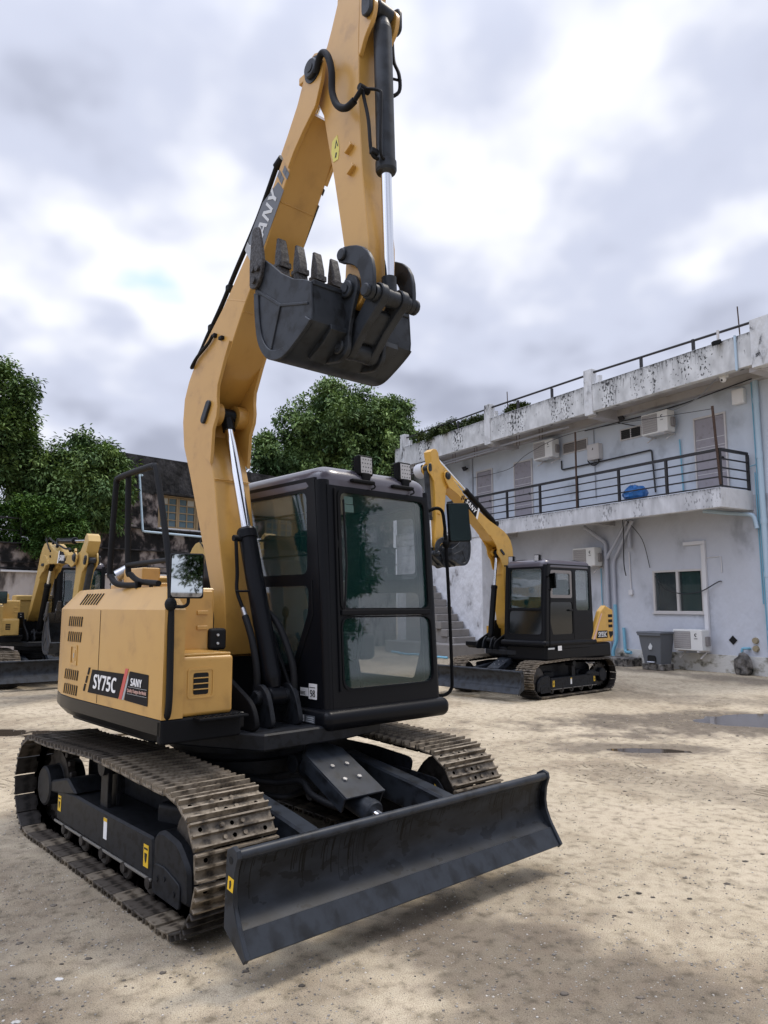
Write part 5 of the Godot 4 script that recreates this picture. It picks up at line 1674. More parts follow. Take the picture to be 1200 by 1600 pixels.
		for k in 3: decal(cab, "print_line", Vector3(-0.0385, 0.875 + k * 0.012, 0.75), zd, Vector3.UP, rect(0, 0, 0.08, 0.004), M.label_grey, 0.0006)
		var gx := fx.basis.x; var gy := fx.basis.y
		decal(cab, "paper_label", fx * Vector3(0.21, 1.255, -0.004), gx, gy, rect(0, 0, 0.085, 0.05), M.pane_mint, 0.001)
		decal(cab, "paper_label", fx * Vector3(0.215, 1.31, -0.004), gx, gy, rect(0, 0, 0.075, 0.05), M.pane_mint, 0.001)
		decal(cab, "paper_label", Vector3(x0 + 0.018, 2.10, -0.02), zd, Vector3.UP, rect(0, 0, 0.07, 0.055), M.pane_mint, 0.001)
		decal(cab, "warning_sticker", Vector3(x0 + 0.018, 1.83, -0.08), zd, Vector3.UP, rect(0, 0, 0.16, 0.20), M.label_grey, 0.001)
		decal(cab, "warning_sticker", Vector3(x0 + 0.0165, 2.00, -0.07), zd, Vector3.UP, rect(0, 0, 0.14, 0.02), M.sticker_yellow, 0.001)
	if small:
		mb = MB.new()
		mb.box(Vector3(0.55, 0.83, -0.22), Vector3(0.98, 0.30, 2.2), 0.05, 2)
		mb.box(Vector3(-0.15, 0.82, 0.45), Vector3(0.5, 0.2, 0.9), 0.04)
		part(ex, "side_skirt", mb, M.cab_black)
		# yellow tail panel with lettering and slots on the left side
		mb = MB.new()
		mb.prism("x", MB.rounded([zy(-0.58, 0.99), zy(-1.40, 0.99), zy(-1.42, 1.64), zy(-1.12, 1.74), zy(-0.95, 1.62), zy(-0.72, 1.22)], 0.03, 4), 0.94, 1.05, 0.02)
		cab.position.y = 0.12
		var tp := part(ex, "tail_panel", mb, M.yellow_deep)
		decal(tp, "pale_stripe", Vector3(1.0515, 0, 0), Vector3(0, 0, -1), Vector3.UP, [Vector2(0.63, 1.02), Vector2(0.76, 1.22), Vector2(0.97, 1.57), Vector2(1.01, 1.57), Vector2(0.70, 1.02)], M.decal_pink)
		decal(tp, "side_band", Vector3(1.0515, 0, 0), Vector3(0, 0, -1), Vector3.UP, [Vector2(0.78, 1.07), Vector2(0.83, 1.22), Vector2(1.18, 1.22), Vector2(1.18, 1.07)], M.decal_black)
		lettering(tp, "SY55C", Vector3(1.0535, 1.092, -0.84), Vector3(0, 0, -1), Vector3.UP, 0.30, 0.105, M.white_print, true, 0.1)
		for k in 3:
			mb = MB.new()
			mb.box(Vector3(1.05, 1.31 + k * 0.105, -1.30), Vector3(0.008, 0.06, 0.15), 0.002)
			part(tp, "vent_slot", mb, M.hole)
		mb = MB.new()
		mb.prism("x", [zy(-1.22, 1.20), zy(-1.38, 1.20), zy(-1.38, 1.13), zy(-1.28, 1.06)], 1.048, 1.054)
		part(tp, "vent_slot", mb, M.hole)
		decal(ex, "paper_label", Vector3(1.0668, 0.875, 0.55), Vector3(0, 0, -1), Vector3.UP, rect(0, 0, 0.12, 0.09), M.white_print)
		decal(ex, "paper_label", Vector3(1.0668, 0.905, 0.86), Vector3(0, 0, -1), Vector3.UP, rect(0, 0, 0.20, 0.03), M.label_grey)

# ---------------------------------------------------------------- buildings; facade axes: u runs to the far left end, y up, z out to the yard
const FO := Vector3(8.518, 0, -16.747)
const FYAW := -1.0211
const WO := Vector3(-9.8, 0, -19.0)
const WYAW := 0.8136

func fbox(mb: MB, u0: float, u1: float, y0: float, y1: float, z0: float, z1: float, r := 0.0) -> void:
	mb.box(Vector3(-(u0 + u1) / 2, (y0 + y1) / 2, (z0 + z1) / 2), Vector3(absf(u1 - u0), absf(y1 - y0), absf(z1 - z0)), r)

func fv(u: float, y: float, z: float) -> Vector3:
	return Vector3(-u, y, z)

func fxf() -> Transform3D:
	return Transform3D(Basis(Vector3.UP, FYAW), FO)

func fpos(u: float, y: float, z: float) -> Transform3D:
	return fxf() * Transform3D(Basis(), fv(u, y, z))

func ftubes(mb: MB, pts: Array, r: float, seg := 8) -> void:
	var o := []
	for p in pts: o.append(fv(p[0], p[1], p[2]))
	mb.tube(o, r, seg)

func elbow(pts: Array, r: float) -> Array:      # round the corners of a polyline
	var o := [pts[0]]
	for i in range(1, pts.size() - 1):
		var p: Vector3 = pts[i]
		var a: Vector3 = p + (pts[i - 1] - p).normalized() * r
		var b: Vector3 = p + (pts[i + 1] - p).normalized() * r
		for k in 5:
			var t := k / 4.0
			o.append(a * (1 - t) * (1 - t) + p * 2 * t * (1 - t) + b * t * t)
	o.append(pts[pts.size() - 1])
	return o

func fpipe(mb: MB, pts: Array, r: float, er := 0.1) -> void:
	var o := []
	for p in pts: o.append(fv(p[0], p[1], p[2]))
	mb.tube(elbow(o, er), r, 10)

func build_office() -> void:
	var b := thing("office_building", "pale blue two storey building with balcony and mould streaked parapet", "building", FO, FYAW)
	var mb := MB.new()
	# ground floor wall round the window
	var W0 := 1.43; var W1 := 2.91; var WB := 1.385; var WT := 2.465
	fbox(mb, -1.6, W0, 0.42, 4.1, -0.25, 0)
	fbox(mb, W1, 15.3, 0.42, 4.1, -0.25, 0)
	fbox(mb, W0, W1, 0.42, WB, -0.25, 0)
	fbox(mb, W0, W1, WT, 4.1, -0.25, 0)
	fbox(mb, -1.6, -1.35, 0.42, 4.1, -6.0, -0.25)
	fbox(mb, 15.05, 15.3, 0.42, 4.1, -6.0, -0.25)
	part(b, "wall", mb, M.facade_shaded)
	mb = MB.new()
	fbox(mb, -1.6, 15.3, -0.3, 0.42, -0.25, 0.018, 0.004)
	part(b, "plinth", mb, M.plinth)
	mb = MB.new()
	fbox(mb, -1.6, 15.3, 4.1, 6.9, -0.25, 0)
	fbox(mb, -1.6, -1.35, 4.1, 6.9, -6.0, -0.25)
	fbox(mb, 15.05, 15.3, 4.1, 6.9, -6.0, -0.25)
	fbox(mb, -1.6, 15.3, 0.0, 6.9, -6.2, -6.0)
	part(b, "wall", mb, M.facade)
	# roof slab with its overhang, edge beam and parapet
	mb = MB.new()
	fbox(mb, -1.6, 15.3, 6.9, 7.06, -6.2, 1.0)
	for u in [-0.85, 3.8, 8.05, 12.6]:
		fbox(mb, u - 0.14, u + 0.14, 6.62, 6.9, 0.0, 1.05)
	fbox(mb, -1.6, 15.3, 6.72, 6.9, 0.0, 0.22)
	part(b, "roof", mb, M.soffit)
	mb = MB.new()
	fbox(mb, -1.6, 13.6, 6.74, 7.50, 1.0, 1.16, 0.012)
	fbox(mb, -1.6, 15.3, 7.06, 7.50, -6.2, -6.04, 0.012)
	fbox(mb, 13.45, 13.6, 6.9, 7.50, -6.04, 1.0, 0.0)
	var pp := part(b, "parapet", mb, M.parapet)
	mb = MB.new()
	mb.quaduv(fv(13.59, 6.75, 1.163), fv(-1.6, 6.75, 1.163), fv(-1.6, 7.49, 1.163), fv(13.59, 7.49, 1.163), Vector3(0, 0, 1))
	part(pp, "weathered_face", mb, M.parapet_face)
	for q in [[-1.30, -0.86, 7.74], [3.66, 3.94, 7.93], [7.92, 8.2, 7.97], [12.9, 13.2, 7.98]]:
		mb = MB.new()
		fbox(mb, q[0], q[1], 6.66, q[2], 0.97, 1.19, 0.012)
		part(b, "parapet_post", mb, M.parapet)
	mb = MB.new()
	for q in [[12.6, 12.7], [7.70, 7.78], [3.42, 3.5]]: fbox(mb, q[0], q[1], 7.5, 7.7, 1.02, 1.14, 0.01)
	part(b, "parapet_stub", mb, M.parapet)
	mb = MB.new()
	fpipe(mb, [[-0.86, 7.72, 1.08], [3.66, 7.84, 1.08]], 0.03)
	fpipe(mb, [[3.94, 7.82, 1.08], [7.92, 7.86, 1.08]], 0.03)
	fpipe(mb, [[8.2, 7.86, 1.08], [12.9, 7.84, 1.08]], 0.025)
	for u in [0.6, 2.1, 5.25, 6.7, 9.7, 11.4]:
		fbox(mb, u - 0.03, u + 0.03, 7.5, 7.79, 1.05, 1.11)
	part(b, "roof_rail", mb, M.rail_black)
	mb = MB.new()
	for q in [[-0.55, 8.2], [7.2, 8.2]]: ftubes(mb, [[q[0], 7.5, 1.05], [q[0] + 0.02, q[1], 1.05]], 0.014)
	part(b, "rebar", mb, M.rust)
	# balcony slab with its deep edge
	mb = MB.new()
	fbox(mb, 0.03, 13.5, 3.74, 4.19, 1.05, 1.2, 0.01)
	fbox(mb, 0.03, 0.18, 3.74, 4.19, 0.0, 1.05, 0.01)
	var be := part(b, "balcony_edge", mb, M.balcony)
	mb = MB.new()
	mb.quaduv(fv(13.49, 3.75, 1.203), fv(0.04, 3.75, 1.203), fv(0.04, 4.18, 1.203), fv(13.49, 4.18, 1.203), Vector3(0, 0, 1))
	part(be, "weathered_face", mb, M.balcony_face)
	mb = MB.new()
	fbox(mb, 0.18, 13.5, 3.98, 4.18, 0.0, 1.05)
	for u in [4.2, 8.2]: fbox(mb, u - 0.12, u + 0.12, 3.76, 3.98, 0.0, 1.05)
	part(b, "balcony_slab", mb, M.soffit)
	mb = MB.new()
	for u in [0.06, 1.48, 2.92, 4.36, 5.80, 7.24, 8.68, 10.1]:
		fbox(mb, u - 0.03, u + 0.03, 4.19, 5.07, 1.10, 1.16, 0.004)
	fbox(mb, 0.03, 0.09, 4.19, 5.03, 0.06, 0.12, 0.004)
	part(b, "railing_post", mb, M.rail_black)
	for k in 5:
		mb = MB.new()
		var y := 4.225 + k * 0.207
		var r := 0.016 if k < 4 else 0.032
		fbox(mb, 0.03, 10.3, y - r, y + r, 1.13 - r, 1.13 + r, 0.004)
		fbox(mb, 0.06 - r, 0.06 + r, y - r, y + r, 0.09, 1.13 - r, 0.004)
		part(b, "railing_bar", mb, M.rail_black)
	mb = MB.new()
	ftubes(mb, [[0.05, 4.25, 1.17], [0.13, 6.05, 1.19]], 0.03, 8)
	ftubes(mb, [[4.33, 4.2, 1.19], [4.30, 6.3, 1.19]], 0.026, 8)
	part(b, "rusty_pole", mb, M.rust)
	# the lighter projecting wall under the far end of the balcony
	mb = MB.new()
	fbox(mb, 8.45, 13.45, -0.3, 3.738, 0.02, 1.18, 0.012)
	part(b, "projecting_wall", mb, M.white_wall)
	# upper doors
	for q in [[0.58, 1.46], [7.28, 8.14], [9.22, 10.08]]:
		mb = MB.new()
		fbox(mb, q[0] + 0.045, q[1] - 0.045, 4.2, 6.14, 0.0, 0.03, 0.004)
		var dr := part(b, "door", mb, M.door_grey)
		mb = MB.new()
		fbox(mb, q[0], q[0] + 0.04, 4.2, 6.2, 0.0, 0.05, 0.005)
		fbox(mb, q[1] - 0.04, q[1], 4.2, 6.2, 0.0, 0.05, 0.005)
		fbox(mb, q[0] + 0.04, q[1] - 0.04, 6.15, 6.2, 0.0, 0.05, 0.005)
		part(dr, "door_frame", mb, M.alu)
		mb = MB.new()
		for y in [4.75, 5.35, 5.42, 5.62]:
			fbox(mb, q[0] + 0.05, q[1] - 0.05, y, y + 0.008, 0.03, 0.034)
		part(dr, "tape", mb, M.white)
		mb = MB.new()
		mb.ball(fv(q[0] + 0.11, 5.08, 0.07), 0.035, 10)
		part(dr, "door_knob", mb, M.rubber)
	# louvred openings
	for q in [[3.06, 3.72, 6.10, 6.36], [4.98, 5.9, 6.10, 6.38]]:
		mb = MB.new()
		fbox(mb, q[0], q[1], q[2], q[3], 0.0, 0.012)
		var lv := part(b, "vent_window", mb, M.window_dark)
		mb = MB.new()
		fbox(mb, q[0] - 0.03, q[0], q[2] - 0.03, q[3] + 0.03, 0.0, 0.04)
		fbox(mb, q[1], q[1] + 0.03, q[2] - 0.03, q[3] + 0.03, 0.0, 0.04)
		fbox(mb, q[0], q[1], q[2] - 0.03, q[2], 0.0, 0.04)
		fbox(mb, q[0], q[1], q[3], q[3] + 0.03, 0.0, 0.04)
		fbox(mb, (q[0] + q[1]) / 2 - 0.015, (q[0] + q[1]) / 2 + 0.015, q[2], q[3], 0.012, 0.04)
		part(lv, "frame", mb, M.alu)
		for k in 5:
			mb = MB.new()
			mb.xf = Transform3D(Basis(Vector3.RIGHT, 0.6), fv((q[0] + q[1]) / 2, q[2] + 0.03 + k * 0.05, 0.03))
			mb.box(Vector3.ZERO, Vector3(q[1] - q[0] - 0.02, 0.045, 0.006))
			part(lv, "slat", mb, M.ac_grille if q[0] > 4 else M.window_dark)
	# sliding window with curtains behind it
	mb = MB.new()
	fbox(mb, W0, W1, WB, WT, -0.9, -0.88)
	fbox(mb, W0 - 0.02, W0, WB, WT, -0.88, -0.25); fbox(mb, W1, W1 + 0.02, WB, WT, -0.88, -0.25)
	fbox(mb, W0, W1, WB - 0.02, WB, -0.88, -0.25); fbox(mb, W0, W1, WT, WT + 0.02, -0.88, -0.25)
	var win := part(b, "window", mb, M.window_dark)
	mb = MB.new()
	for q in [[W0, W0 + 0.055, WB, WT], [W1 - 0.055, W1, WB, WT], [2.13, 2.20, WB + 0.05, WT - 0.05]]:
		fbox(mb, q[0], q[1], q[2], q[3], -0.06, 0.025, 0.005)
	fbox(mb, W0 + 0.055, W1 - 0.055, WB, WB + 0.05, -0.06, 0.025, 0.005)
	fbox(mb, W0 + 0.055, W1 - 0.055, WT - 0.05, WT, -0.06, 0.025, 0.005)
	part(win, "frame", mb, M.alu)
	mb = MB.new()
	fbox(mb, W0 - 0.03, W1 + 0.03, WB - 0.035, WB, 0.0, 0.05, 0.006)
	part(win, "sill", mb, M.alu)
	for q in [[W0 + 0.05, 2.14], [2.19, W1 - 0.05]]:
		mb = MB.new()
		fbox(mb, q[0], q[1], WB + 0.04, WT - 0.04, -0.03, -0.025)
		part(win, "pane", mb, M.pane)
	for q in [[1.62, 2.14, M.curtain_green], [2.26, 2.86, M.curtain_grey]]:
		mb = MB.new()
		var prev := Vector3.ZERO
		for k in 61:
			var u: float = lerpf(q[0], q[1], k / 60.0)
			var p := fv(u, WB + 0.03, -0.14 + 0.022 * sin(k * 1.35) + 0.008 * sin(k * 0.6))
			if k > 0:
				var up := Vector3(0, WT - WB - 0.06, 0)
				var nn := (p - prev).cross(up).normalized()
				if nn.z < 0: nn = -nn
				mb.quad(prev, p, p + up, prev + up, nn)
			prev = p
		part(win, "curtain", mb, q[2])
	# pipes
	mb = MB.new()
	fpipe(mb, [[-0.24, 6.9, 0.09], [-0.24, -0.1, 0.09]], 0.065)
	for y in [0.9, 2.2, 3.4, 4.9, 6.2]: mb.cyl(fv(-0.24, y, 0.09), fv(-0.24, y + 0.12, 0.09), 0.073, 14)
	fpipe(mb, [[1.0, 3.80, 0.5], [0.55, 3.72, 0.2], [-0.05, 3.62, 0.14], [-0.10, 3.3, 0.14]], 0.05, 0.12)
	part(b, "drainpipe", mb, M.pvc_pale)
	mb = MB.new()
	fpipe(mb, [[-0.13, 6.85, 0.05], [-0.13, 0.35, 0.05]], 0.018)
	fpipe(mb, [[-0.08, 4.6, 0.05], [-0.08, 1.6, 0.05]], 0.014)
	part(b, "water_pipe", mb, M.pvc_blue)
	mb = MB.new()
	fpipe(mb, [[4.9, 3.78, 0.35], [4.36, 3.30, 0.09], [4.36, 0.25, 0.09]], 0.062, 0.12)
	for y in [2.9, 1.2]: mb.cyl(fv(4.36, y, 0.09), fv(4.36, y + 0.11, 0.09), 0.07, 14)
	fpipe(mb, [[3.25, 3.80, 0.30], [4.12, 2.78, 0.08], [4.12, 1.6, 0.08]], 0.045, 0.12)
	fpipe(mb, [[3.40, 3.85, 0.30], [4.24, 2.86, 0.20]], 0.045, 0.1)
	fpipe(mb, [[3.52, 3.95, 0.12], [3.52, 3.1, 0.12]], 0.055)
	part(b, "waste_pipe", mb, M.pvc_grey)
	mb = MB.new()
	fpipe(mb, [[4.12, 1.6, 0.08], [4.10, 0.62, 0.10], [4.2, 0.36, 0.14], [4.2, -0.1, 0.14]], 0.05, 0.1)
	fpipe(mb, [[3.86, 0.98, 0.08], [3.82, 0.34, 0.10], [3.55, 0.34, 0.2]], 0.042, 0.08)
	fpipe(mb, [[4.60, 2.6, 0.05], [4.60, 1.0, 0.05]], 0.016)
	part(b, "waste_pipe", mb, M.pvc_blue)
	mb = MB.new()
	fbox(mb, 3.35, 4.75, -0.2, 0.22, 0.02, 0.62, 0.03)
	part(b, "sump", mb, M.stone)
	mb = MB.new()
	fbox(mb, 1.31, 1.92, 3.05, 3.14, 0.0, 0.07, 0.01)
	fbox(mb, 1.31, 1.42, 0.46, 3.05, 0.0, 0.075, 0.01)
	part(b, "pipe_cover", mb, M.pvc_white)
	mb = MB.new()
	fpipe(mb, [[1.31, 2.72, 0.02], [0.92, 2.74, 0.02], [0.92, 2.35, 0.02]], 0.012, 0.03)
	fpipe(mb, [[3.62, 3.0, 0.03], [3.6, 1.98, 0.03]], 0.016)
	mb.box(fv(3.6, 1.92, 0.04), Vector3(0.12, 0.14, 0.07), 0.01)
	part(b, "conduit", mb, M.pvc_white)
	mb = MB.new()
	fpipe(mb, [[5.98, 5.9, 0.05], [5.98, 5.62, 0.05], [4.85, 5.62, 0.05], [2.72, 5.64, 0.05], [2.66, 4.5, 0.05]], 0.022, 0.06)
	part(b, "drain_hose", mb, M.cable)
	mb = MB.new()
	fpipe(mb, [[1.86, 5.75, 0.05], [1.82, 4.3, 0.05]], 0.02)
	fpipe(mb, [[0.0, 4.75, 0.1], [-0.14, 4.77, 0.1]], 0.012)
	part(b, "water_pipe", mb, M.pvc_blue)
	mb = MB.new()
	fpipe(mb, [[4.7, 6.6, 0.03], [4.7, 4.6, 0.03]], 0.012)
	fpipe(mb, [[10.3, 6.7, 0.03], [10.3, 4.3, 0.03]], 0.022)
	part(b, "conduit", mb, M.cable_pale)
	# pipe hung under the eaves
	mb = MB.new()
	fpipe(mb, [[13.2, 6.62, 0.75], [5.6, 6.66, 0.75], [5.2, 6.72, 0.5]], 0.035, 0.2)
	fpipe(mb, [[13.0, 6.5, 0.82], [8.0, 6.55, 0.82]], 0.02)
	part(b, "eaves_pipe", mb, M.pvc_grey)
	mb = MB.new()
	for u in [6.1, 7.1, 9.2, 10.4, 11.7]:
		for d in [-0.05, 0.05]: ftubes(mb, [[u + d, 6.9, 0.75 + d * 0.3], [u + d, 6.5, 0.75 + d * 0.3]], 0.008, 5)
	part(b, "pipe_hanger", mb, M.rust)
	mb = MB.new()
	fpipe(mb, [[-0.52, 7.5, 1.2], [-0.52, 6.7, 1.2]], 0.028)
	part(b, "water_pipe", mb, M.pvc_pale)
	# fittings low on the wall
	mb = MB.new()
	for y in [0.78, 0.60]: mb.cyl(fv(0.18, y, 0.0), fv(0.18, y, 0.06), 0.075, 16, 0.065, true, 0.0)
	part(b, "wall_fitting", mb, M.brass)
	mb = MB.new()
	mb.xf = Transform3D(Basis(Vector3(0, 0, 1), PI / 4), fv(0.74, 0.77, 0.01))
	mb.box(Vector3.ZERO, Vector3(0.15, 0.15, 0.02), 0.004)
	part(b, "vent_plate", mb, M.hole)
	mb = MB.new()
	fpipe(mb, [[0.34, 0.60, 0.0], [0.34, 0.60, 0.10], [0.46, 0.60, 0.12], [0.46, 0.15, 0.12]], 0.03, 0.05)
	part(b, "water_pipe", mb, M.pvc_blue)
	# wall cables of the building itself
	mb = MB.new()
	ftubes(mb, [[2.98, 6.3, 0.03], [4.2, 6.75, 0.03]], 0.012, 6)
	ftubes(mb, [[-0.3, 6.72, 0.3], [1.6, 6.64, 0.08], [3.0, 6.6, 0.06], [5.0, 6.62, 0.06]], 0.016, 6)
	part(b, "wall_cable", mb, M.cable)

func ac_unit(label: String, u: float, y: float, w: float, h: float, brand := true) -> void:
	# outdoor unit on two brackets, its grille on the viewer's left, wall side at z = 0.12
	var t := thing("air_conditioner", label, "air conditioner", fxf() * fv(u, y, 0.12), FYAW, "outdoor air conditioner units on the pale blue wall")
	var mb := MB.new()
	mb.box(Vector3(0, h / 2, 0.16), Vector3(w, h, 0.30), 0.022, 2)
	var c := part(t, "casing", mb, M.ac_white)
	mb = MB.new()
	mb.prism("z", MB.rounded(rect(-w / 2 + 0.03, 0.045, w * 0.12, h - 0.045), 0.02, 4), 0.3105, 0.313)
	part(t, "grille", mb, M.ac_grille)
	mb = MB.new()
	for k in 15:
		var x := -w / 2 + 0.05 + k * (w * 0.62 - 0.07) / 14
		mb.box(Vector3(x, h / 2, 0.318), Vector3(0.008, h - 0.11, 0.006), 0.0)
	for k in 8: mb.box(Vector3(-w * 0.19, 0.07 + k * (h - 0.14) / 7, 0.322), Vector3(w * 0.60, 0.006, 0.005), 0.0)
	part(t, "grille_wire", mb, M.alu)
	mb = MB.new()
	mb.box(Vector3(w / 2 + 0.03, h * 0.45, 0.12), Vector3(0.06, h * 0.45, 0.13), 0.015)
	part(t, "valve_cover", mb, M.ac_grille)
	mb = MB.new()
	for s in [-0.36, 0.36]:
		mb.box(Vector3(s * w, -0.02, 0.11), Vector3(0.035, 0.035, 0.46), 0.004)
		mb.xf = Transform3D(Basis(Vector3.RIGHT, 0.55), Vector3(s * w, -0.09, 0.08))
		mb.box(Vector3.ZERO, Vector3(0.03, 0.03, 0.36), 0.004)
		mb.xf = Transform3D.IDENTITY
	part(t, "wall_bracket", mb, M.alu)
	# round emblem and name
	var ex := Vector3(1, 0, 0)
	var ring := []
	for k in 13: ring.append(Vector2(cos(0.7 + k * 0.37), sin(0.7 + k * 0.37)) * 0.040)
	for k in range(12, -1, -1): ring.append(Vector2(cos(0.7 + k * 0.37), sin(0.7 + k * 0.37)) * 0.019 + Vector2(0.004, 0.004))
	decal(c, "emblem", Vector3(w * 0.30, h * 0.74, 0.3105), ex, Vector3.UP, ring, M.print_black, 0.002)
	if brand: lettering(c, "GREE", Vector3(w * 0.24, h * 0.55, 0.311), ex, Vector3.UP, 0.09, 0.022, M.print_black)

func build_yard_wall() -> void:
	var xf := Transform3D(Basis(Vector3.UP, WYAW), WO)
	var b := thing("yard_wall", "long yard wall, pale below and mould blackened concrete above, with dark ledges", "wall", WO, WYAW)
	var mb := MB.new()
	mb.box(Vector3(4.5, 1.08, -0.2), Vector3(21.0, 2.76, 0.4), 0.0)
	part(b, "lower_wall", mb, M.yard_wall)
	mb = MB.new()
	mb.box(Vector3(4.5, 2.475, 0.03), Vector3(21.0, 0.05, 0.12), 0.008)
	part(b, "pale_ledge", mb, M.pvc_white)
	mb = MB.new()
	mb.box(Vector3(4.5, 2.86, -0.22), Vector3(21.0, 0.72, 0.36), 0.0)
	mb.box(Vector3(8.0, 3.53, -0.22), Vector3(14.0, 0.62, 0.36), 0.0)
	part(b, "upper_wall", mb, M.mould_wall)
	mb = MB.new()
	mb.box(Vector3(4.5, 2.56, -0.02), Vector3(21.0, 0.03, 0.10), 0.004)
	mb.box(Vector3(4.5, 3.21, -0.02), Vector3(21.0, 0.035, 0.13), 0.004)
	mb.box(Vector3(8.0, 3.86, -0.02), Vector3(14.0, 0.045, 0.20), 0.004)
	mb.box(Vector3(4.5, 2.72, 0.0), Vector3(21.0, 0.018, 0.04), 0.004)
	part(b, "dark_ledge", mb, M.mould_black)
	mb = MB.new()
	mb.box(Vector3(-2.5, 3.87, -0.1), Vector3(7.0, 0.04, 0.04), 0.004)
	mb.box(Vector3(-2.5, 3.55, -0.1), Vector3(7.0, 0.02, 0.02), 0.004)
	for x in [-5.5, -3.5, -1.5, 0.4]: mb.box(Vector3(x, 3.55, -0.1), Vector3(0.05, 0.66, 0.05), 0.004)
	part(b, "fence_rail", mb, M.rail_black)
	mb = MB.new()
	mb.cyl(Vector3(0.98, 1.0, 0.14), Vector3(0.98, 3.78, 0.14), 0.035, 10)
	mb.box(Vector3(1.02, 3.76, 0.16), Vector3(0.16, 0.06, 0.08), 0.006)
	part(b, "pole", mb, M.pvc_grey)
	# old building behind
	var h := thing("old_building", "old mould blackened building with wooden windows behind the yard wall", "building", WO, WYAW)
	mb = MB.new()
	# wall split round its windows
	var wins := [[2.42, 3.0], [4.5, 5.95], [8.6, 10.0]]
	var x := 2.3
	for q in wins:
		if q[0] - x > 0.02: mb.box(Vector3((x + q[0]) / 2, 4.43, -0.5), Vector3(q[0] - x, 1.12, 0.3), 0.0)
		x = q[1]
	mb.box(Vector3((x + 15.2) / 2, 4.43, -0.5), Vector3(15.2 - x, 1.12, 0.3), 0.0)
	part(h, "wall", mb, M.mould_wall)
	mb = MB.new()
	mb.box(Vector3(8.75, 5.56, -0.5), Vector3(12.9, 1.14, 0.3), 0.0)
	mb.box(Vector3(2.45, 5.0, -3.0), Vector3(0.3, 2.26, 4.7), 0.0)
	mb.box(Vector3(8.75, 5.9, -3.1), Vector3(12.6, 0.2, 4.9), 0.0)
	part(h, "upper_wall", mb, M.mould_black)
	mb = MB.new()
	mb.box(Vector3(8.75, 2.0, -0.62), Vector3(12.9, 3.74, 0.3), 0.0)
	part(h, "wall", mb, M.mould_wall)
	mb = MB.new()
	for q in wins: mb.box(Vector3((q[0] + q[1]) / 2, 5.03, -0.28), Vector3(q[1] - q[0] + 0.3, 0.07, 0.26), 0.006)
	part(h, "window_hood", mb, M.mould_black)
	mb = MB.new()
	for q in wins: mb.box(Vector3((q[0] + q[1]) / 2, 3.92, -0.27), Vector3(q[1] - q[0] + 0.1, 0.06, 0.22), 0.006)
	part(h, "window_ledge", mb, M.balcony)
	for q in wins:
		mb = MB.new()
		var x0: float = q[0]; var x1: float = q[1]
		mb.box(Vector3((x0 + x1) / 2, 4.47, -0.60), Vector3(x1 - x0, 1.04, 0.02), 0.0)
		var wn := part(h, "window", mb, M.window_dark)
		mb = MB.new()
		mb.box(Vector3(x0 + 0.035, 4.47, -0.42), Vector3(0.07, 1.04, 0.09), 0.006)
		mb.box(Vector3(x1 - 0.035, 4.47, -0.42), Vector3(0.07, 1.04, 0.09), 0.006)
		mb.box(Vector3((x0 + x1) / 2, 4.975, -0.42), Vector3(x1 - x0 - 0.14, 0.045, 0.09), 0.006)
		mb.box(Vector3((x0 + x1) / 2, 3.975, -0.42), Vector3(x1 - x0 - 0.14, 0.045, 0.09), 0.006)
		part(wn, "frame", mb, M.wood_frame)
		var nsash := 2 if x1 - x0 > 1 else 1
		var sw := (x1 - x0 - 0.14) / nsash
		for s in nsash:
			var sx := x0 + 0.07 + s * sw
			mb = MB.new()
			for e in [0.03, sw - 0.03]: mb.box(Vector3(sx + e, 4.475, -0.44), Vector3(0.055, 0.95, 0.05), 0.005)
			mb.box(Vector3(sx + sw / 2, 4.475, -0.44), Vector3(0.028, 0.95, 0.045), 0.004)
			for y in [4.02, 4.24, 4.48, 4.72, 4.93]: mb.box(Vector3(sx + sw / 2, y, -0.441), Vector3(sw - 0.11, 0.03, 0.04), 0.004)
			part(wn, "sash", mb, M.wood_frame)
			for cx in 2:
				for ry in 4:
					mb = MB.new()
					mb.box(Vector3(sx + 0.06 + (sw - 0.12) * (0.25 + 0.5 * cx), [4.13, 4.36, 4.60, 4.83][ry], -0.455), Vector3((sw - 0.12) * 0.5 - 0.012, 0.22, 0.006), 0.0)
					part(wn, "pane", mb, M.pane_clear if ry == 3 and (cx + s) % 3 != 1 else M.pane_blue)
	mb = MB.new()
	mb.tube(elbow([Vector3(3.9, 5.5, -0.3), Vector3(3.77, 5.5, -0.24), Vector3(3.77, 3.76, 0.10), Vector3(7.5, 3.70, 0.10)], 0.06), 0.035, 10)
	part(h, "water_pipe", mb, M.pvc_pale)

# ---------------------------------------------------------------- trees
func leaf_cluster(seed_: int, nl: int, size: float) -> ArrayMesh:
	var r := RandomNumberGenerator.new(); r.seed = seed_
	var mb := MB.new()
	for i in nl:
		var base := Vector3(r.randf_range(-1, 1), r.randf_range(-0.7, 0.7), r.randf_range(-1, 1)) * size * 0.9
		var dir := (base.normalized() * 0.7 + Vector3(r.randf_range(-1, 1), r.randf_range(-1.1, 0.3), r.randf_range(-1, 1))).normalized()
		var sidev := dir.cross(Vector3(r.randf_range(-0.4, 0.4), 1, r.randf_range(-0.4, 0.4))).normalized()
		var l := size * r.randf_range(0.75, 1.25)
		var wd := l * 0.22
		var nn := sidev.cross(dir).normalized()
		if nn.y < 0: nn = -nn
		var tip := base + dir * l - Vector3(0, l * 0.12, 0)
		var mid := base + dir * l * 0.5 + nn * l * 0.05
		mb.c = Color(1, 1, 1) * r.randf_range(0.75, 1.25)
		mb.c.a = 1.0
		mb.tri(base, mid + sidev * wd, tip, nn, (nn + sidev * 0.3).normalized(), nn)
		mb.tri(base, mid - sidev * wd, tip, nn, (nn - sidev * 0.3).normalized(), nn)
	return mb.mesh()

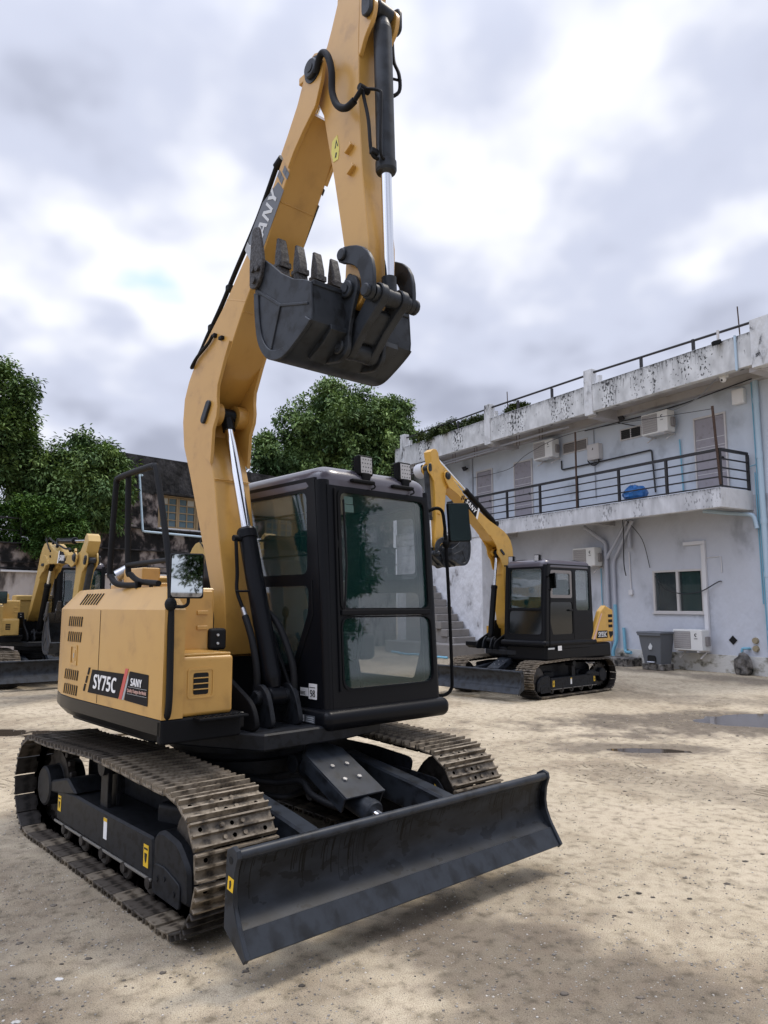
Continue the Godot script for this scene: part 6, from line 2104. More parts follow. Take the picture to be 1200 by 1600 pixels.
func crown(par: Node, blobs: Array, count: int, seed_: int, size: float, base_col: Color, alt_col: Color) -> void:
	# blobs: [centre, radii]; leaf clusters sit mostly in the outer shell, on twig-sized sub-clumps
	var r := RandomNumberGenerator.new(); r.seed = seed_
	var mm := MultiMesh.new()
	mm.transform_format = MultiMesh.TRANSFORM_3D
	mm.use_colors = true
	mm.mesh = leaf_cluster(seed_ + 7, 13, size * 0.88)
	var subs := []
	var vol := 0.0
	for bl in blobs: vol += pow(bl[1].x * bl[1].y * bl[1].z, 0.667)
	for bl in blobs:
		var share := int(0.5 + 42.0 * blobs.size() * pow(bl[1].x * bl[1].y * bl[1].z, 0.667) / vol)
		for k in share:
			var d := Vector3(r.randfn(), r.randfn(), r.randfn()).normalized()
			var rad: float = r.randf_range(0.62, 1.04)
			subs.append([bl[0] + d * bl[1] * rad, bl[1].length() * r.randf_range(0.12, 0.24), r.randf()])
	var tr := []
	var cl := []
	for i in count:
		var s = subs[r.randi() % subs.size()]
		var d := Vector3(r.randfn(), r.randfn() * 0.75, r.randfn())
		d = d.normalized() * pow(r.randf(), 0.4)
		var p: Vector3 = s[0] + d * s[1]
		var b := Basis.from_euler(Vector3(r.randf_range(-0.5, 0.5), r.randf() * TAU, r.randf_range(-0.5, 0.5))) * (r.randf_range(0.75, 1.3))
		tr.append(Transform3D(b, p))
		var t: float = clampf(s[2] * 0.6 + r.randf() * 0.5 + d.y * 0.15, 0, 1)
		cl.append(base_col.lerp(alt_col, t * t))
	mm.instance_count = tr.size()
	for i in tr.size():
		mm.set_instance_transform(i, tr[i])
		mm.set_instance_color(i, cl[i])
	var o := MultiMeshInstance3D.new()
	o.multimesh = mm
	o.material_override = M.leaf
	o.name = "crown"
	o.set_meta("kind", "stuff")
	par.add_child(o)

func build_tree(nm: String, label: String, at: Vector3, trunk_h: float, trunk_r: float, blobs: Array, count: int, seed_: int, size: float, c0: Color, c1: Color, grp := "trees standing beyond the yard wall", cat := "tree") -> void:
	var t := thing(nm, label, cat, at, 0.0, grp)
	var r := RandomNumberGenerator.new(); r.seed = seed_
	if trunk_h > 0:
		var mb := MB.new()
		mb.tube(smooth([Vector3(0, -0.2, 0), Vector3(0.05, trunk_h * 0.35, 0.03), Vector3(-0.05, trunk_h * 0.7, 0), Vector3(0.03, trunk_h, 0.02)]), trunk_r, 10, trunk_r * 0.6)
		part(t, "trunk", mb, M.bark)
		for bl in blobs:
			mb = MB.new()
			var e: Vector3 = bl[0] + Vector3(0, bl[1].y * 0.3, 0)
			var s := Vector3(0.02, trunk_h * 0.85, 0)
			mb.tube(smooth([s, s.lerp(e, 0.5) + Vector3(r.randf_range(-0.3, 0.3), -0.25, r.randf_range(-0.3, 0.3)), e]), trunk_r * 0.45, 7, 0.02)
			for k in 3:
				var q := s.lerp(e, r.randf_range(0.45, 0.9))
				var d: Vector3 = Vector3(r.randfn(), absf(r.randfn()) * 0.6, r.randfn()).normalized() * bl[1] * 0.8
				mb.tube([q, q + d * 0.6 + Vector3(0, -0.05, 0), q + d], trunk_r * 0.18, 5, 0.01)
			part(t, "branch", mb, M.bark)
	crown(t, blobs, count, seed_, size, c0, c1)

# ---------------------------------------------------------------- ground
func hash_noise(seed_: int, f: float, oct := 4) -> FastNoiseLite:
	var n := FastNoiseLite.new()
	n.seed = seed_; n.frequency = f; n.noise_type = FastNoiseLite.TYPE_SIMPLEX_SMOOTH
	n.fractal_octaves = oct; n.fractal_gain = 0.5
	return n

var basins := []
func axis(a: float, b: float, fine0: float, fine1: float, step: float, grow: float) -> Array:
	var o := []
	var x := fine0
	while x <= fine1 + 1e-4:
		o.append(x); x += step
	var s := step
	x = fine1
	while x < b:
		s *= grow; x += s; o.append(x)
	s = step; x = fine0
	var pre := []
	while x > a:
		s *= grow; x -= s; pre.append(x)
	pre.reverse(); pre.append_array(o)
	return pre

var n_h: FastNoiseLite; var n_f: FastNoiseLite; var n_d: FastNoiseLite; var n_p: FastNoiseLite; var n_s: FastNoiseLite

func ground_h(x: float, z: float) -> float:
	var h := n_h.get_noise_2d(x, z) * 0.012 + n_f.get_noise_2d(x, z) * 0.009
	for q in basins:
		var dx: float = (x - q[0]) * cos(q[4]) + (z - q[1]) * sin(q[4])
		var dz: float = -(x - q[0]) * sin(q[4]) + (z - q[1]) * cos(q[4])
		var d := sqrt(dx * dx / (q[2] * q[2]) + dz * dz / (q[3] * q[3]))
		h -= q[5] * (1.0 - smoothstep(0.35, 1.1, d))
	# level under the machines
	return h

func build_ground() -> void:
	n_h = hash_noise(101, 0.22, 3); n_f = hash_noise(102, 2.2, 4); n_d = hash_noise(103, 0.35, 5); n_p = hash_noise(104, 1.6, 5); n_s = hash_noise(105, 6.0, 3)
	# shallow hollows where water stands: x, z, half sizes, turn, depth
	basins = [[5.8, -10.55, 1.7, 0.75, -0.1, 0.052], [2.95, -8.45, 0.7, 0.2, 0.15, 0.034], [-2.6, -6.9, 1.0, 0.5, 0.3, 0.030], [-4.2, -9.6, 2.2, 0.5, 0.1, 0.024]]
	# broad damp patches, with shade of blade and machine painted in, and pale worn ones: x, z, half sizes, turn, darkness
	var damp_and_shade := [[0.5, -3.55, 1.35, 0.42, 0.78, 0.85], [0.0, -2.5, 0.9, 0.7, 0.2, 0.55], [1.1, -2.9, 0.9, 0.5, 0.6, 0.40], [-1.15, -2.95, 0.55, 0.3, 0.5, 0.55], [-1.9, -3.6, 0.9, 0.35, 0.7, 0.45], [3.0, -6.5, 1.2, 0.5, 0.7, 0.35], [2.4, -4.3, 0.35, 0.22, 0.4, 0.5], [5.6, -12.6, 4.0, 0.6, 0.45, 0.55], [5.0, -10.1, 2.9, 1.1, -0.1, 1.0], [2.95, -8.45, 1.0, 0.35, 0.15, 0.85], [-1.0, -5.2, 2.0, 1.4, 0.7, 0.45], [7.6, -16.0, 6.0, 0.5, 1.02, 0.75], [-6.5, -14.0, 4.0, 1.5, 0.2, 0.35], [2.6, -2.4, 0.6, 0.4, 0.8, 0.35], [2.9, -3.3, 0.5, 0.9, 0.2, 0.25]]
	var xs := axis(-90.0, 90.0, -3.6, 4.6, 0.05, 1.045)
	var zs := axis(-130.0, 30.0, -8.0, -1.4, 0.05, 1.04)
	var nx := xs.size(); var nz := zs.size()
	var V := PackedVector3Array(); var N := PackedVector3Array(); var C := PackedColorArray(); var I := PackedInt32Array()
	V.resize(nx * nz); N.resize(nx * nz); C.resize(nx * nz)
	var sand := Vector3(0.50, 0.425, 0.30)
	var pale := Vector3(0.57, 0.49, 0.355)
	var mud_and_shade := Vector3(0.17, 0.138, 0.10)
	var brown := Vector3(0.345, 0.28, 0.19)
	for j in nz:
		var z: float = zs[j]
		for i in nx:
			var x: float = xs[i]
			var h := ground_h(x, z)
			V[j * nx + i] = Vector3(x, h, z)
			var p := n_d.get_noise_2d(x, z)
			var q := n_p.get_noise_2d(x, z)
			var s := n_s.get_noise_2d(x, z)
			var c := sand.lerp(pale, smoothstep(-0.1, 0.45, p + q * 0.5))
			c = c.lerp(brown, smoothstep(0.02, 0.5, -p * 0.7 - q * 0.6 + s * 0.4) * 0.85)
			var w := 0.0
			for e in damp_and_shade:
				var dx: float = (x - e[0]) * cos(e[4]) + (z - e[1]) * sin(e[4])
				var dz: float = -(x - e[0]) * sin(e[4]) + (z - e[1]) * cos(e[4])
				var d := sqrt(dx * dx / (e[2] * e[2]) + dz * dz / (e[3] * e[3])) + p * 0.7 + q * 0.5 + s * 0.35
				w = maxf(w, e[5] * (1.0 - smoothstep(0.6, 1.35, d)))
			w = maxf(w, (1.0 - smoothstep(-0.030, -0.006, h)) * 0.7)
			c = c.lerp(mud_and_shade, w)  # painted shade by the machine takes the wet soil tone too
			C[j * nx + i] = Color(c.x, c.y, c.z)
	for j in nz:
		for i in nx:
			var a := V[j * nx + maxi(i - 1, 0)]; var b := V[j * nx + mini(i + 1, nx - 1)]
			var d := V[maxi(j - 1, 0) * nx + i]; var e := V[mini(j + 1, nz - 1) * nx + i]
			N[j * nx + i] = (e - d).cross(b - a).normalized()
	for j in nz - 1:
		for i in nx - 1:
			var o := j * nx + i
			I.append_array([o, o + 1, o + nx, o + 1, o + nx + 1, o + nx])
	var ar := []
	ar.resize(Mesh.ARRAY_MAX)
	ar[Mesh.ARRAY_VERTEX] = V; ar[Mesh.ARRAY_NORMAL] = N; ar[Mesh.ARRAY_COLOR] = C; ar[Mesh.ARRAY_INDEX] = I
	var me := ArrayMesh.new()
	me.add_surface_from_arrays(Mesh.PRIMITIVE_TRIANGLES, ar)
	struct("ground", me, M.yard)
	# standing water
	for q in basins:
		var mb := MB.new()
		var pts := []
		for k in 28:
			var a := TAU * k / 28
			var p := Vector2(cos(a) * q[2] * 1.15, sin(a) * q[3] * 1.15).rotated(q[4])
			pts.append(Vector2(q[0] + p.x, q[1] + p.y))
		mb.prism("y", pts, -0.030, -0.0185 - (0.04 - q[5]) * 0.25)
		struct("puddle", mb, M.puddle)

func pebble_mesh(seed_: int) -> ArrayMesh:
	var r := RandomNumberGenerator.new(); r.seed = seed_
	var mb := MB.new()
	var P := []
	for i in 5:
		var row := []
		for k in 7:
			var a := PI * (i + 0.0) / 4.0
			var b := TAU * k / 7
			row.append(Vector3(sin(a) * cos(b), cos(a) * 0.62, sin(a) * sin(b)) * r.randf_range(0.75, 1.15))
		P.append(row)
	for i in 4:
		for k in 7:
			var a: Vector3 = P[i][k]; var b: Vector3 = P[i][(k + 1) % 7]; var c: Vector3 = P[i + 1][(k + 1) % 7]; var d: Vector3 = P[i + 1][k]
			mb.quad4(a, b, c, d, a.normalized(), b.normalized(), c.normalized(), d.normalized())
	return mb.mesh()

func build_gravel() -> void:
	var r := RandomNumberGenerator.new(); r.seed = 77
	var mm := MultiMesh.new()
	mm.transform_format = MultiMesh.TRANSFORM_3D
	mm.use_colors = true
	mm.mesh = pebble_mesh(5)
	var tr := []; var cl := []
	for i in 60000:
		var z := -1.3 - 10.0 * pow(r.randf(), 1.7)
		var x := r.randf_range(-1.0, 1.0) * (1.2 - z * 0.62)
		var p := n_p.get_noise_2d(x, z) + n_d.get_noise_2d(x, z) * 0.6
		if p > 0.1 and r.randf() < 0.7: continue
		var s := 0.0021 + 0.0048 * pow(r.randf(), 3.0) + (0.007 * pow(r.randf(), 3.0) if r.randf() < 0.02 else 0.0)
		tr.append(Transform3D(Basis.from_euler(Vector3(r.randf_range(-0.4, 0.4), r.randf() * TAU, 0)).scaled(Vector3(s, s * r.randf_range(0.5, 1.0), s * r.randf_range(0.7, 1.2))), Vector3(x, ground_h(x, z) + s * 0.15, z)))
		var t := r.randf()
		var g := r.randf_range(0.10, 0.26) if t < 0.55 else (r.randf_range(0.28, 0.46) if t < 0.95 else r.randf_range(0.5, 0.72))
		cl.append(Color(g, g * 0.93, g * 0.82))
	# dark clods of soil further out, and pale flakes of mortar in the near left corner
	for i in 900:
		var z := -2.0 - 9.0 * r.randf()
		var x := r.randf_range(-0.6, 1.0) * (0.8 - z * 0.6)
		if n_p.get_noise_2d(x * 0.6, z * 0.6) < 0.05: continue
		var s := 0.005 + 0.013 * pow(r.randf(), 2.5)
		tr.append(Transform3D(Basis.from_euler(Vector3(r.randf_range(-0.3, 0.3), r.randf() * TAU, 0)).scaled(Vector3(s * 1.3, s * 0.6, s)), Vector3(x, ground_h(x, z) + s * 0.1, z)))
		var g := r.randf_range(0.05, 0.16)
		cl.append(Color(g, g * 0.85, g * 0.68))
	for i in 130:
		var x := -1.95 + 0.75 * r.randf() * r.randf() + r.randf_range(-0.2, 0.2)
		var z := -2.85 + r.randfn() * 0.35
		var s := 0.005 + 0.012 * pow(r.randf(), 3.0)
		tr.append(Transform3D(Basis(Vector3.UP, r.randf() * TAU).scaled(Vector3(s * 1.3, 0.003, s)), Vector3(x, ground_h(x, z) + 0.001, z)))
		var g := r.randf_range(0.42, 0.66)
		cl.append(Color(g, g * 0.97, g * 0.9))
	mm.instance_count = tr.size()
	for i in tr.size():
		mm.set_instance_transform(i, tr[i]); mm.set_instance_color(i, cl[i])
	var o := MultiMeshInstance3D.new()
	o.multimesh = mm; o.material_override = M.pebble
	o.name = "gravel"
	o.set_meta("kind", "stuff"); o.set_meta("label", "loose gravel and grit scattered over the sandy yard"); o.set_meta("category", "gravel")
	add_child(o)

# ---------------------------------------------------------------- sky
func build_sky() -> ImageTexture:
	var W := 1024; var H := 512
	var im := Image.create(W, H, false, Image.FORMAT_RGBF)
	var n1 := hash_noise(111, 0.62, 6); n1.fractal_gain = 0.52
	n1.domain_warp_enabled = true; n1.domain_warp_amplitude = 0.6; n1.domain_warp_frequency = 0.6; n1.domain_warp_fractal_type = FastNoiseLite.DOMAIN_WARP_FRACTAL_NONE
	var n2 := hash_noise(123, 1.7, 5)
	var n3 := hash_noise(227, 0.30, 3)
	var n4 := hash_noise(231, 4.5, 5)
	# where the sheet of cloud is thicker (+) or thinner (-): direction, amount, sharpness
	var lobes := [[Vector3(0.362, 0.599, -0.715), -0.42, 40.0], [Vector3(0.087, 0.658, -0.748), -0.22, 40.0], [Vector3(0.235, 0.477, -0.847), 0.26, 28.0], [Vector3(0.151, 0.352, -0.924), 0.30, 60.0], [Vector3(-0.291, 0.524, -0.801), -0.16, 120.0], [Vector3(0.034, 0.293, -0.955), -0.50, 420.0], [Vector3(-0.43, 0.324, -0.843), -0.62, 300.0], [Vector3(-0.395, 0.40, -0.832), 0.12, 80.0], [Vector3(-0.312, 0.62, -0.728), 0.10, 40.0], [Vector3(0.366, 0.49, -0.79), 0.12, 60.0]]
	for j in H:
		var th := PI * (0.5 - (j + 0.5) / H)
		for i in W:
			var ph := ((i + 0.5) / W - 0.5) * TAU
			var d := Vector3(sin(ph) * cos(th), sin(th), -cos(ph) * cos(th))
			var y := maxf(d.y, 0.0)
			var k := 1.0 / (y + 0.22)
			var px := d.x * k; var pz := d.z * k
			var a := n1.get_noise_3d(px, pz, 0.0)
			var b := n2.get_noise_3d(px, pz, 4.0)
			var big := n3.get_noise_3d(px, pz, 9.0)
			var dens := 0.63 + a * 0.72 + b * 0.62 + n4.get_noise_3d(px, pz, 2.0) * 0.30 + big * 0.15
			for q in lobes: dens += 0.9 * q[1] * exp((d.dot(q[0]) - 1.0) * q[2])
			# overcast sheet: thin bright parts, thick grey-blue parts
			var bright := Vector3(0.83, 0.845, 0.91)
			var mid := Vector3(0.535, 0.57, 0.695)
			var dark := Vector3(0.34, 0.365, 0.46)
			var c := bright.lerp(mid, smoothstep(0.10, 0.60, dens)).lerp(dark, smoothstep(0.60, 1.12, dens))
			var gap := smoothstep(0.02, -0.25, dens)
			c = c.lerp(Vector3(0.42, 0.66, 1.05), gap * 0.7)
			c = c.lerp(Vector3(0.74, 0.79, 0.90), smoothstep(0.22, 0.0, d.y) * 0.5)
			c *= lerpf(0.86, 1.7, smoothstep(0.60, 1.0, d.y))     # an overcast sky is brightest overhead
			c *= 1.0 + 2.2 * exp((d.dot(Vector3(0.40, 0.88, -0.24).normalized()) - 1.0) * 9.0)   # and round the veiled sun
			if d.y < 0.0: c = Vector3(0.30, 0.28, 0.25)
			im.set_pixel(i, j, Color(c.x, c.y, c.z))
	return ImageTexture.create_from_image(im)

# marks that machines left in the sand: rows of low pressed ridges
func build_tracks() -> void:
	var r := RandomNumberGenerator.new(); r.seed = 91
	var mb := MB.new()
	var runs := [[Vector2(1.95, -7.25), Vector2(2.75, -6.75), 0.34, 14], [Vector2(2.5, -7.45), Vector2(1.75, -6.85), 0.30, 12], [Vector2(1.75, -7.55), Vector2(2.7, -7.6), 0.14, 16], [Vector2(3.2, -6.4), Vector2(4.6, -7.6), 0.36, 26], [Vector2(3.6, -9.9), Vector2(6.0, -13.0), 0.38, 34], [Vector2(-3.6, -6.6), Vector2(-2.2, -9.0), 0.38, 26]]
	for q in runs:
		var a: Vector2 = q[0]; var b: Vector2 = q[1]
		var d := (b - a).normalized()
		for k in q[3]:
			if r.randf() < 0.15: continue
			var p := a.lerp(b, (k + r.randf_range(-0.12, 0.12)) / q[3])
			var w: float = q[2] * r.randf_range(0.6, 1.0)
			var h := r.randf_range(0.003, 0.007)
			mb.xf = Transform3D(Basis(Vector3.UP, -atan2(d.y, d.x) + r.randf_range(-0.06, 0.06)), Vector3(p.x + r.randf_range(-0.02, 0.02), ground_h(p.x, p.y) + h * 0.2, p.y))
			var n := 5
			for i in n:
				if r.randf() < 0.2: continue
				var z0 := -w / 2 + w * i / n
				mb.prism("z", [Vector2(-0.016, -0.004), Vector2(-0.006, h), Vector2(0.004, h * 0.9), Vector2(0.018, -0.004)], z0, z0 + w / n * r.randf_range(0.7, 1.05), 0.002)
	var o := struct("track_marks", mb, M.mark)
	o.set_meta("kind", "stuff"); o.set_meta("label", "crawler track prints pressed into the sand"); o.set_meta("category", "track print")
func _ready() -> void:
	rng.seed = 12
	# camera, sky, sun, exposure
	var cam := Camera3D.new()
	cam.name = "camera"
	add_child(cam)
	cam.position = Vector3(0, 1.59, 0)
	cam.rotation = Vector3(0.1257, 0, -0.001)
	cam.fov = 69.65
	cam.near = 0.05; cam.far = 400.0
	cam.current = true
	var env := Environment.new()
	env.background_mode = Environment.BG_SKY
	var sky := Sky.new()
	var sm := PanoramaSkyMaterial.new()
	sm.panorama = build_sky()
	sky.sky_material = sm
	env.sky = sky
	env.sky_rotation = Vector3(0, 0.0, 0)
	env.background_energy_multiplier = 1.2
	env.ambient_light_source = Environment.AMBIENT_SOURCE_SKY
	env.tonemap_mode = Environment.TONE_MAPPER_LINEAR
	env.tonemap_exposure = 1.22
	env.sdfgi_enabled = true; env.ssao_enabled = true; env.ssil_enabled = true
	var we := WorldEnvironment.new()
	we.name = "world_environment"
	we.environment = env
	add_child(we)
	var sun := DirectionalLight3D.new()
	sun.name = "sun"
	sun.light_energy = 0.5
	sun.light_color = Color(1.0, 0.96, 0.90)
	sun.light_angular_distance = 14.0
	sun.shadow_enabled = true
	add_child(sun)
	sun.look_at_from_position(Vector3(5.0, 11.0, -3.0), Vector3.ZERO)
	materials()
	# setting
	build_ground()
	build_office()
	build_yard_wall()
	# stone steps climbing to the left in front of the white wall
	var st := thing("stone_steps", "grey stone steps climbing left beside the white wall, partly behind the cab", "steps", FO, FYAW)
	for k in 9:
		var mb := MB.new()
		var u0 := 8.75 + k * 0.30
		fbox(mb, u0, u0 + 0.34 + 0.02 * (k % 2), 0.48 + k * 0.235 - 0.12, 0.48 + k * 0.235 + 0.115, 1.24, 2.1 + 0.03 * (k % 3), 0.025)
		fbox(mb, u0 + 0.02, u0 + 0.32, -0.2, 0.48 + k * 0.235 - 0.12, 1.26, 2.08, 0.0)
		part(st, "stair", mb, M.concrete)
	var pm := MB.new()
	fbox(pm, 8.3, 12.0, -0.2, 0.40, 1.22, 2.6, 0.03)
	part(st, "base_slab", pm, M.concrete)
	# trees
	var lc := Color(0.052, 0.10, 0.037); var lb := Color(0.23, 0.33, 0.10)
	build_tree("broad_tree", "broad dark green tree rising between the boom and the pale blue building", Vector3(-1.6, 0, -29.5), 6.0, 0.3, [[Vector3(-0.5, 8.5, 0), Vector3(2.0, 2.0, 1.9)], [Vector3(-2.3, 7.1, 0.4), Vector3(1.5, 1.5, 1.4)], [Vector3(1.1, 8.3, 0.2), Vector3(1.4, 1.6, 1.4)], [Vector3(2.05, 8.6, 0.0), Vector3(0.85, 1.3, 1.0)], [Vector3(0.4, 6.4, 0.6), Vector3(2.2, 1.3, 1.5)], [Vector3(-3.0, 5.9, 0.3), Vector3(0.9, 1.0, 0.9)]], 8500, 301, 0.18, lc, lb)
	build_tree("tall_tree", "tall dark tree at the left edge, its crown the highest there", Vector3(-11.7, 0, -20.6), 5.4, 0.18, [[Vector3(0.3, 7.1, 0), Vector3(1.35, 1.55, 1.3)], [Vector3(-0.6, 6.1, 0.2), Vector3(1.3, 1.2, 1.2)], [Vector3(0.75, 5.9, 0.1), Vector3(1.0, 1.0, 1.0)]], 4600, 311, 0.155, lc, lb * 0.9)
	build_tree("bushy_tree", "bushy tree with drooping leaves hiding the end of the old building", Vector3(-9.0, 0, -21.4), 4.2, 0.16, [[Vector3(0.25, 5.35, 0), Vector3(1.15, 1.1, 1.1)], [Vector3(-0.8, 5.0, 0.1), Vector3(1.0, 1.0, 1.0)], [Vector3(0.75, 4.9, 0.4), Vector3(0.85, 1.1, 0.9)], [Vector3(0.0, 4.3, 0.5), Vector3(1.3, 0.75, 0.9)]], 5400, 321, 0.15, lc * 1.1, lb)
	build_tree("hedge", "light green foliage spilling over the fence at the far left", Vector3(-9.55, 0, -19.75), 0.0, 0.1, [[Vector3(-0.2, 4.0, 0), Vector3(1.3, 0.45, 0.5)], [Vector3(0.7, 3.7, 0.1), Vector3(0.9, 0.55, 0.4)], [Vector3(0.1, 3.4, 0.15), Vector3(1.3, 0.4, 0.3)]], 1900, 331, 0.11, Color(0.035, 0.08, 0.02), Color(0.12, 0.22, 0.045), "", "hedge")
	var sh := 0
	for q in [[8.9, 0.55, 0.26], [10.0, 0.75, 0.32], [11.0, 0.7, 0.36], [11.9, 0.6, 0.34], [7.2, 0.4, 0.22]]:
		var w: Vector3 = fxf() * fv(q[0], 7.5, 0.6)
		var nm: String = ["rooftop shrub just left of the second parapet post", "rooftop shrub between the parapet posts, second from the post", "rooftop shrub third to the left behind the roof rail", "rooftop shrub nearest the left end of the roof", "low rooftop shrub right of the second parapet post"][sh]
		build_tree("rooftop_shrub", nm, w, 0.0, 0.1, [[Vector3(0, 0.12, 0), Vector3(q[1], q[2], 0.4)]], 420, 341 + sh, 0.10, Color(0.03, 0.05, 0.015), Color(0.11, 0.14, 0.035), "shrubs growing on the flat roof", "shrub")
		sh += 1
	# machines
	shoe_meshes = [shoe_mesh(0)]
	build_excavator("excavator", "large yellow excavator in the foreground with raised boom and curled bucket", Vector3(-0.95994, 0, -5.2804), 0.733, {"hero": true})
	build_excavator("excavator", "small yellow excavator parked before the pale blue building", Vector3(2.78, 0, -14.1), -0.86, {"small": true, "yellow": "yellow_deep", "boom": 15.6, "arm": -9.3, "dz": 0.18, "boom_size": 0.94, "boom_x": -0.38}).scale = Vector3.ONE * 0.91
	build_excavator("excavator", "dusty yellow excavator at the left edge with its boom lowered", Vector3(-7.3, 0, -15.9), 0.65, {"yellow": "yellow_old", "boom": 57.0, "arm": -28.0})
	build_excavator("excavator", "dusty yellow excavator mostly hidden behind the big boom and wing mirror", Vector3(-4.3, 0, -15.9), 0.65, {"yellow": "yellow_old", "boom": 57.0, "arm": -28.0})
	# things on and by the office wall
	ac_unit("white air conditioner high on the wall above the right part of the balcony", 2.31, 5.95, 0.80, 0.56)
	ac_unit("white air conditioner high on the wall left of the grey electrical box", 6.38, 6.0, 0.82, 0.56)
	ac_unit("white air conditioner low on the wall below the curtained window", 1.66, 0.50, 0.80, 0.50)
	ac_unit("white air conditioner under the balcony behind the small excavator cab", 4.88, 2.66, 0.82, 0.52)
	build_small_things()
	build_tracks()
	build_gravel()

func build_small_things() -> void:
	var mb := MB.new()
	# wheelie bin
	var bn := thing("waste_bin", "dark grey plastic pedal bin with a lid beside the lower air conditioner", "bin", fxf() * fv(2.38, 0.0, 0.62), FYAW)
	mb.box(Vector3(0, 0.08, 0), Vector3(0.62, 0.16, 0.42), 0.02)
	part(bn, "base", mb, M.stone)
	mb = MB.new()
	var a := [Vector3(-0.24, 0.16, -0.18), Vector3(0.24, 0.16, -0.18), Vector3(0.24, 0.16, 0.20), Vector3(-0.24, 0.16, 0.20)]
	var t := [Vector3(-0.33, 0.88, -0.22), Vector3(0.33, 0.88, -0.22), Vector3(0.33, 0.88, 0.28), Vector3(-0.33, 0.88, 0.28)]
	for i in 4:
		var j := (i + 1) % 4
		var nn: Vector3 = (a[j] - a[i]).cross(t[i] - a[i]).normalized()
		if nn.dot((a[i] + a[j]) * Vector3(1, 0, 1)) < 0: nn = -nn
		mb.quad(a[i], a[j], t[j], t[i], nn)
	mb.quad(t[0], t[1], t[2], t[3], Vector3.UP)
	part(bn, "body", mb, M.bin_grey)
	mb = MB.new()
	mb.box(Vector3(0, 0.905, 0.03), Vector3(0.74, 0.06, 0.58), 0.025, 2)
	mb.box(Vector3(0, 0.86, 0.30), Vector3(0.68, 0.05, 0.03), 0.01)
	part(bn, "lid", mb, M.bin_grey)
	mb = MB.new()
	mb.prism("z", MB.rounded(rect(-0.12, 0.19, 0.12, 0.36), 0.05, 4), 0.212, 0.236)
	part(bn, "pedal_recess", mb, M.hole)
	mb = MB.new()
	mb.box(Vector3(0, 0.2, 0.25), Vector3(0.2, 0.03, 0.07), 0.01)
	part(bn, "pedal", mb, M.pvc_grey)
	mb = MB.new()
	mb.prism("z", [Vector2(-0.06, 0.56), Vector2(0.0, 0.66), Vector2(0.06, 0.58), Vector2(0.03, 0.50), Vector2(-0.04, 0.50)], 0.252, 0.262)
	part(bn, "symbol", mb, M.label_grey)
	# blue bag on the balcony
	mb = MB.new()
	var r := RandomNumberGenerator.new(); r.seed = 9
	var P := []
	for i in 9:
		var row := []
		for k in 16:
			var al := PI * i / 8.0
			var be := TAU * k / 16
			var rad := 1.0 + r.randf_range(-0.13, 0.10)
			var q := Vector3(sin(al) * cos(be) * 0.34, cos(al) * 0.22, sin(al) * sin(be) * 0.26) * rad
			row.append(q)
		P.append(row)
	for i in 8:
		for k in 16:
			var p0: Vector3 = P[i][k]; var p1: Vector3 = P[i][(k + 1) % 16]; var p2: Vector3 = P[i + 1][(k + 1) % 16]; var p3: Vector3 = P[i + 1][k]
			var nn := (p1 - p0).cross(p3 - p0)
			if nn.length() < 1e-9: nn = (p2 - p1).cross(p3 - p1)
			nn = nn.normalized()
			if nn.dot(p0 + p2) < 0: nn = -nn
			mb.quad(p0, p1, p2, p3, nn)
	single("blue_bag", mb, M.blue_tarp, "crumpled blue plastic bag on the balcony floor behind the railing", "plastic bag", fxf() * Transform3D(Basis(), fv(2.66, 4.40, 0.85)))
	# boxes
	mb = MB.new()
	mb.box(Vector3(0, 0, 0.09), Vector3(0.42, 0.46, 0.18), 0.02)
	mb.box(Vector3(-0.02, 0.0, 0.185), Vector3(0.36, 0.38, 0.012), 0.004)
	var eb := thing("electrical_box", "grey electrical box with thick black cables on the upper wall", "electrical box", fxf() * fv(4.62, 5.92, 0.0), FYAW)
	part(eb, "casing", mb, M.alu)
	mb = MB.new()
	mb.tube(smooth([Vector3(-0.18, -0.10, 0.10), Vector3(-0.26, -0.22, 0.10), Vector3(-0.12, -0.36, 0.08), Vector3(0.08, -0.34, 0.08), Vector3(0.14, -0.22, 0.09)]), 0.022, 8)
	part(eb, "cable", mb, M.cable)
	mb = MB.new()
	mb.prism("z", [Vector2(-0.03, 0.04), Vector2(0.01, 0.12), Vector2(0.03, 0.06)], 0.191, 0.193)
	part(eb, "warning_mark", mb, M.print_black)
	mb = MB.new()
	mb.box(Vector3(0, 0, 0.07), Vector3(0.30, 0.36, 0.14), 0.02)
	mb.box(Vector3(0, -0.01, 0.145), Vector3(0.24, 0.26, 0.012), 0.004)
	single("junction_box", mb, M.white, "small white junction box at the top right of the upper wall", "electrical box", fpos(0.18, 6.45, 0.0))
	# cameras and lamps under the eaves
	for q in [["black floodlight under the eaves left of the upper right air conditioner", 3.62, 6.70], ["black floodlight under the eaves at the far left end", 10.6, 6.40]]:
		var l := thing("floodlight", q[0], "floodlight", fxf() * fv(q[1], q[2], 0.0), FYAW, "floodlights under the eaves")
		mb = MB.new()
		mb.box(Vector3(0, 0, 0.06), Vector3(0.05, 0.05, 0.12), 0.008)
		part(l, "arm", mb, M.cable)
		mb = MB.new()
		mb.xf = Transform3D(Basis(Vector3.RIGHT, 0.6), Vector3(0.02, -0.02, 0.16))
		mb.box(Vector3.ZERO, Vector3(0.20, 0.15, 0.05), 0.01)
		part(l, "head", mb, M.cable)
	var cm := thing("security_camera", "white dome camera under the parapet near the right corner", "camera", fxf() * fv(0.0, 6.72, 0.9), FYAW)
	mb = MB.new()
	mb.box(Vector3(0, 0.06, 0), Vector3(0.16, 0.10, 0.16), 0.02)
	part(cm, "bracket", mb, M.white)
	mb = MB.new(); mb.ball(Vector3(0, -0.03, 0.02), 0.075, 12)
	part(cm, "dome", mb, M.white)
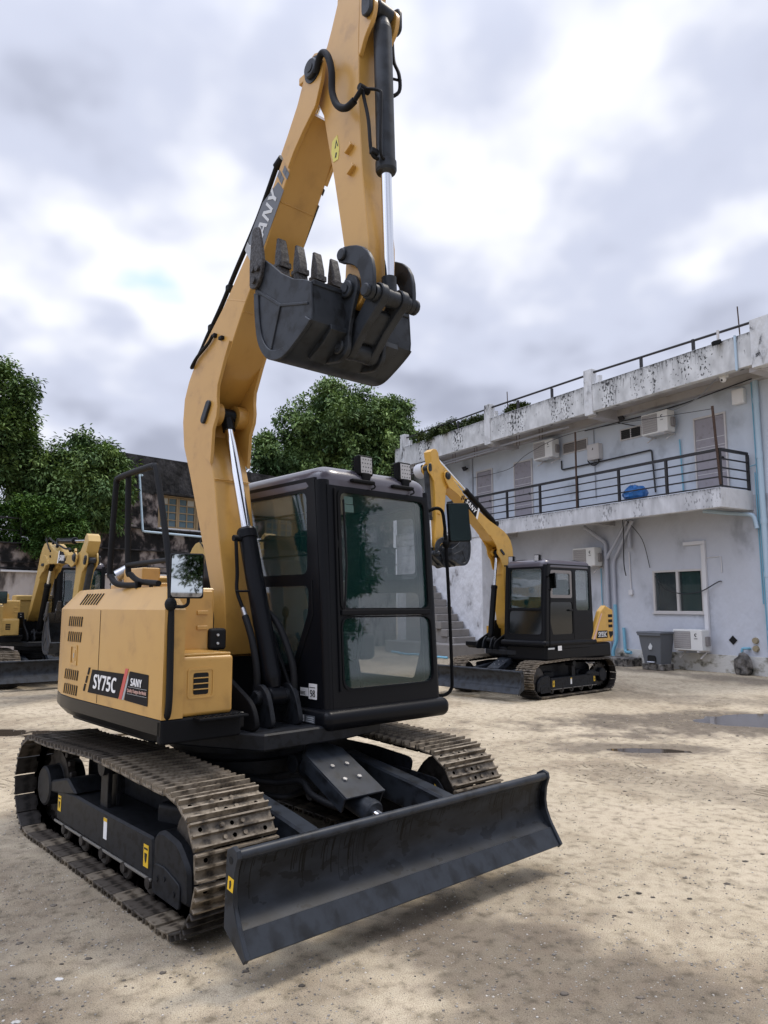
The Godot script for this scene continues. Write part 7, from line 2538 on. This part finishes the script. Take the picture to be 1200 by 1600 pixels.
	mb = MB.new(); mb.ball(Vector3(0, -0.05, 0.055), 0.04, 10)
	part(cm, "lens", mb, M.hole)
	cm = thing("security_camera", "small black camera on the parapet face near the right corner", "camera", fxf() * fv(-0.12, 7.45, 1.17), FYAW)
	mb = MB.new()
	mb.tube([Vector3(0, 0.3, 0.03), Vector3(0, 0.05, 0.03)], 0.03, 8)
	part(cm, "bracket", mb, M.alu)
	mb = MB.new()
	mb.xf = Transform3D(Basis(Vector3.UP, -0.5) * Basis(Vector3.RIGHT, 0.3), Vector3(0, 0, 0.1))
	mb.box(Vector3.ZERO, Vector3(0.11, 0.10, 0.20), 0.02)
	part(cm, "housing", mb, M.rubber)
	# slack cables
	var cab := [["black cable sagging in front of the curtained window", [[2.78, 2.32, 0.06], [2.45, 2.0, 0.14], [1.95, 1.86, 0.16], [1.45, 1.90, 0.14], [1.02, 2.12, 0.06], [0.93, 2.14, 0.03]], 0.014, M.cable],
		["thin cable hanging from the balcony corner to the window head", [[3.42, 3.85, 0.35], [3.1, 3.3, 0.12], [2.95, 2.55, 0.05]], 0.010, M.cable],
		["loose black cables dangling below the balcony between the waste pipes and the window", [[3.48, 3.95, 0.4], [3.46, 3.5, 0.4], [3.5, 3.0, 0.38], [3.52, 2.6, 0.36], [3.47, 2.35, 0.36]], 0.014, M.cable],
		["thin wire strung across the upper wall towards the right door", [[10.2, 6.0, 0.06], [8.2, 5.98, 0.2], [6.9, 6.25, 0.5], [4.3, 6.3, 1.15], [0.12, 6.0, 1.15]], 0.008, M.cable],
		["pale wires curving below the parapet soffit by the junction box", [[3.9, 6.62, 0.05], [2.4, 6.50, 0.12], [1.2, 6.58, 0.3], [0.4, 6.85, 0.6]], 0.012, M.cable_pale]]
	for q in cab:
		mb = MB.new()
		var pts := []
		for p in q[1]: pts.append(fv(p[0], p[1], p[2]))
		mb.tube(smooth(pts, 6), q[2], 6)
		single("cable", mb, q[3], q[0], "cable", fxf())
	# big grey pipe end seen behind the small excavator's boom top
	mb = MB.new()
	mb.cyl(fv(12.2, 6.45, 1.0), fv(11.6, 6.45, 1.0), 0.28, 20, -1, true, 0.03)
	single("water_tank", mb, M.pvc_white, "pale round tank end under the eaves behind the small boom tip", "tank", fxf())
	# pale hose on the ground by the steps
	mb = MB.new()
	var hp := []
	for k in 14: hp.append(fv(8.0 + k * 0.25, 0.045 + 0.01 * (k % 2), 2.9 + 0.12 * sin(k * 0.9)))
	mb.tube(smooth(hp, 4), 0.035, 8)
	single("hose", mb, M.pvc_blue, "blue hose lying on the ground before the stone steps", "hose", fxf())
	# rubble by the wall
	for q in [["rough stone leaning against the plinth under the blue tap pipe", 0.42, 0.20, 0.17], ]:
		mb = MB.new()
		var rr := RandomNumberGenerator.new(); rr.seed = 31
		var S := []
		for i in 7:
			var row := []
			for k in 9:
				var al := PI * i / 6.0
				var be := TAU * k / 9
				row.append(Vector3(sin(al) * cos(be) * 0.22, cos(al) * 0.30, sin(al) * sin(be) * 0.16) * rr.randf_range(0.8, 1.15))
			S.append(row)
		for i in 6:
			for k in 9:
				var p0: Vector3 = S[i][k]; var p1: Vector3 = S[i][(k + 1) % 9]; var p2: Vector3 = S[i + 1][(k + 1) % 9]; var p3: Vector3 = S[i + 1][k]
				var nn := ((p1 - p0).cross(p3 - p0) + (p2 - p1).cross(p3 - p2)).normalized()
				if nn.dot(p0 + p2) < 0: nn = -nn
				mb.quad(p0, p1, p2, p3, nn)
		single("stone", mb, M.stone, q[0], "stone", fpos(q[1], q[2], q[3]))
	# tree out of the frame to the right: the cab glass mirrors it
	build_tree("yard_tree", "leafy tree mirrored in the front window of the large cab", Vector3(13.5, 0, -2.5), 3.0, 0.2, [[Vector3(0, 5.4, 0.2), Vector3(1.0, 1.0, 1.2)], [Vector3(0, 3.9, -0.3), Vector3(0.6, 0.7, 0.6)], [Vector3(0, 2.4, 0.6), Vector3(1.0, 0.8, 0.9)]], 1100, 351, 0.2, Color(0.02, 0.045, 0.015), Color(0.08, 0.13, 0.03), "")
	var back := [[10.5, 21.5, 1.1], [15.5, 20.0, 0.9]]
	var lab := ["taller tree across the yard mirrored in the left half of the big wing mirror", "lower tree across the yard mirrored in the right half of the big wing mirror"]
	for i in back.size():
		var q = back[i]
		var k: float = q[2]
		build_tree("yard_tree", lab[i], Vector3(q[0], 0, q[1]), 3.2 * k, 0.2, [[Vector3(0, 5.0, 0) * k, Vector3(2.0, 1.8, 2.0) * k], [Vector3(1.3, 4.0, 0.5) * k, Vector3(1.5, 1.2, 1.5) * k], [Vector3(-1.2, 3.8, -0.4) * k, Vector3(1.4, 1.2, 1.4) * k]], 900, 361 + i, 0.26, Color(0.02, 0.045, 0.015), Color(0.09, 0.14, 0.035), "")
	mb = MB.new()
	mb.box(Vector3(0, 1.1, 25.0), Vector3(60.0, 2.2, 0.3), 0.0)
	single("boundary_wall", mb, M.yard_wall, "low pale wall across the yard, mirrored at the foot of the wing mirror", "wall")
